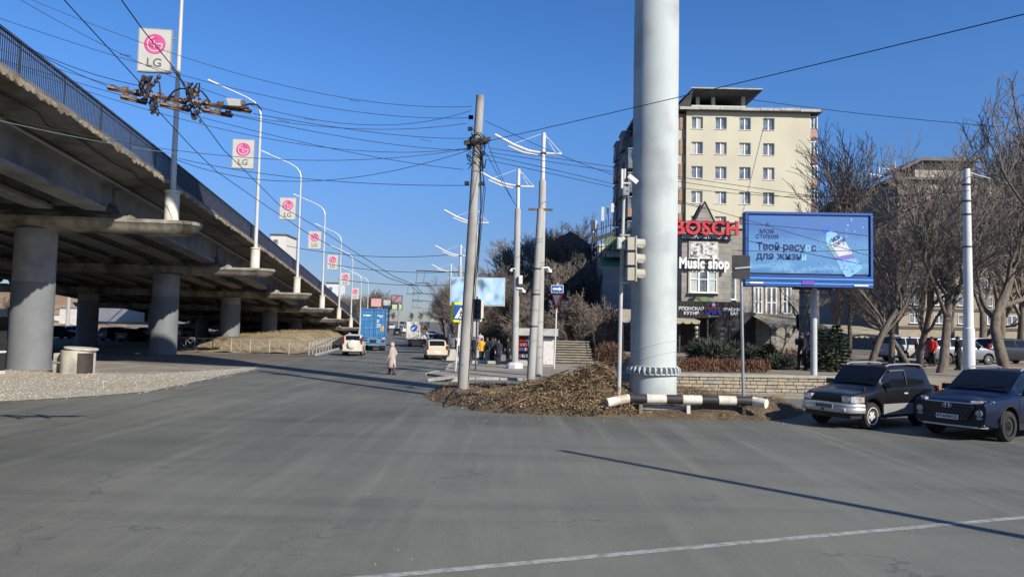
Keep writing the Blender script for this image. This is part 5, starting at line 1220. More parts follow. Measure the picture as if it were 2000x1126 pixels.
for sy in (1, -1): add(suv, 'reflector', chrome_l, lambda mb: [mb.lathe([(.058, 0), (.045, .012), (.0, .014)], (L_/2+.045-.012*k*k, sy*(.53+.12*k), .80), 14, Matrix.Rotation(R(90+sy*8*k), 3, 'Y')) for k in (0, 1)])
# --- dark blue SUV with wide dark grille
blue_p = paint('paint_deep_blue', (.003, .0075, .030), .2)
Vh = dict(cowl=1.28, roof0=2.1, roof1=4.05, tail=4.60, belt=1.10, hoodz=1.06, nosez=.92, clear=.26, axles=(.95, 3.715), wr=.37, wins=((1.66, 2.62), (2.70, 3.45), (3.52, 4.15)), tumble=.72, ntap=.10, rim=mat('black_alloy', (.02, .02, .022), rough=.3, metal=.6), spokes=7)
sf, X, rp_, side = vehicle('parked_suv', 4.77, 1.89, 1.68, blue_p, Vh); L_ = 4.77; f0 = L_/2
chrome = mat('chrome_trim', (.60, .62, .66), rough=.18, metal=.9)
add(sf, 'grille', mat('grille_black', (.012, .012, .014), rough=.35), lambda mb: mb.prism([(-.56, .90), (.56, .90), (.60, .80), (.46, .52), (.30, .46), (-.30, .46), (-.46, .52), (-.60, .80)], f0-.08, f0+.065, 'x'))
def mesh_pat(mb):
    for r_ in range(5):
        for k in range(-5, 6):
            y, z = k*.105+(r_ % 2)*.052, .55+r_*.072
            if abs(y) > .56-(.9-z)*.35: continue
            mb.add([(f0+.067, y-.045, z), (f0+.067, y, z-.022), (f0+.067, y+.045, z), (f0+.067, y, z+.022), (f0+.075, y, z)], [(0, 1, 4), (1, 2, 4), (2, 3, 4), (3, 0, 4)])
gr_ = [c for c in COL.objects if c.parent == sf and c.name.startswith('grille')][0]
mbp = MB(); mesh_pat(mbp); mbp.build('grille_mesh', mat('grille_grey', (.07, .07, .075), rough=.3, metal=.5), gr_)
def emblem(mb):
    mb.tube([(f0+.085, .105*math.cos(a), .835+.055*math.sin(a)) for a in [2*math.pi*i/24 for i in range(25)]], .009, 5)
    mb.tube([(f0+.085, -.05, .875), (f0+.085, -.035, .80)], .010, 5); mb.tube([(f0+.085, .035, .87), (f0+.085, .05, .795)], .010, 5); mb.tube([(f0+.085, -.042, .83), (f0+.085, .042, .842)], .009, 5)
mbp = MB(); emblem(mbp); mbp.build('front_emblem', chrome, gr_)
add(sf, 'chrome_strip', chrome, lambda mb: mb.tube([(f0-.22, -.86, .93), (f0-.02, -.66, .925), (f0+.07, -.5, .915), (f0+.085, 0, .915), (f0+.07, .5, .915), (f0-.02, .66, .925), (f0-.22, .86, .93)], .017, 6))
for sy in (1, -1):
    add(sf, 'running_light', lamp_glass, lambda mb: mb.prism([(f0-.36, sy*.875), (f0-.06, sy*.72), (f0+.055, sy*.54), (f0-.05, sy*.52), (f0-.36, sy*.80)], .925, .985))
    h1 = add(sf, 'headlight_pod', trim_black, lambda mb: mb.prism([(sy*.60, .80), (sy*.80, .78), (sy*.83, .60), (sy*.72, .54), (sy*.58, .64)], f0-.25, f0-.01 , 'x'))
    add(h1, 'headlight', lamp_glass, lambda mb: (mb.lathe([(.085, 0), (.075, .04), (0, .05)], (f0-.01, sy*.70, .70), 16, Matrix.Rotation(R(90), 3, 'Y')), mb.box((f0-.008, sy*.70, .58), (.02, .12, .06))))
    add(sf, 'fog_light', lamp_glass, lambda mb: mb.box((f0-.05, sy*.72, .43), (.05, .14, .045)))
    [add(sf, 'arch_trim', trim_black, lambda mb: mb.tube([(X(ax)+.46*math.cos(a), sy*.925, .41+.46*math.sin(a)) for a in [R(5+17*i) for i in range(11)]], .028, 6)) for ax in (.95, 3.715)]
    add(sf, 'sill_trim', trim_black, lambda mb: mb.box((X(2.33), sy*.90, .34), (1.9, .08, .16)))
    add(sf, 'window_trim', chrome, lambda mb: mb.tube([Vector(side(s, .05, sy))+Vector((0, sy*.012, 0)) for s in (1.5, 2.4, 3.3, 4.15)], .013, 5))
    add(sf, 'roof_rail', silver_p, lambda mb: mb.tube([(X(2.2), sy*.62, 1.665), (X(2.4), sy*.62, 1.72), (X(3.6), sy*.62, 1.73), (X(3.95), sy*.62, 1.67)], .02, 6))
    add(sf, 'door_handle', chrome, lambda mb: [mb.box((X(s), sy*.945, .98), (.2, .035, .03)) for s in (2.45, 3.35)])
    add(sf, 'tail_light', red_lens, lambda mb: mb.box((-f0+.05, sy*.78, 1.0), (.12, .2, .14)))
mirror_pair(sf, X, side, 1.75, 1.12, blue_p); seams(sf, X, rp_, (1.42, 2.66, 3.49), L_); wipers(sf, X, rp_, 1.28)
for sy in (1, -1): add(sf, 'bonnet_seam', trim_black, lambda mb: mb.tube([(X(s), sy*rp_(s)[6][0]*.97, rp_(s)[6][1]+.006) for s in (.1, .4, .8, 1.1, 1.26)], .006, 5))
add(sf, 'skid_plate', silver_p, lambda mb: mb.prism([(f0-.2, -.80), (f0+.04, -.62), (f0+.08, 0), (f0+.04, .62), (f0-.2, .80)], .335, .375))
plate(sf, f0+.085, .565, True, 'Р716НМ125')
fl = G(1962, 861.5); hd = R(211); hv = Vector((math.cos(hd), math.sin(hd), 0)); lv = Vector((-hv.y, hv.x, 0))
c = fl-lv*.80-hv*(f0-.95); place(sf, c.x, c.y, hd, 'dark blue SUV with wide mesh grille, cut off by the right edge')
# --- a generic hatchback and estate reused along the road
cream_p = paint('paint_beige', (.58, .50, .36), .1); white_p = paint('paint_white', (.62, .62, .60), .05); dark_p = paint('paint_dark', (.02, .022, .028), .2); grey_p = paint('paint_grey', (.2, .21, .22), .4); red_p = paint('paint_red', (.35, .03, .025), .1); bluec_p = paint('paint_blue', (.03, .06, .2), .2)
steel_rim = mat('steel_rim', (.3, .3, .3), rough=.5, metal=.4)
def finish_rear(t, L, W, z_l=.95, hh=.3, z_p=.62, mid=.45):
    for sy in (1, -1):
        add(t, 'tail_light', red_lens, lambda mb: rbox(mb, (-L/2+.06, sy*(W/2-.12), z_l), (.16, .13, hh*.85), .04))
        add(t, 'headlight', lamp_glass, lambda mb: rbox(mb, (L/2-.08, sy*(W/2-.27), .70), (.2, .3, .15), .05))
    add(t, 'rear_bumper', t['_pm'] if False else trim_black, lambda mb: mb.prism([(-L/2-.04, -W*.40), (-L/2-.10, 0), (-L/2-.04, W*.40), (-L/2+.2, W*.46), (-L/2+.2, -W*.46)], .30, .40))
    add(t, 'grille', trim_black, lambda mb: rbox(mb, (L/2+.0, 0, .55), (.06, W*.5, .14), .03))
    plate(t, -L/2-.03, z_p, False); plate(t, L/2+.03, .45, True)
Hs = dict(cowl=.95, roof0=1.65, roof1=3.2, tail=3.62, belt=.92, hoodz=.90, nosez=.66, clear=.22, axles=(.72, 3.05), wr=.29, wins=((1.2, 2.25), (2.33, 3.2)), tumble=.76, rim=steel_rim)
hatch, X, rp_, side = vehicle('hatchback_car', 3.72, 1.66, 1.50, cream_p, Hs); finish_rear(hatch, 3.72, 1.66, .92, .36, .60); mirror_pair(hatch, X, side, 1.28, .95, cream_p)
add(hatch, 'rear_bumper_skin', cream_p, lambda mb: mb.prism([(-1.86-.03, -.74), (-1.86-.10, 0), (-1.86-.03, .74), (-1.6, .80), (-1.6, -.80)], .40, .56))
We = dict(cowl=1.0, roof0=1.75, roof1=3.95, tail=4.32, belt=1.0, hoodz=.95, nosez=.72, clear=.24, axles=(.82, 3.45), wr=.31, wins=((1.3, 2.3), (2.38, 3.2), (3.28, 4.0)), tumble=.78, rim=steel_rim)
est, X, rp_, side = vehicle('estate_car', 4.42, 1.72, 1.62, white_p, We); finish_rear(est, 4.42, 1.72, 1.05, .5, .70); mirror_pair(est, X, side, 1.4, 1.03, white_p)
Cs = dict(cowl=.85, roof0=1.3, roof1=3.25, tail=3.52, belt=1.12, hoodz=1.02, nosez=.86, clear=.32, axles=(.72, 2.95), wr=.34, wins=((1.12, 2.1), (2.18, 3.2)), tumble=.80, rim=steel_rim)
cami, X, rp_, side = vehicle('small_suv', 3.60, 1.64, 1.70, paint('paint_champagne', (.60, .54, .44), .15), Cs); finish_rear(cami, 3.6, 1.64, 1.22, .62, .62)
add(cami, 'spare_wheel_cover', paint('paint_champagne_pale', (.66, .62, .53), .1), lambda mb: mb.lathe([(.02, .22), (.26, .22), (.33, .19), (.36, .1), (.36, 0)], (-1.80, .0, .94), 28, Matrix.Rotation(R(-90), 3, 'Y')), smooth=True)
add(cami, 'rear_bumper_skin', MATS['paint_champagne'], lambda mb: mb.prism([(-1.84, -.74), (-1.92, 0), (-1.84, .74), (-1.55, .80), (-1.55, -.80)], .40, .58))
mirror_pair(cami, X, side, 1.2, 1.15, trim_black)
rd = R(90+6.9)
q = G(682, 695); place(cami, q.x, q.y+1.8, rd, 'champagne small SUV with a spare wheel on its back door, driving away')
q = G(845, 703); place(hatch, q.x, q.y+1.9, rd+R(3), 'beige hatchback with its tailgate to us, by the broken right kerb')
def recolor(src, name, old, new, x, y, h_, label, group=None, z=None):
    c = copy_tree(src); c.name = name
    for ch in COL.objects:
        if ch.parent == c and ch.type == 'MESH' and any(m_ == old for m_ in ch.data.materials):
            ch.data = ch.data.copy()
            for i, m_ in enumerate(ch.data.materials):
                if m_ == old: ch.data.materials[i] = new
    c['label'] = label; place(c, x, y, h_, label, 'car', group, z); return c
q = G(832, 677); place(est, q.x, q.y+2.2, rd, 'white estate car just beyond the beige hatchback')
# oncoming and leaving traffic farther along the avenue
gT = 'cars farther up the avenue'
far = [(777, 150, dark_p, 'hatch', 0, 'dark car in mid road, left of the white work truck'), (794, 165, white_p, 'est', 0, 'white car near the top of the road, beside the dark one'), (765, 190, white_p, 'est', 1, 'pale car coming over the crest behind the blue truck'), (786, 215, grey_p, 'hatch', 1, 'grey car coming over the crest of the road'), (808, 130, bluec_p, 'est', 0, 'blue car ahead of the white work truck'), (848, 96, bluec_p, 'est', 0, 'blue estate beyond the white estate car'), (858, 84, dark_p, 'est', 0, 'dark car parked by the right kerb under the trees'), (851, 108, dark_p, 'hatch', 0, 'small dark hatchback parked far along the right kerb'), (843, 122, white_p, 'est', 0, 'white car parked far along the right kerb'), (829, 150, red_p, 'hatch', 0, 'red car far ahead of the work truck'), (820, 180, white_p, 'est', 0, 'white van far ahead near the skyline'), (799, 235, dark_p, 'est', 0, 'dark car on the skyline of the road')]
for px, d, m_, k, rev, lab in far:
    p = P(px, 630, d); src, old = (hatch, cream_p) if k == 'hatch' else (est, white_p)
    recolor(src, 'hatchback_car' if k == 'hatch' else 'estate_car', old, m_, p.x, d, rd+(math.pi if rev else 0), lab, gT)
gU = 'cars parked beyond the overpass'
und = [(108, 88, dark_p, 'est', 1.2), (122, 96, bluec_p, 'hatch', 1.3), (146, 92, white_p, 'est', 1.25), (164, 99, dark_p, 'est', 1.2), (228, 86, dark_p, 'est', 1.3), (246, 92, grey_p, 'hatch', 1.2), (262, 84, dark_p, 'hatch', 1.3), (285, 90, white_p, 'est', -1.9), (362, 108, white_p, 'est', 1.4), (388, 112, white_p, 'hatch', 1.2)]
says = ['dark estate car under the overpass right of the nearest pier', 'blue hatchback under the overpass, second from the nearest pier', 'white estate car under the overpass left of the dark second row pier', 'dark estate car almost touching the dark second row pier', 'dark estate car right of the dark second row pier', 'grey hatchback under the overpass in the middle gap', 'dark hatchback under the overpass beside the silver car', 'silver white car facing us under the overpass, left of the second pier', 'white estate car seen small beyond the second pier', 'white hatchback seen small near the pier behind the fence']
for (px, d, m_, k, h_), lab in zip(und, says):
    p = P(px, 640, d); src, old = (hatch, cream_p) if k == 'hatch' else (est, white_p); recolor(src, 'hatchback_car' if k == 'hatch' else 'estate_car', old, m_, p.x, d, h_, lab, gU)
for px, d, m_, lab, h_ in ((1780, 47, mat('paint_pale_grey', (.36, .36, .36), rough=.4), 'pale car parked behind the trees, left of the banded white pole', .2), (1870, 44, grey_p, 'grey estate parked behind the banded white pole', .1), (1925, 52, white_p, 'white estate parked behind the dark blue SUV', .15), (1968, 47, dark_p, 'dark car parked at the far right behind the trunk', .2)):
    p = P(px, 700, d); recolor(est, 'estate_car', white_p, m_, p.x, d, h_, lab, 'cars parked under the park trees', .87)
# --- blue container lorry
tq = G(728, 685); tr_ = empty('container_truck', (qx(tq.x+.121*tq.y, tq.y), tq.y, .004), R(10.3), 'blue shipping container truck seen from behind on the left lane', 'truck')
cont_blue = mat('container_blue', (.035, .15, .34), (.05, .19, .40), 1.4, .5, c3=(.03, .15, .36), s3=.8); chas_blue = mat('chassis_blue', (.10, .24, .40), (.07, .17, .29), 2, .6)
mb = MB(); mb.box((0, 6.2, 2.70), (2.36, 12.1, 2.62))
for i in range(44):
    for sx_ in (-1, 1): mb.box((sx_*1.19, .4+i*.27, 2.7), (.06, .13, 2.4))
mb.build('container', cont_blue, tr_)
for sx_ in (-1, 1):
    mb = MB(); mb.box((sx_*.585, .12, 2.70), (1.10, .06, 2.40))
    for z in (1.75, 2.15, 2.55, 2.95, 3.35, 3.7): mb.box((sx_*.585, .085, z), (1.02, .05, .16))
    dr = mb.build('container_door', cont_blue, tr_)
    mb = MB()
    for xx in (.28, .78): mb.tube([(sx_*xx, .03, 1.42), (sx_*xx, .03, 3.96)], .025, 6); mb.box((sx_*xx, .03, 2.2), (.3, .03, .05))
    mb.build('lock_rod', mat('rod_blue', (.12, .30, .52), rough=.5) if 'rod_blue' not in MATS else MATS['rod_blue'], dr)
    mb = MB(); 
    if sx_ < 0: mb.box((-.62, .05, 3.42), (.72, .012, .12))
    else:
        for z, w_, x in ((3.42, .55, .62), (3.28, .3, .7), (2.95, .28, .4), (2.8, .2, .4), (2.55, .4, .5), (2.35, .36, .45)): mb.box((x, .05, z), (w_, .012, .075))
    mb.build('stencil_marks', sign_white, dr)
    if sx_ > 0:
        mb = MB(); mb.box((.82, .048, 2.18), (.36, .014, .56)); mb.build('yellow_placard', mat('placard', (.55, .42, .12), (.3, .2, .08), 6, .5), dr)
mb = MB()
for x, z, w_, h_ in ((0, 4.02, 2.44, .14), (0, 1.36, 2.44, .16), (-1.17, 2.7, .12, 2.6), (1.17, 2.7, .12, 2.6)): mb.box((x, .09, z), (w_, .16, h_))
mb.build('container_frame', cont_blue, tr_)
mb = MB(); mb.box((0, 6, 1.12), (1.0, 12, .28)); mb.box((0, .05, .98), (2.4, .14, .44)); mb.box((0, -.02, .62), (2.42, .1, .13)); mb.build('chassis', chas_blue, tr_)
for sx_ in (-1, 1): mb = MB(); mb.box((sx_*.95, -.04, .98), (.34, .06, .20)); mb.build('tail_light', red_lens, tr_)
mb = MB(); mb.box((0, -.04, .95), (.62, .05, .30)); mb.build('number_plate', trim_black, tr_)
for yy in (1.6, 2.9, 8.5):
    for sx_ in (-1, 1):
        mb = MB(); mb.lathe([(.3, -.3), (.50, -.3), (.52, -.26), (.52, .26), (.50, .3), (.3, .3)], (sx_*.88, yy, .52), 24, Matrix.Rotation(R(90), 3, 'Y')); mb.build('wheel', tyre_m, tr_, smooth=True)
mb = MB(); mb.box((0, 14, 2.2), (2.4, 2.1, 2.5)); mb.box((0, 13.2, 1.0), (2.3, 3.2, .7)); mb.build('cab', white_p, tr_)
# --- white work truck with warning boards on its back
wq = P(815, 668, 86); wt_ = empty('work_truck', (wq.x, 86, .004), R(6.9), 'white work truck carrying a blue arrow board and an orange triangle board', 'truck')
body_w = mat('truck_white', (.60, .59, .55), (.48, .47, .43), 1, .6)
mb = MB(); mb.box((-.6, 2.4, 2.0), (1.55, 4.6, 2.1)); mb.build('box_body', body_w, wt_)
mb = MB(); mb.box((-.6, .06, 2.05), (1.42, .06, 1.96)); brd = mb.build('arrow_board', body_w, wt_)
mb = MB(); mb.lathe([(.40, 0), (.40, .02)], (-.45, .02, 2.25), 24, Matrix.Rotation(R(90), 3, 'X')); mb.build('round_sign', sign_blue, brd)
mb = MB(); mb.box((-.45, -.015, 2.25), (.42, .012, .09), M=Matrix.Rotation(R(-38), 3, 'Y')); mb.prism([(-.72, 2.05), (-.50, 2.08), (-.66, 2.26)], -.02, -.012, 'y'); mb.build('arrow', sign_white, brd)
mb = MB(); mb.box((.86, .3, 2.0), (1.12, .1, 2.05)); b3 = mb.build('warning_board', body_w, wt_)
mb = MB(); mb.prism([(.42, 2.02), (1.30, 2.02), (.86, 2.78)], .22, .24, 'y'); tri2 = mb.build('warning_triangle', mat('warning_orange', (.72, .28, .03), rough=.4), b3); mb = MB(); mb.prism([(.62, 2.10), (1.10, 2.10), (.86, 2.54)], .205, .215, 'y'); mb.build('triangle_figure', mat('warning_brown', (.16, .07, .02), rough=.5), tri2)
mb = MB(); mb.box((0, 2.4, .82), (2.2, 5, .25)); mb.box((0, -.05, .55), (2.2, .1, .3)); mb.build('chassis', trim_black, wt_)
mb = MB(); mb.box((0, 5.8, 1.6), (2.1, 1.6, 1.9)); mb.build('cab', body_w, wt_)
for yy in (1.1, 5.4):
    for sx_ in (-1, 1): mb = MB(); mb.lathe([(.3, -.15), (.44, -.15), (.44, .15), (.3, .15)], (sx_*.92, yy, .44), 20, Matrix.Rotation(R(90), 3, 'Y')); mb.build('wheel', tyre_m, wt_)
for sx_ in (-1, 1): mb = MB(); mb.box((sx_*.8, -.11, .62), (.3, .03, .14)); mb.build('tail_light', red_lens, wt_)

# ---------------------------------------------------------------- people
skin_m = mat('skin', (.50, .32, .24), rough=.6); hair_m = mat('hair_dark', (.03, .022, .018), rough=.7); shoe_m = mat('shoe', (.03, .028, .027), rough=.6)
def person(x, y, hdg, hgt, label, top, trousers, coat_len=.52, hood=False, stride=0., group=None, bag=None, z=None, hat=None, lean=0):
    """faces local +y; joints in units of height"""
    s = hgt
    def v(a, b_, c): return (a*s, (b_+lean*max(0, c-.5))*s, c*s)
    f = stride
    J = {'pel': (v(0, 0, .53), .068), 'spi': (v(0, 0, .64), .062), 'che': (v(0, .005, .745), .062), 'nec': (v(0, .012, .845), .036), 'hea': (v(0, .02, .895), .052), 'top': (v(0, .015, .955), .048)}
    E = [('pel', 'spi'), ('spi', 'che'), ('che', 'nec'), ('nec', 'hea'), ('hea', 'top')]
    for sd, sx in (('l', -1), ('r', 1)):
        fy = f*sx
        J.update({sd+'hip': (v(.05*sx, 0, .50), .046), sd+'kne': (v(.052*sx, .08*fy+.01, .28), .034), sd+'ank': (v(.05*sx, .13*fy-.01, .045), .024), sd+'toe': (v(.058*sx, .13*fy+.075, .018), .02),
                  sd+'sho': (v(.102*sx, 0, .79), .034), sd+'elb': (v(.135*sx, -.03-.06*fy, .635), .026), sd+'wri': (v(.118*sx, .05-.05*fy, .515), .018), sd+'pal': (v(.115*sx, .062-.05*fy, .475), .021)})
        E += [('pel', sd+'hip'), (sd+'hip', sd+'kne'), (sd+'kne', sd+'ank'), (sd+'ank', sd+'toe'), ('che', sd+'sho'), (sd+'sho', sd+'elb'), (sd+'elb', sd+'wri'), (sd+'wri', sd+'pal')]
        for k in range(5):
            px_ = (.115-(.0 if k else .012))*sx; yy = .062-.05*fy+(k-2)*.0095; ln = (.03, .042, .046, .043, .034)[k]
            a = v(px_, yy, .458+(.012 if k == 0 else 0)); b_ = v(px_-.006*sx, yy+(.02 if k == 0 else .004), .458-ln)
            J[sd+'fa%d' % k] = (a, .0062); J[sd+'fb%d' % k] = (b_, .005); E += [(sd+'pal', sd+'fa%d' % k), (sd+'fa%d' % k, sd+'fb%d' % k)]
    keys = list(J); me = bpy.data.meshes.new('person'); me.from_pydata([J[k][0] for k in keys], [(keys.index(a), keys.index(b_)) for a, b_ in E], [])
    o = bpy.data.objects.new('person', me); COL.objects.link(o); o.modifiers.new('skin', 'SKIN')
    for i, k in enumerate(keys): r_ = J[k][1]*s; me.skin_vertices[0].data[i].radius = (r_, r_); me.skin_vertices[0].data[i].use_root = (k == 'pel')
    sb_ = o.modifiers.new('sub', 'SUBSURF'); sb_.levels = 1; sb_.render_levels = 1
    nm = evalmesh(o); o.modifiers.clear(); o.data = nm; nm.materials.clear(); nm.materials.append(skin_m); nm.polygons.foreach_set('use_smooth', [True]*len(nm.polygons))
    # face: nose and eyes carried in the one body mesh's children
    hp = Vector(J['hea'][0]); mb = MB()
    for sx in (-1, 1): mb.ball(hp+Vector((sx*.021*s, .047*s, .012*s)), .006*s, 6, 4)
    mb.box(hp+Vector((0, .045*s, -.028*s)), (.03*s, .012*s, .006*s)); mb.build('face_features', hair_m, o)
    mb = MB(); mb.ball(hp+Vector((0, .052*s, -.005*s)), .009*s, 6, 4); mb.build('nose', skin_m, o)
    def loft(pts, rad, m_, name, n=12):
        mb = MB(); mb.tube([Vector(p) for p in pts], rad, n); return mb.build(name, m_, o, smooth=True)
    # coat as one lofted garment with elliptical sections
    zh = .80-coat_len
    secs = [(zh, .125 if coat_len > .4 else .108, .095+.045*f), (.47 if zh < .45 else zh+.02, .118, .094+.02*f), (.56, .11, .088), (.66, .115, .088), (.745, .13, .088), (.80, .128, .078), (.835, .07, .058), (.855, .05, .05)]
    secs = sorted([q for q in secs if q[0] >= zh-1e-6], key=lambda q: q[0])
    if secs[0][0] > zh+1e-6: secs = [(zh, .105, .08)]+secs
    mb = MB(); rows = [[v(rx*math.cos(a), ry*math.sin(a)+(.16*f*(.5-zz)*.3 if zz < .5 else 0), zz) for a in [2*math.pi*k/20 for k in range(21)]] for zz, rx, ry in secs]; mb.grid(rows); mb.add([r_ for r_ in rows[0][:-1]], [tuple(range(20))]); mb.build('coat', top, o, smooth=True, ang=60)
    for sd in 'lr':
        loft([Vector(J[sd+'sho'][0])+Vector((0, 0, .012*s)), J[sd+'elb'][0], Vector(J[sd+'wri'][0])+Vector((0, 0, .004))], [.054*s, .046*s, .036*s], top, 'sleeve')
        loft([J[sd+'hip'][0], J[sd+'kne'][0], Vector(J[sd+'ank'][0])+Vector((0, 0, -.01*s))], [.066*s, .05*s, .040*s], trousers, 'trouser_leg')
        a, t_ = Vector(J[sd+'ank'][0]), Vector(J[sd+'toe'][0]); mb = MB(); mb.tube([a+Vector((0, -.03*s, -.02*s)), a+Vector((0, .01*s, -.012*s)), t_], [.03*s, .034*s, .026*s], 10); mb.build('shoe', shoe_m, o, smooth=True)
    if hood:
        mb = MB(); c = Vector(J['hea'][0])+Vector((0, -.008*s, .012*s)); rows = []
        for i in range(9):
            ph = math.pi*i/8
            rows.append([c+Vector((.072*s*math.sin(ph)*math.cos(a), .074*s*math.sin(ph)*math.sin(a), -.088*s*math.cos(ph))) for a in [R(-235+290*j/16) for j in range(17)]])
        mb.grid(rows); mb.build('hood', top, o, smooth=True, fix=False)
    else:
        mb = MB(); c = Vector(J['hea'][0])+Vector((0, -.012*s, .022*s)); mb.ball(c, .058*s, 14, 8, (1, 1.02, 1.02)); mb.build('hair' if hat is None else 'hat', hair_m if hat is None else hat, o, smooth=True)
    o.location = (x, y, H(x, y)+.005 if z is None else z); o.rotation_euler.z = hdg; tag(o, label, 'person', group); return o
pinkc = mat('pale_pink_cloth', (.45, .375, .35), (.37, .305, .285), 4, .9, bump=.3); navyc = mat('navy_cloth', (.018, .020, .032), (.03, .032, .045), 4, .9); blackc = mat('black_cloth', (.012, .012, .013), (.022, .022, .022), 4, .9); yellowc = mat('yellow_cloth', (.66, .36, .03), (.56, .29, .02), 3, .8); greyc = mat('grey_cloth', (.10, .10, .105), (.14, .14, .14), 3, .9); jeans = mat('jeans', (.05, .07, .11), (.07, .09, .13), 5, .9); whitec = mat('white_cloth', (.55, .55, .56), rough=.9); palec = mat('pale_trousers', (.42, .36, .33), rough=.9)
q = G(765, 731.5); person(q.x, q.y, R(80), 1.66, 'woman in a long pale pink hooded coat crossing the road', pinkc, mat('brown_trousers', (.09, .055, .045), rough=.9), .58, True, .8, None, None, .006)
gp_ = 'people waiting on the right pavement'
ppl = [(940, 706, 1.68, 'person in a bright yellow jacket with dark trousers on the pavement', yellowc, blackc, .36, 0, R(200)), (951, 703, 1.72, 'person in navy standing just right of the yellow jacket', navyc, jeans, .34, 0, R(160)), (961, 707, 1.74, 'person in dark coat and dark fur hat behind the white blocks', navyc, blackc, .40, 0, R(190)), (973, 712, 1.66, 'nearest person of the waiting group, in a navy puffer coat', navyc, navyc, .44, 0, R(170)), (966, 704, 1.70, 'person with pale face, in a dark coat, between the two navy coats', blackc, blackc, .4, 0, R(185)), (992, 705, 1.72, 'person in black close to the octagonal base mast', blackc, blackc, .46, 0, R(150)), (884, 697, 1.74, 'person in dark clothes standing left of the utility pole', greyc, jeans, .36, 0, R(10)), (893, 693, 1.70, 'person in a white top just left of the utility pole', whitec, blackc, .32, 0, R(30)), (925, 700, 1.70, 'person in dark coat just right of the utility pole', blackc, blackc, .4, 0, R(170))]
for px, py, h_, lab, tp_, trs, cl, st, hd in ppl:
    q = G(px, py, .12); person(q.x, q.y, hd, h_, lab, tp_, trs, cl, False, st, None, None, .125, hat=(hair_m if 'fur' in lab else None))
q = P(938, 640, 57); person(q.x, 57, R(180), 1.66, 'person in a white and pink top above the yellow jacket, farther back', palec, jeans, .34, False, 0, None, None, .5)
q = P(1566, 730, 33); person(q.x, 33, R(100), 1.75, 'person in dark clothes walking behind the stone wall', blackc, blackc, .4, False, .6, None, None, .87)
q = P(1872, 735, 36); person(q.x, 36, R(60), 1.74, 'person in a black coat left of the banded white pole', blackc, blackc, .46, False, .2, None, None, .87)
q = P(1821, 735, 40); person(q.x, 40, R(120), 1.70, 'person in a red jacket seen above the SUV roof', mat('red_cloth', (.52, .03, .02), rough=.8), blackc, .34, False, .2, None, None, .87)
# ---------------------------------------------------------------- bare trees
def grow_tree(seed, h, rt, rmin, spread=.55, lev=(7, 6, 5, 4), fork=.35, up=.25, droop=0.):
    r = random.Random(seed); trunk = MB(); crown = MB()
    def branch(p, d, ln, rad, level):
        nseg = (8, 7, 5, 4, 3)[level]; pts = [p.copy()]; rads = [rad]; q = p.copy(); dd = d.copy(); wob = (.11, .17, .17, .16, .14)[level]
        for i in range(nseg):
            dd = (dd+Vector((r.gauss(0, wob), r.gauss(0, wob), r.gauss(0, wob*.7)+up*.12*(level > 0)-droop*.1*(level > 2)))).normalized()
            q = q+dd*ln/nseg; pts.append(q.copy()); f = (i+1)/nseg; rads.append(max(rmin*(1.6 if level < 3 else 1)*(1 if level < 4 else .8), rad*(1-f*(.45 if level == 0 else .7))))
        (trunk if level < 2 else crown).tube(pts, rads, (9, 6, 4, 3, 3)[level], cap=False)
        if level >= len(lev): return
        n = lev[level]
        for k in range(n):
            f = lerp(fork if level == 0 else .25, 1., (k+r.uniform(0, .9))/n); i = min(nseg-1, int(f*nseg)); u = f*nseg-i
            pos = pts[i].lerp(pts[i+1], min(1, u)); base = (pts[i+1]-pts[i]).normalized()
            ax = base.orthogonal().normalized(); ax.rotate(Matrix.Rotation(k*2.4+r.uniform(-.6, .6), 3, base))
            sp = spread*r.uniform(.7, 1.35)*(1.0 if level else 1.05)
            nd = (base*math.cos(sp)+ax*math.sin(sp)); nd = (nd+Vector((0, 0, up*(.5 if level < 2 else .2)))).normalized()
            branch(pos, nd, ln*(r.uniform(.75, 1.15) if level == 0 else r.uniform(.45, .72))*(1-.25*f), rads[i]*r.uniform(.5, .68), level+1)
        if level < 3: branch(pts[-1], dd, ln*.5, rads[-1], level+1)
    branch(Vector((0, 0, -.15)), Vector((r.uniform(-.16, .16), r.uniform(-.16, .16), 1)).normalized(), h*.40, rt, 0)
    return trunk, crown
def tree_proto(seed, h, rt, rmin, bark_m, tw_m, **k):
    tk, cr = grow_tree(seed, h, rt, rmin, **k)
    return (tk.mesh('trunk', bark_m, True, 60, fix=False), cr.mesh('crown', tw_m, False, fix=False))
def tree(proto, x, y, sc_, rz, label, group=None, name='bare_tree', z=None, tilt=(0, 0)):
    t = empty(name, (x, y, H(x, y) if z is None else z), rz, label, 'tree', group); t.scale = (sc_,)*3 if not hasattr(sc_, '__len__') else sc_
    t.rotation_euler.x, t.rotation_euler.y = tilt
    for me, nm in zip(proto, ('trunk', 'crown')): o = bpy.data.objects.new(nm, me); COL.objects.link(o); o.parent = t
    return t
park = [tree_proto(20+i, 13, .21, .012, bark, twig_m, spread=.52, lev=(5, 7, 5, 4), fork=.34, up=.36) for i in range(4)]
tall = [tree_proto(40+i, 12, .20, .013, bark_far, twig_m, spread=.5, lev=(8, 7, 6, 4), fork=.26, up=.4) for i in range(3)]
hillp = [tree_proto(60+i, 9, .14, .018, bark_far, twig_m, spread=.56, lev=(8, 7, 6, 4), fork=.15, up=.35) for i in range(3)]
bush = [tree_proto(80+i, 5.4, .06, .014, bark_far, twig_warm, spread=.7, lev=(11, 8, 6, 4), fork=.03, up=.25) for i in range(3)]
r2 = random.Random(31)
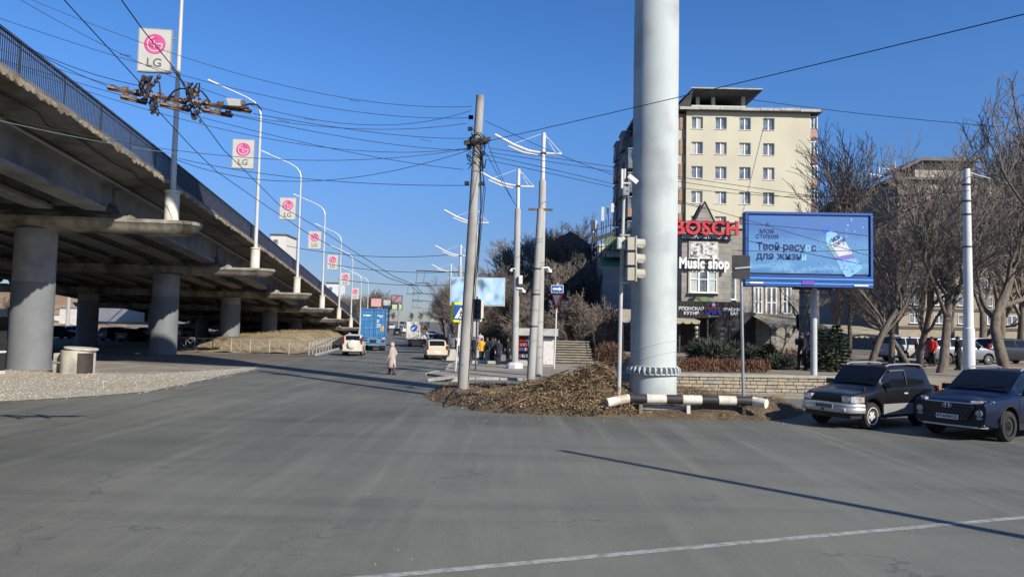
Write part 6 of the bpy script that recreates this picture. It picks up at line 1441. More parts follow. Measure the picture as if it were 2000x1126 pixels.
# park trees on the terrace at the right, each singled out by what it stands beside
pk = [(1697, 34, 1.05, 0, 'forked grey trunk tree directly above the SUV roof', (0, 0)), (1742, 38, 1.0, 1, 'leaning tree with a thick bent trunk above the SUV windscreen', (0, .10)), (1775, 42, .95, 2, 'slim dark tree in the middle of the park row', (0, -.05)), (1793, 37, 1.1, 3, 'curved trunk tree left of the banded white pole', (0, .06)), (1836, 33, 1.0, 0, 'grey tree leaning right, between the two dark SUVs', (.0, .14)), (1858, 44, 1.25, 1, 'tall tree behind the banded white pole', (0, 0)), (1965, 38, 1.35, 2, 'tall thick dark trunk tree at the far right', (0, .03)), (2010, 33, 1.1, 3, 'tree whose branches enter at the right edge', (0, -.06)), (1915, 52, 1.25, 0, 'tree filling the space right of the banded white pole', (0, 0)), (1720, 55, 1.15, 2, 'tree farther back behind the forked trunk', (0, .04)), (1660, 52, 1.1, 1, 'tree just right of the blue billboard post', (0, 0)), (1810, 58, 1.2, 3, 'tree far back among the parked cars', (0, 0)), (1615, 58, 1.25, 2, 'slender tree behind the blue billboard', (0, 0)), (1990, 55, 1.3, 1, 'background tree at the right edge', (0, 0)), (1760, 66, 1.2, 0, 'pale tree before the tan block wall', (0, 0)), (1880, 70, 1.25, 2, 'distant park tree before the tan block', (0, 0))]
for px, d, s_, k, lab, tl_ in pk:
    p = P(px, 720, d); tree(park[k], p.x, d, s_*(.80 if px < 1830 else 1.08), r2.uniform(0, 6.3), lab, 'bare trees in the park', z=.85 if d < 62 else None, tilt=tl_)
p = P(1640, 700, 70); tree(tall[1], p.x, 70, 2.2, 2.0, 'tall tree rising above the blue billboard against the sky', name='bare_tree', z=.8)
p = P(1950, 700, 64); tree(tall[2], p.x, 64, 2.4, 1.0, 'tallest tree at the upper right with open branches', name='bare_tree', z=.8)
p = P(1995, 700, 60); tree(tall[0], p.x, 60, 2.0, 4.0, 'tall tree cut by the right edge of the picture', name='bare_tree', z=.8)
# roadside row, right of the avenue
for i, (q_, y, s_) in enumerate(((3.8, 70, .85), (4.3, 77, .95), (3.6, 84, 1.0), (4.6, 92, 1.05), (3.7, 100, 1.0), (4.4, 110, 1.1), (3.6, 122, 1.1), (4.5, 136, 1.1), (3.8, 152, 1.1), (4.6, 175, 1.1), (6.5, 88, 1.1), (7.2, 104, 1.15))):
    tree(tall[i % 3], qx(q_, y), y, s_*.86, r2.uniform(0, 6.3), ('bare roadside tree along the right kerb, %s' % ['nearest in the row', 'second in the row', 'third in the row', 'fourth in the row', 'fifth in the row', 'sixth in the row', 'seventh in the row', 'eighth in the row', 'ninth in the row', 'farthest in the row', 'set back behind the third', 'set back behind the fifth'][i]), 'bare trees along the right kerb')
# trees on the slope
for i in range(24):
    px, d = r2.uniform(950, 1170), r2.uniform(74, 122); x = P(px, 600, d).x
    tree(hillp[i % 3], x, d, r2.uniform(.95, 1.5), r2.uniform(0, 6.3), 'bare tree among the brown scrub on the wooded slope', 'bare trees on the slope')
for px, d, s_, lab in ((985, 92, 1.25, 'spreading tree at the left edge of the wooded slope against the sky'), (1095, 118, 1.35, 'tree on the slope crest left of the dark roofed house'), (1150, 120, 1.4, 'tree on the slope crest right of the dark roofed house')):
    tree(hillp[1], P(px, 600, d).x, d, s_, r2.uniform(0, 6), lab)
for i in range(80):
    px, d = r2.uniform(945, 1190), r2.uniform(57, 112); x = P(px, 600, d).x
    if x+.121*d < 7.5: continue
    tree(bush[i % 3], x, d, r2.uniform(.8, 1.35), r2.uniform(0, 6.3), 'brown leafless bush on the wooded slope', 'brown bushes on the slope', name='bare_bush')
# left and far trees
for i, (px, d, s_, lab) in enumerate(((722, 190, 1.5, 'round bare tree above the blue truck'), (742, 205, 1.6, 'round bare tree right of the truck, before the far signs'), (700, 175, 1.2, 'bare tree at the low end of the overpass'), (684, 185, 1.3, 'bare tree behind the last lamp posts'), (712, 220, 1.5, 'bare tree farthest behind the truck'), (668, 200, 1.2, 'bare tree seen over the overpass end'))):
    p = P(px, 630, d); tree(hillp[i % 3], p.x, d, s_, i*1.1, lab, 'bare trees beyond the overpass end')
for i, (px, d) in enumerate(((8, 80), (20, 95), (176, 150), (150, 160), (112, 150))):
    p = P(px, 620, d); tree(hillp[i % 3], p.x, d, .7, i*1.3, 'small bare tree beyond the overpass, %s' % ['at the left edge', 'beside the left edge', 'near the dark pier', 'on the brown bank', 'at the top of the brown bank'][i])
for i in range(12):      # trees closing the far end of the avenue
    px, d = 742+i*13+r2.uniform(-4, 4), r2.uniform(250, 330); p = P(px, 630, d)
    if 772 < px < 800: continue
    tree(hillp[i % 3], p.x, d, r2.uniform(.5, .8), i*.9, 'small bare tree on the skyline at the far end of the avenue', 'bare trees on the skyline')
# ---------------------------------------------------------------- evergreens and hedge
needle = mat('juniper_green', (.042, .052, .036), (.075, .084, .06), 3, .9); needle2 = mat('spruce_green', (.030, .048, .026), (.05, .068, .034), 3, .9); hedge_m = mat('hedge_brown', (.13, .066, .038), (.20, .10, .055), 4, .95); hedge_red = mat('hedge_dry', (.17, .10, .06), (.10, .062, .04), 4, .95)
def leaf_cloud(mb, cen, rad, n, size, r, shell=.55, up=.2, dirs=None):
    for _ in range(n):
        while True:
            v = Vector((r.uniform(-1, 1), r.uniform(-1, 1), r.uniform(-1, 1)))
            if shell < v.length < 1.0: break
        lump = .82+.28*noise.noise(Vector(cen)*.7+v*2.3)
        p = Vector(cen)+Vector((v.x*rad[0], v.y*rad[1], v.z*rad[2]))*lump
        d = (v+Vector((r.gauss(0, .5), r.gauss(0, .5), up+r.gauss(0, .5)))).normalized(); s_ = size*r.uniform(.6, 1.4); w = d.orthogonal(); w.rotate(Matrix.Rotation(r.uniform(0, 6.28), 3, d)); w = w*s_*.075
        mb.add([p-w, p+w, p+d*s_], [(0, 1, 2)])
def juniper(px, py, d, w_, h_, label, m_=needle, dense=1.0):
    p = P(px, py, d); t = empty('juniper_bush', (p.x, d, .86), 0, label, 'bush'); r = random.Random(int(px)); mb = MB()
    for k in range(9):
        a = r.uniform(0, 6.28); rr = r.uniform(0, .55)*w_/2; c = (rr*math.cos(a), rr*math.sin(a)*.7, h_*r.uniform(.25, .62)); leaf_cloud(mb, c, (w_*.28, w_*.24, h_*.36), int(760*dense), .27, r, .3, .35)
    mb.build('foliage', m_, t, fix=False)
    mb = MB()
    for k in range(6): a = r.uniform(0, 6.28); mb.tube([(0, 0, 0), (w_*.2*math.cos(a), w_*.2*math.sin(a), h_*.4), (w_*.4*math.cos(a), w_*.35*math.sin(a), h_*.7)], [.04, .03, .015], 5)
    mb.build('stem', bark, t)
for a in ((1372, 700, 36, 2.2, 1.35, 'grey green juniper bush left of the dark terrace entrance'), (1405, 700, 35, 2.4, 1.25, 'low spreading juniper in the middle under the dark fascia'), (1438, 700, 36, 1.8, 1.2, 'juniper bush right of the terrace entrance, behind the sign post'), (1482, 705, 35.5, 2.0, .95, 'low juniper below the long tan awning'), (1525, 712, 33, 1.5, .6, 'smallest low juniper near the end of the hedge')): juniper(*a)
def spruce(px, d, h_, w_, label):
    p = P(px, 730, d); t = empty('spruce_tree', (p.x, d, .86), 0, label, 'tree'); r = random.Random(int(px)*3); mb = MB()
    for k in range(13):
        f = k/12; z = .15+f*(h_-.3); rr = w_/2*(1-f)**.8+.08; nb = int(9-5*f)
        for j in range(nb):
            a = j*6.28/nb+k*.7+r.uniform(-.3, .3); L_ = rr*r.uniform(.75, 1.15)
            for q in range(34):
                u = r.uniform(.15, 1); c = Vector((L_*u*math.cos(a), L_*u*math.sin(a), z-.12*u+.06*u*u)); d_ = Vector((math.cos(a)+r.gauss(0, .6), math.sin(a)+r.gauss(0, .6), r.gauss(.1, .35))).normalized(); s_ = r.uniform(.12, .24); w = d_.orthogonal(); w.rotate(Matrix.Rotation(r.uniform(0, 6.28), 3, d_)); w *= s_*.17
                mb.add([c-w, c+w, c+d_*s_], [(0, 1, 2)])
    mb.build('crown', needle2, t, fix=False); mb = MB(); mb.tube([(0, 0, -.1), (0, 0, h_*.95)], [.08, .02], 8); mb.build('trunk', bark, t)
spruce(1634, 32, 2.2, 1.5, 'small dark spruce right behind the blue billboard post'); spruce(1603, 34, 2.0, 1.3, 'small dark spruce left of the blue billboard post'); spruce(1500, 34, 1.3, 1.6, 'lowest spruce left of the walking person')
def hedge(pxa, pxb, d, z0, z1, label, m_):
    a, b_ = P(pxa, 715, d), P(pxb, 715, d); t = empty('hedge', ((a.x+b_.x)/2, d, .86), 0, label, 'hedge'); L_ = b_.x-a.x; r = random.Random(int(pxa)); mb = MB()
    for k in range(int(L_*620)):
        x, y = r.uniform(-L_/2, L_/2), r.uniform(-.35, .35); top = (z1-z0)*(.86+.22*noise.noise((x*1.7, 3, 0))); z = r.uniform(0, top)
        d_ = Vector((r.gauss(0, .4), r.gauss(0, .4), 1)).normalized(); s_ = r.uniform(.10, .26); w = d_.orthogonal(); w.rotate(Matrix.Rotation(r.uniform(0, 6.28), 3, d_)); w *= r.uniform(.008, .02); p = Vector((x, y, z)); mb.add([p-w, p+w, p+d_*s_], [(0, 1, 2)])
    mb.build('twig_mass', m_, t, fix=False); mb = MB()
    for k in range(int(L_*5)): x = r.uniform(-L_/2, L_/2); mb.tube([(x, r.uniform(-.2, .2), -.05), (x+r.uniform(-.1, .1), r.uniform(-.25, .25), (z1-z0)*.8)], [.012, .006], 4)
    mb.build('stem', bark, t)
hedge(1322, 1500, 29.9, 0, .52, 'trimmed brown leafless hedge along the top of the stone wall', hedge_m); hedge(1508, 1560, 36, 0, .95, 'taller brown hedge before the terrace, left of the draped pole', hedge_m); hedge(1575, 1592, 35, 0, .9, 'short piece of hedge right of the walking person', hedge_m)
# round brown shrub in the shade left of the column
p = P(1190, 700, 44); t = empty('bare_bush', (p.x, 44, .1), 0, 'rounded reddish brown shrub in the shade left of the thick column', 'bush'); mb = MB(); r = random.Random(5); leaf_cloud(mb, (0, 0, .85), (1.15, 1.0, .85), 2600, .22, r, .2, .3); mb.build('twig_mass', hedge_red, t, fix=False)
mb = MB()
for k in range(9): a = k*.7; mb.tube([(0, 0, 0), (.7*math.cos(a), .6*math.sin(a), .9)], [.03, .012], 4)
mb.build('stem', bark, t)
# ---------------------------------------------------------------- draped thick pole in front of the terrace
dp = P(1574, 700, 38); t = empty('draped_pole', (dp.x, 38, .8), 0, 'thick grey concrete pole hung with torn tarpaulin below the blue billboard', 'pole')
mb = MB(); mb.tube([(0, 0, 0), (0, 0, 1.9), (0, 0, 3.5), (0, 0, 6.5)], [.38, .35, .33, .30], 18); mb.build('pole', concrete_dark, t, smooth=True)
mb = MB(); r = random.Random(6)
for k in range(26):
    a = r.uniform(0, 6.28); z = r.uniform(1.3, 2.9); rr = r.uniform(.36, .58); q = Vector((rr*math.cos(a), rr*math.sin(a), z)); w = Vector((-math.sin(a), math.cos(a), r.uniform(-.4, .4)))*r.uniform(.12, .3); d_ = Vector((r.uniform(-.15, .15), r.uniform(-.15, .15), -r.uniform(.25, .7)))
    mb.add([q-w, q+w, q+w*.6+d_, q-w*.5+d_*1.2, q*.9+Vector((0, 0, .15))], [(0, 1, 2, 3), (0, 4, 1)])
mb.build('torn_tarpaulin', mat('tarpaulin', (.05, .05, .055), (.16, .155, .15), 3, .8), t, fix=False)
mb = MB()
for z in (3.1, 3.9, 4.6): mb.tube([(0, 0, z-.02), (0, 0, z+.02)], .36, 16)
mb.tube([(.2, -.3, 1), (.22, -.3, 3), (.2, -.28, 6)], .04, 6); mb.build('band', dark_iron, t)

# ---------------------------------------------------------------- brush heap and leaf litter on the island
hc = Vector((2.45, 22.5, 0)); hz = MB(); r = random.Random(12)
def heap_h(x, y):      # relative to heap centre
    return 1.15*math.exp(-(((x-.15)/(1.75 if x < .15 else 1.1))**2+(y/(.95 if y > 0 else 1.15))**2))+.30*math.exp(-(((x+2.3)/1.3)**2+((y+.2)/.9)**2))+.12*math.sin(x*2.3)*math.exp(-((x/2)**2+y**2))
hp_ = empty('brush_heap', (hc.x, hc.y, .2), 0, 'heap of dry cut branches and brown leaves left of the thick column', 'brush heap')
rows = [[(x*.2, y*.2, heap_h(x*.2, y*.2)+.06*noise.noise((x*.5, y*.5, 0))-.08-.6*sstep(.16, .0, heap_h(x*.2, y*.2))) for x in range(-22, 26)] for y in range(-11, 12)]
hz.grid(rows); hz.build('soil_core', leaf_ground, hp_, smooth=True, ang=180, fix=False)
leaf_ms = [mat('dry_leaf_tan', (.29, .20, .10), (.20, .135, .07), 6, .9), mat('dry_leaf_brown', (.19, .115, .058), (.13, .08, .042), 6, .9), mat('dry_leaf_pale', (.42, .33, .20), (.31, .24, .14), 6, .9)]
def leaf(mb, p, s_, r):
    a = Vector((r.gauss(0, 1), r.gauss(0, 1), r.gauss(0, .45))).normalized(); b_ = a.cross(Vector((r.gauss(0, .5), r.gauss(0, .5), 1))).normalized()
    mb.add([p-a*s_, p+b_*s_*.45+Vector((0, 0, s_*.2)), p+a*s_, p-b_*s_*.45+Vector((0, 0, s_*.1))], [(0, 1, 2, 3)])
mb = MB()
for k in range(13000):
    x, y = r.gauss(-.2, 1.5), r.gauss(-.4, 1.2); z = heap_h(x, y)
    if z < .05: continue
    mb.mi = r.choice((0, 0, 0, 1, 2)); leaf(mb, Vector((x, y, z-.03+abs(r.gauss(0, .05)))), r.uniform(.018, .052), r)
tag(mb.build('dry_leaves', leaf_ms, hp_, fix=False), kind='stuff')
mb = MB()
for k in range(420):
    x, y = r.gauss(-.2, 1.3), r.gauss(-.2, 1.0); z = heap_h(x, y)
    if z < .1: continue
    d_ = Vector((r.gauss(0, 1), r.gauss(0, 1), r.gauss(.1, .35))).normalized()*r.uniform(.2, .65); p = Vector((x, y, z)); mb.tube([p-d_, p+Vector((0, 0, .06)), p+d_], [r.uniform(.006, .016), .011, .004], 4, cap=False)
tag(mb.build('dry_branches', mat('dry_branch', (.24, .17, .095), (.14, .095, .06), 5, .95), hp_, fix=False), kind='stuff')
mb = MB()
n_ = 0
while n_ < 13000:
    x, y = r.uniform(ix0, ix1), r.uniform(iy0, iy1)
    if not inside(x, y, isl) : continue
    if noise.noise((x*.9, y*.9, 3)) < r.uniform(-.8, .15)-.05: continue
    e = edge_d(x, y); z = isl_z(x, y, e)
    mb.mi = r.choice((0, 0, 1, 1, 2)); leaf(mb, Vector((x, y, z+.012+abs(r.gauss(0, .012)))), r.uniform(.018, .045), r); n_ += 1
for k in range(260):      # a few blown onto the asphalt
    q = G(r.uniform(850, 1560), r.uniform(795, 828)); mb.mi = r.choice((0, 1, 2)); leaf(mb, Vector((q.x, q.y, .02)), r.uniform(.02, .04), r)
tag(mb.build('leaf_litter', leaf_ms, fix=False), kind='stuff')
mb = MB()       # dry grass tufts on the island
for k in range(150):
    q = G(r.uniform(840, 1560), r.uniform(775, 815))
    if not inside(q.x, q.y, isl): continue
    for j in range(16):
        d_ = Vector((r.gauss(0, .5), r.gauss(0, .5), 1)).normalized()*r.uniform(.06, .2); w = Vector((.006, 0, 0)); p = Vector((q.x+r.gauss(0, .1), q.y+r.gauss(0, .1), isl_z(q.x, q.y, edge_d(q.x, q.y))-.01)); mb.add([p-w, p+w, p+d_], [(0, 1, 2)])
tag(mb.build('dry_grass', grass_dry, fix=False), kind='stuff')
# black cable coils lying on the island
for i, (pts, lab) in enumerate((([(905, 770), (930, 778), (980, 783), (1040, 780), (1085, 773), (1130, 770), (1190, 783)], 'black cable lying from the utility pole across the leafy island'), ([(1010, 772), (1030, 767), (1055, 775), (1035, 786), (1000, 780), (1020, 770), (1060, 770), (1080, 782), (1110, 776)], 'tangle of black cable loops at the foot of the brush heap'), ([(890, 765), (884, 775), (896, 786), (915, 780), (912, 768)], 'loop of black cable round the foot of the utility pole'), ([(960, 790), (1020, 786), (1075, 786), (1140, 783)], 'thin black cable along the front of the leafy island'))):
    q = [G(px, py, .2) for px, py in pts]; path = []
    for a, b_ in zip(q, q[1:]):
        for t_ in (0, .33, .66): p = a.lerp(b_, t_); path.append((p.x+r.gauss(0, .05), p.y+r.gauss(0, .06), .34+abs(r.gauss(0, .03))))
    mb = MB(); mb.tube(path, .022, 6); tag(mb.build('ground_cable', wire_m, smooth=True), lab, 'cable')
a, b_, c = P(1268, 705, 27), P(1130, 700, 35), G(1000, 766)
mb = MB(); mb.tube([P(1110, 722, 22.3), P(1075, 735, 22.2), P(1045, 752, 22.1), P(1020, 766, 22), P(990, 780, 22)], .02, 6); tag(mb.build('ground_cable', wire_m, smooth=True), 'black cable running down the left side of the brush heap', 'cable')
# small debris stones on the asphalt
mb = MB()
for k in range(34):
    px, py = r.uniform(100, 1980), r.uniform(830, 1110); q = G(px, py); s_ = r.uniform(.006, .013)
    mb.add([(q.x-s_, q.y, .005), (q.x, q.y-s_, .005), (q.x+s_, q.y, .005), (q.x, q.y+s_, .005), (q.x, q.y, s_*1.4)], [(0, 1, 4), (1, 2, 4), (2, 3, 4), (3, 0, 4)])
tag(mb.build('grit', stone_m, fix=False), kind='stuff')

# ---------------------------------------------------------------- kiosk, stairs, concrete blocks
kq = G(1052, 712, .12); KY = 46; t = empty('kiosk', (P(1050, 712, KY).x, KY, .12), 0, 'grey kiosk with a flat slab roof, magazine window and patterned door', 'kiosk')
def kx(px): return P(px, 690, KY).x-t.location.x
def kz(py): return P(1050, py, KY).z-.12
kgrey = mat('kiosk_grey', (.44, .43, .41), (.36, .35, .33), 1.5, .8)
mb = MB(); mb.box(((kx(1012)+kx(1082))/2, 1.2, kz(656)/2), (kx(1082)-kx(1012), 2.2, kz(656))); mb.build('body', kgrey, t)
mb = MB(); mb.box(((kx(1004)+kx(1089))/2, 1.1, (kz(641)+kz(655))/2), (kx(1089)-kx(1004), 2.9, kz(641)-kz(655))); mb.build('roof_slab', mat('kiosk_roof', (.46, .455, .44), (.36, .355, .34), 2, .8), t)
mb = MB(); mb.box(((kx(1012)+kx(1032))/2, .07, (kz(658)+kz(702))/2), (kx(1032)-kx(1012), .06, kz(658)-kz(702))); wn = mb.build('shop_window', glass_dark, t)
for zz in (664, 673, 682, 695):
    mb = MB()
    for k in range(6):
        mb.mi = r.choice((0, 1, 2)); mb.box((lerp(kx(1013.5), kx(1030.5), (k+.5)/6), .03, kz(zz)), (.07, .02, .2))
    mb.build('magazine_row', [mat('cover_pale', (.5, .5, .46), (.2, .12, .1), 9, .6) if 'cover_pale' not in MATS else MATS['cover_pale'], sign_red, MATS['frame_blue']], wn)
mb = MB(); mb.box(((kx(1062)+kx(1080))/2, .07, (kz(660)+kz(711))/2), (kx(1080)-kx(1060), .05, kz(660)-kz(711))); dr = mb.build('door', mat('door_pattern', (.62, .60, .57), (.2, .2, .2), 9, .6, lo=.60, hi=.64), t)
mb = MB(); mb.box((kx(1033.5), .04, kz(680)), (.1, .08, 1.5)); mb.build('window_jamb', white_metal, t)
t = empty('stairs', (P(1115, 712, 50).x, 50, .1), 0, 'wide worn concrete stairs climbing the slope right of the kiosk', 'stairs')
mb = MB(); wst = 2.6
for k in range(9): mb.box((.0+k*.03, k*.36, .145+k*.17), (wst+.3*(k < 6)+rng.uniform(-.1, .1), .42, .07)); mb.box((k*.03, k*.36+.07, (.11+k*.17)/2), (wst-.1, .34, .11+.17*k))
mb.build('steps', mat('worn_step', (.36, .32, .24), (.24, .21, .16), 2.5, .95, bump=.4), t)
mb = MB(); mb.tube([(1.7, .2, 0), (1.7, .2, 1.0), (1.9, 3.2, 2.5), (1.9, 3.2, 1.5)], .03, 6); mb.build('handrail', dark_iron, t)
blk = None
blk_m = mat('block_concrete', (.50, .47, .40), (.40, .37, .31), 3, .9, bump=.3, bscale=18)
for px, py, lab, rz in ((883, 703, 'small white concrete block left of the utility pole', .2), (934, 704, 'white concrete barrier block behind the utility pole, left of the pair', .1), (955, 706, 'white concrete barrier block beneath the yellow jacket', -.1), (945, 709, 'low white concrete slab lying before the two barrier blocks', .05)):
    q = G(px, py, .12); t = empty('concrete_block', (q.x, q.y, .12), rz, lab, 'concrete block'); low = 'slab' in lab
    mb = MB(); mb.prism([(-.45, 0), (.45, 0), (.40, .22), (.24, .34), (.2, .78), (-.2, .78), (-.24, .34), (-.40, .22)] if not low else [(-.8, 0), (.8, 0), (.75, .18), (-.75, .18)], -.35, .35, 'y'); mb.build('body', blk_m, t)
    mb = MB(); mb.tube([(-.06, 0, .76 if not low else .16), (-.05, 0, .86 if not low else .25), (.05, 0, .86 if not low else .25), (.06, 0, .76 if not low else .16)], .015, 6); mb.build('lifting_loop', dark_iron, t)
# earth heap and broken slabs near the kerb
for px, py, w_, lab in ((1010, 708, 1.3, 'small heap of dry earth by the octagonal base mast'), (862, 742, 1.2, 'broken kerb slab tilted at the edge of the right pavement')):
    q = G(px, py, .05); mb = MB()
    if 'heap' in lab:
        mb.grid([[(x*.15, y*.15, .42*math.exp(-((x*.15/w_*2)**2+(y*.15)**2*4))+.04*noise.noise((x*.6, y*.6, 0))-.03) for x in range(-9, 10)] for y in range(-7, 8)]); o = mb.build('earth_heap', grass_dry, smooth=True, ang=180, fix=False, loc=(q.x, q.y, .1))
    else: mb.box((0, 0, .12), (w_, .5, .14), M=Matrix.Rotation(R(-9), 3, 'Y')); mb.box((.5, .2, .04), (.6, .4, .12), .4); o = mb.build('broken_slab', kerb_m, loc=(q.x, q.y, .02))
    tag(o, lab, 'earth heap' if 'heap' in lab else 'kerb slab')

# ---------------------------------------------------------------- left side: well ring, fence, earth mound, black kiosk
wq_ = G(133, 730); t = empty('well_ring', (wq_.x, wq_.y+.7, 0), 0, 'round concrete well ring with a tilted lid beside the nearest pier', 'well ring')
wr_m = mat('ring_concrete', (.52, .49, .42), (.40, .37, .31), 1.6, .9, bump=.3, bscale=16, c3=(.22, .21, .19), s3=1.0)
mb = MB(); mb.lathe([(.71, -.1), (.71, 1.05), (.62, 1.06), (.62, .9)], n=40, cap=False); mb.build('ring', wr_m, t, smooth=True)
mb = MB(); mb.lathe([(.69, -.045), (.71, 0), (.69, .045)], (.12, 0, 1.13), 36, Matrix.Rotation(R(4), 3, 'Y')); mb.build('lid', wr_m, t, smooth=True)
mb = MB(); arc = [R(-62+6*i) for i in range(11)]; mb.grid([[(.722*math.cos(a), .722*math.sin(a), z) for a in arc] for z in (0, .95)]); mb.build('black_sheet', mat('rust_black', (.025, .02, .02), (.05, .035, .03), 3, .6), t, fix=False)
for k, z in enumerate((.2, .7)): mb = MB(); mb.box((0, 0, 0), (.5, .5, .38)); tag(mb.build('concrete_block', wr_m, loc=(wq_.x-.95, wq_.y+1.0, z), rz=.2), 'pale concrete block beside the well ring, %s of two' % ('lower', 'upper')[k], 'concrete block')
t = empty('black_cabinet', (P(-38, 712, 31.5).x, 31.5, 0), R(-8), 'black sheet metal cabinet at the left edge beside the nearest pier', 'cabinet')
mb = MB(); mb.box((0, 0, .95), (1.3, 1.2, 1.9)); mb.build('body', black_m, t); mb = MB(); mb.box((0, -.05, .98), (1.36, 1.26, .09)); mb.box((0, -.05, .08), (1.36, 1.26, .14)); mb.build('pale_edge', whitewash, t)
fence_w = mat('fence_paint', (.42, .41, .37), (.30, .29, .26), 3, .6)
def x_fence(a, b_, n, label, h_=1.1):
    a, b_ = Vector(a), Vector(b_); t = empty('metal_fence', (a.x, a.y, 0), math.atan2((b_-a).y, (b_-a).x), label, 'fence'); L_ = (b_-a).length; st = L_/n
    mb = MB()
    for z in (h_, h_-.10, .22): mb.tube([(0, 0, z), (L_, 0, z)], .032 if z == h_ else .022, 6)
    mb.build('rail', fence_w, t)
    mb = MB()
    for k in range(n):
        x0_, x1_ = k*st, (k+1)*st; xm_ = (x0_+x1_)/2
        mb.tube([(xm_, 0, .22), (xm_, 0, h_)], .016, 5)
        for u, v in ((x0_, xm_), (xm_, x1_)): mb.tube([(u, .01, .22), (v, .01, h_-.1)], .017, 5); mb.tube([(u, -.01, h_-.1), (v, -.01, .22)], .017, 5)
    mb.build('cross_bars', fence_w, t)
    for k in range(n+1): mb = MB(); mb.tube([(k*st, 0, -.1), (k*st, 0, h_+.04)], .045, 8); mb.build('post', fence_w, t)
fa_, fb_ = G(345, 683), G(603, 692.5); x_fence((fa_.x, fa_.y), (fb_.x, fb_.y), 7, 'white metal fence with crossed bars in front of the overpass piers'); x_fence((fb_.x, fb_.y), (qx(-9.6, 112), 112), 26, 'white metal fence with crossed bars running along the avenue beside the mound')
mq = G(580, 680); mb = MB(); rows = []
for i in range(46):
    y = 59+i*1.25; rows.append([(qx(-10.2-j*.75, y), y, .02+1.55*sstep(0, 2.6, j*.75)*sstep(0, 16, y-58)*(1-.25*sstep(5, 9, j*.75))*sstep(60, 40, y-58)+.22*noise.noise((j*.6, y*.35, 0))*sstep(0, 2, j)+.08*noise.noise((j*1.9, y*1.3, 5))) for j in range(14)])
mb.grid(rows); struct(mb.build('earth_bank', grass_dry, smooth=True, ang=180, fix=False))
mb = MB()
for k in range(5000):
    i, j = r.uniform(0, 40), r.uniform(.5, 12); row = rows[int(i)]; p = Vector(row[int(j)]).lerp(Vector(rows[int(i)+1][int(j)+1]), r.random()); d_ = Vector((r.gauss(0, .6), r.gauss(0, .6), 1)).normalized()*r.uniform(.12, .32); w = Vector((.014, 0, 0)); mb.add([p-w, p+w, p+d_], [(0, 1, 2)])
tag(mb.build('dry_grass', grass_dry, fix=False), kind='stuff')
# brown bank with low white structures beyond the overpass
for px, py, d, w_, h_, lab in ((113, 588, 150, 4, 2.4, 'small white hut on the brown bank beyond the overpass'), (166, 612, 112, 6, 1.6, 'long white wall at the foot of the brown bank'), (128, 621, 120, 7, 1.1, 'low white wall left of the long one on the brown bank'), (278, 603, 110, 9, 3.2, 'white box trailer with brown marks under the overpass'), (240, 597, 105, 8, 3, 'grey panelled shed under the overpass beside the trailer')):
    p = P(px, py, d); t = empty('hut' if 'hut' in lab else 'low_wall' if 'wall' in lab else 'trailer' if 'trailer' in lab else 'shed', (p.x, d, p.z-h_/2), 0, lab, 'building' if 'h' in lab[:12] else 'wall')
    mb = MB(); mb.box((0, 0, h_/2-.4), (w_, 3, h_+.8)); mb.build('wall', mat('bank_white', (.62, .60, .55), (.5, .47, .42), .8, .8) if 'bank_white' not in MATS and 'shed' not in lab else (MATS['bank_white'] if 'shed' not in lab else galv), t)
    mb = MB(); mb.box((0, 0, h_+.08), (w_+.3, 3.3, .2)); mb.build('roof', galv, t)
p = P(133, 610, 100); t = empty('concrete_pole', (p.x, 100, 0), 0, 'pale concrete pole beyond the overpass before the brown bank', 'pole'); mb = MB(); mb.tube([(0, 0, -.3), (0, 0, 9.5)], [.28, .2], 12); mb.build('pole', mast_conc, t); mb = MB(); mb.box((0, 0, 8.9), (1.2, .1, .1)); mb.build('crosspiece', dark_iron, t)
p = P(18, 590, 60); t = empty('red_kiosk', (p.x, 60, 0), 0, 'shop front with red sign at the left edge beyond the pier', 'kiosk'); mb = MB(); mb.box((0, 1, 1.6), (3.6, 2, 3.2)); mb.build('wall', white_metal, t); mb = MB(); mb.box((.8, -.05, 3.0), (1.6, .2, .7)); mb.build('sign', sign_red, t); mb = MB(); mb.box((-.4, -.02, 1.6), (1.8, .1, 1.9)); mb.build('window', glass_dark, t)
# hoardings far up the avenue
def hoarding(px0, py0, px1, py1, d, m_, label, leg=True):
    a, b_ = P(px0, py0, d), P(px1, py1, d); c = (a+b_)/2; t = empty('billboard', (c.x, d, H(c.x, d)), 0, label, 'billboard'); w_, h_ = b_.x-a.x, a.z-b_.z; z = c.z-t.location.z
    mb = MB(); mb.box((0, .1, z), (w_, .3, h_)); mb.build('casing', dark_iron, t); mb = MB(); mb.box((0, -.07, z), (w_-.3, .04, h_-.3)); mb.build('poster', m_, t); mb = MB(); mb.tube([(w_*.2, .2, 0), (w_*.2, .2, z)], .2, 8); mb.build('leg', galv, t)
hoarding(724, 581, 746, 600, 150, mat('poster_pink', (.60, .22, .27), (.62, .42, .38), .35, .5), 'pink hoarding right above the blue truck'); hoarding(765, 576, 785.5, 591, 165, mat('poster_red_blue', (.20, .27, .42), (.50, .20, .16), .3, .5), 'upper red and blue hoarding at the end of the avenue'); hoarding(765, 591.5, 785.5, 605, 165.5, mat('poster_lime', (.45, .55, .12), (.55, .58, .46), .35, .5), 'lower lime green hoarding at the end of the avenue'); hoarding(748, 584, 764, 603, 168, mat('poster_grey', (.35, .38, .33), (.5, .5, .46), .5, .5), 'grey green hoarding between the pink and lime ones')
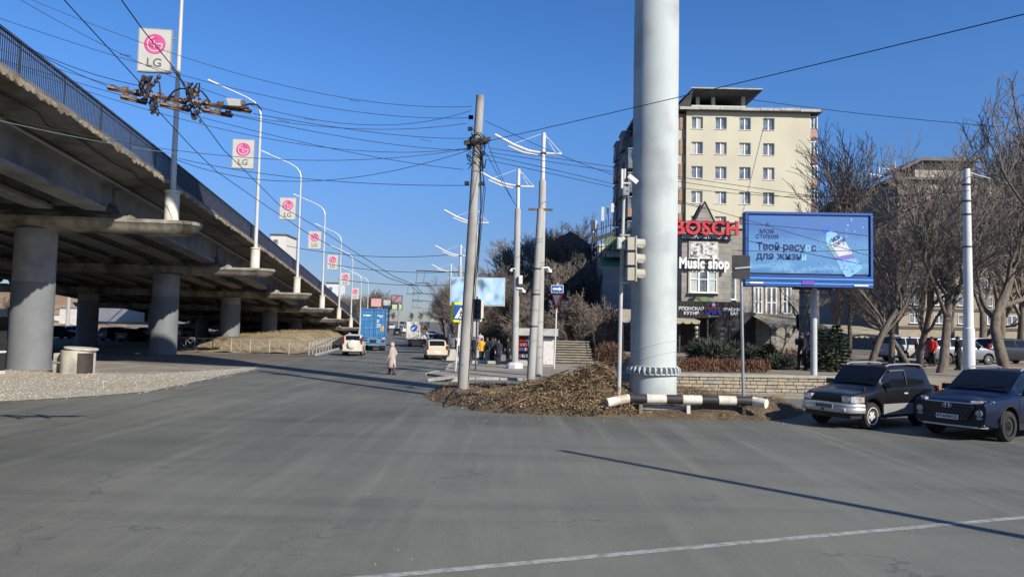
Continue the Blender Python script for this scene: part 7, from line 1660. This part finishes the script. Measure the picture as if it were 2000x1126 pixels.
# ---------------------------------------------------------------- overhead wires
def fitx(A, Bv, xm):
    lo, hi = 0., 1.
    def sx(t): p = A.lerp(Bv, t)-CAM; return 1000+F*p.dot(rgt)/p.dot(fwd)
    for _ in range(50):
        m = (lo+hi)/2
        if (sx(m) < xm) == (sx(0) < sx(1)): lo = m
        else: hi = m
    return (lo+hi)/2
def wire(label, p0, d0, p1, d1, mid=None, r=None, m_=wire_m, over=0., name='overhead_wire', n=28):
    A, Bv = P(p0[0], p0[1], d0), P(p1[0], p1[1], d1); sag = 0
    if mid:
        t = fitx(A, Bv, mid[0]); q = A.lerp(Bv, t); z = P(mid[0], mid[1], q.y).z; t = min(.9, max(.1, t)); sag = (z-q.z)/(t*(1-t))
    r0 = r or 1.25*d0/F/2*1.0; pts = []; rr = []
    for i in range(n+1):
        t = lerp(-over, 1, i/n); p = A.lerp(Bv, t); p = Vector((p.x, p.y, p.z+sag*t*(1-t))); pts.append(p); rr.append(r or max(.006, lerp(d0, d1, t)*1.15/F/2))
    mb = MB(); mb.tube(pts, rr, 5, cap=False)
    o = mb.build(name, m_, smooth=True, fix=False); tag(o, label, 'wire', 'overhead wires'); return o
W = wire
W('topmost wire from the upper left corner to the utility pole tip', (62, 0), 15, (922, 208), 25.0, (500, 153), over=.15)
W('second wire from the upper left corner to the utility pole tip', (40, 0), 14, (920, 216), 25.0, (243, 107), over=.15)
W('third wire from the left edge above the railing to the utility pole', (0, 36), 13, (918, 230), 25.0, (480, 178), over=.15)
W('wire from the railing to the rusty fittings, upper', (90, 110), 12, (275, 168), 11.5, (190, 147), over=.4)
W('wire from the railing to the rusty fittings, lower', (108, 123), 12, (230, 175), 11.5, (170, 152), over=.4)
W('wire behind the rusty fittings sagging to the utility pole', (130, 140), 16, (910, 241), 25.0, (640, 248), over=.3)
W('wire from the rusty fittings with a spiral splice', (495, 222), 11.5, (918, 270), 25.0, (680, 252))
W('wire from the lower rusty fitting to the crossbar', (455, 225), 11.5, (918, 293), 25.0, (700, 272))
W('long wire under the rusty fittings to the crossbar', (175, 180), 15, (915, 289), 25.0, (510, 268), over=.5)
W('crossing wire descending under the second emblem box', (340, 215), 15, (905, 331), 25.2, (620, 284), over=.6)
W('pale wire in front of the girder at left', (0, 236), 9, (345, 300), 14, (150, 268), m_=galv, over=.2)
W('wire passing the second emblem box and rising to the crossbar', (245, 279), 20, (912, 291), 25.0, (600, 313), over=.5)
W('span wire rising steeply to the crossbar from the nearest lamp', (345, 312), 35, (915, 294), 25.0, (640, 352))
W('lowest wire ending at the band on the utility pole', (560, 345), 30, (922, 362), 25.0, (720, 358), over=.8)
W('thin span wire far down the avenue', (560, 480), 75, (880, 497), 75, (740, 501))
W('second far span wire across the avenue', (640, 515), 95, (900, 530), 95, (770, 530))
W('third far span wire across the avenue', (660, 545), 120, (880, 556), 120, (780, 556))
W('thick wire from the utility pole rising to the upper right', (945, 277), 25.0, (2000, 28), 12, (1235, 211), r=.011, over=0)
W('wire from the pole to the right behind the thick column, upper', (948, 236), 25.0, (1210, 345), 40, (1060, 288))
W('wire from the crossbar to the tower side, first', (955, 289), 25.0, (1600, 384), 46, (1250, 334))
W('wire from the crossbar to the tower side, second', (955, 297), 25.0, (1590, 392), 46, (1250, 343))
W('sagging wire crossing the gable to the blue billboard', (952, 303), 25.0, (1455, 428), 30, (1180, 355))
W('lower sagging wire joining it before the gable', (950, 312), 25.0, (1378, 408), 31, (1180, 362))
W('wire continuing over the face of the blue billboard', (1455, 428), 27, (1705, 501), 27.2, (1570, 462))
W('wire before the billboard at mid height', (1310, 430), 26, (1705, 462), 25.0, (1500, 440))
W('short wire across the lower billboard lettering', (1440, 489), 26, (1705, 487), 25.0, (1560, 491))
W('wire from the bullet camera across the tower front', (1244, 355), 23.5, (1640, 384), 34, (1450, 379))
W('thick wire among the branches above the billboard', (1540, 380), 33, (1893, 372), 30, (1700, 384))
W('wire from the penthouse roof to the right edge', (1470, 195), 84, (2010, 252), 60, (1700, 224))
W('diagonal wire from the pole toward the octagonal base mast', (945, 262), 25.0, (1003, 395), 42, (968, 318))
W('diagonal wire from the crossbar down to the slope', (950, 300), 25.0, (1010, 405), 45, (980, 355))
W('wire from the banded white pole to the left trees', (1893, 345), 30, (1560, 470), 34, (1740, 425))
W('wire from the banded white pole to the right edge', (1893, 345), 30, (2010, 372), 24, (1950, 358))
# trolley contact wires, in pairs parallel to the avenue
def road_pt(px, py, q): 
    d = ray(px, py); Y = q/(d.x+.121); return CAM+d*Y
def contact(label, pts, q):
    path = [road_pt(px, py, q) for px, py in pts]; fine = []
    for a, b_ in zip(path, path[1:]):
        for k in range(6): fine.append(a.lerp(b_, k/6))
    fine.append(path[-1]); mb = MB(); mb.tube(fine, [max(.007, (p.y)*1.2/F/2) for p in fine], 5, cap=False); o = mb.build('contact_wire', wire_m, smooth=True, fix=False); tag(o, label, 'wire', 'trolley contact wires')
contact('left trolley contact wire running down the avenue', [(60, -75), (125, 0), (272, 160), (310, 218), (372, 285), (423, 335), (520, 402), (600, 455), (700, 510), (760, 543), (800, 556), (822, 574)], -3.95)
contact('right trolley contact wire running down the avenue', [(190, -65), (237, 0), (280, 60), (345, 140), (390, 230), (436, 292), (475, 330), (545, 400), (613, 440), (690, 490), (770, 540), (810, 556), (826, 573)], -3.3)
# rusty crossing fittings hung in the trolley wires
def fitting(px0, py0, px1, py1, d, label):
    a, b_ = P(px0, py0, d), P(px1, py1, d*1.02); t = empty('wire_fitting', (a+b_)/2, 0, label, 'wire fitting', 'rusty trolley wire fittings')
    v = b_-a; L_ = v.length; X_ = v.normalized(); Y_ = Vector((0, 1, 0)); Z_ = X_.cross(Y_).normalized(); Y_ = Z_.cross(X_); M = Matrix((X_, Y_, Z_)).transposed()
    mb = MB(); mb.box((0, 0, 0), (L_, .06, .035), M=M); mb.box(M@Vector((0, 0, -.035)), (L_*.96, .03, .022), M=M); mb.build('bar', rust, t)
    mb = MB(); n = max(3, int(L_/.16)); r = random.Random(int(px0))
    for k in range(n):
        u = -L_/2+(k+.5)*L_/n; mb.box(M@Vector((u, -.005, .03)), (.08*r.uniform(.7, 1.3), .07, .045*r.uniform(.7, 1.3)), M=M)
        if r.random() < .5: mb.tube([M@Vector((u+.04, 0, .02)), M@Vector((u+.04, 0, .085))], .010, 5)
    mb.build('clamp', rust, t)
    mb = MB(); 
    for u_ in (-L_/2+.06, L_/2-.07): mb = MB(); mb.box(M@Vector((u_, -.035, .0)), (.11, .02, .03), M=M); mb.build('end_plate', mat('fitting_pale', (.26, .21, .15), (.12, .07, .05), 9, .8) if 'fitting_pale' not in MATS else MATS['fitting_pale'], t)
for a in ((209, 170, 277, 184, 11.2, 'upper left rusty bar of the wire crossing'), (235, 188, 288, 200, 11.2, 'lower left rusty bar of the wire crossing'), (302, 186, 366, 200, 11.3, 'upper middle rusty bar in front of the lamp pole'), (312, 203, 372, 214, 11.3, 'lower middle rusty bar in front of the lamp pole'), (392, 200, 492, 217, 11.5, 'longest upper right rusty bar of the wire crossing'), (394, 214, 455, 225, 11.5, 'lower right rusty bar of the wire crossing')): fitting(*a)
def knot(px, py, d, label, seed, sc_=1.):
    t = empty('wire_joint', P(px, py, d), 0, label, 'wire joint'); r = random.Random(seed); mb = MB()
    for k in range(26):
        c = Vector((r.uniform(-.085, .085), r.uniform(-.08, .08), r.uniform(-.2, .2)))*sc_; mb.box(c, (r.uniform(.02, .055)*sc_, .04*sc_, r.uniform(.03, .085)*sc_), M=Matrix.Rotation(r.uniform(-.7, .7), 3, 'Y'))
    mb.build('clamp_body', dark_iron, t); mb = MB()
    for k in range(5): a = r.uniform(0, 3); mb.tube([Vector((.1*math.cos(a), 0, .22))*sc_, Vector((.16*math.cos(a+1), .03, .05))*sc_, Vector((.12*math.cos(a+2), 0, -.14))*sc_], .014*sc_, 5)
    mb.build('jumper_loop', wire_m, t)
    mb = MB()
    for k in range(3): mb.lathe([(.01, -.03), (.022, -.015), (.022, .015), (.01, .03)], (r.uniform(-.1, .1)*sc_, -.03, r.uniform(-.25, .25)*sc_), 8)
    mb.build('insulator', MATS['fitting_pale'], t)
knot(287, 172, 11.2, 'dark clump of clamps below the largest light box', 3, .9); knot(303, 205, 11.2, 'dark clamp hanging under the left rusty bars', 4, .7); knot(378, 185, 11.4, 'tall dark clump of clamps right of the nearest lamp pole', 5, .88); knot(384, 218, 11.4, 'dark clamp under the right rusty bars', 6, .75)
def strap(label, pts, d, r_=.014, m_=wire_m, name='jumper_cable'):
    mb = MB(); mb.tube([P(x, y, d) for x, y in pts], r_, 6); tag(mb.build(name, m_, smooth=True), label, 'cable')
strap('thick jumper cable looping between the rusty bars', [(322, 198), (340, 178), (352, 173), (366, 174), (372, 185), (366, 198)], 11.3); strap('thick jumper cable right of the clamp clump', [(372, 186), (384, 177), (394, 178), (404, 190), (410, 200)], 11.4); strap('jumper cable rising from the light box to the clamp clump', [(335, 133), (352, 153), (370, 178)], 11.5); strap('short upright cable by the left clamp clump', [(311, 160), (313, 178), (314, 195)], 11.3); strap('jumper cable at the end of the long rusty bar', [(474, 207), (488, 203), (502, 204), (511, 216)], 11.6)
mb = MB(); 
for (x, y) in ((310, 151), (305, 158), (299, 165)): mb.ball(P(x, y, 11.2), .036, 10, 6)
mb.tube([P(313, 147, 11.2), P(296, 170, 11.2)], .018, 6); tag(mb.build('strain_insulator', dark_iron, smooth=True), 'string of round insulators under the largest light box', 'insulator')
t = empty('wire_box', P(459, 201, 11.5), R(8), 'pale grey box sitting on the long rusty bar', 'box'); mb = MB(); mb.prism([(-.13, .06), (.12, .05), (.14, -.03), (.10, -.06), (-.09, -.06)], -.05, .05, 'y'); mb.build('casing', kgrey if 'kgrey' in globals() else galv, t); mb = MB(); mb.box((.13, -.02, 0), (.05, .08, .07)); mb.build('connector', MATS['fitting_pale'], t)
for px, py, d, lab in ((245, 108, 15.5, 'dark splice on the second wire at upper left'), (692, 197, 21, 'small dark spacer on the top wires'), (554, 236, 13, 'spiral splice on the wires right of the second lamp'), (604, 233, 15, 'second spiral splice on the wires'), (832, 274, 24, 'spiral splice left of the utility pole')):
    mb = MB(); c = P(px, py, d); L_ = 11*d/F
    for k in range(9): mb.lathe([(.4*L_*.28, -.03*L_), (.4*L_*.32, 0), (.4*L_*.28, .03*L_)], c+Vector(((-1+k/4)*L_*.9, 0, -(-1+k/4)*L_*.16)), 8, Matrix.Rotation(R(90), 3, 'Y'))
    tag(mb.build('wire_splice', dark_iron, smooth=True), lab, 'wire splice')
# horizontal trolley brackets over the avenue on the roadside masts
for i, (pxa, pya, pxb, d) in enumerate(((813, 528, 905, 70), (796, 555, 845, 90), (806, 571, 850, 100), (806, 585, 850, 112))):
    a, b_ = P(pxa, pya, d), P(pxb, pya+4, d); mb = MB(); mb.tube([a, b_], .05, 6); mb.tube([a+Vector((.1, 0, 0)), a+Vector((0, 0, -1.2))], .02, 5); mb.tube([a+Vector((.9, 0, 0)), a+Vector((.7, 0, -1.2))], .02, 5); mb.tube([a+Vector((-.1, 0, -1.2)), a+Vector((1.4, 0, -1.25))], .035, 5)
    tag(mb.build('trolley_bracket', dark_iron), ['nearest dark trolley bracket reaching over the avenue', 'second dark trolley bracket over the avenue', 'third dark trolley bracket over the avenue', 'farthest dark trolley bracket over the avenue'][i], 'wire bracket', 'trolley brackets over the avenue')
# tidy: drop names of materials nobody uses
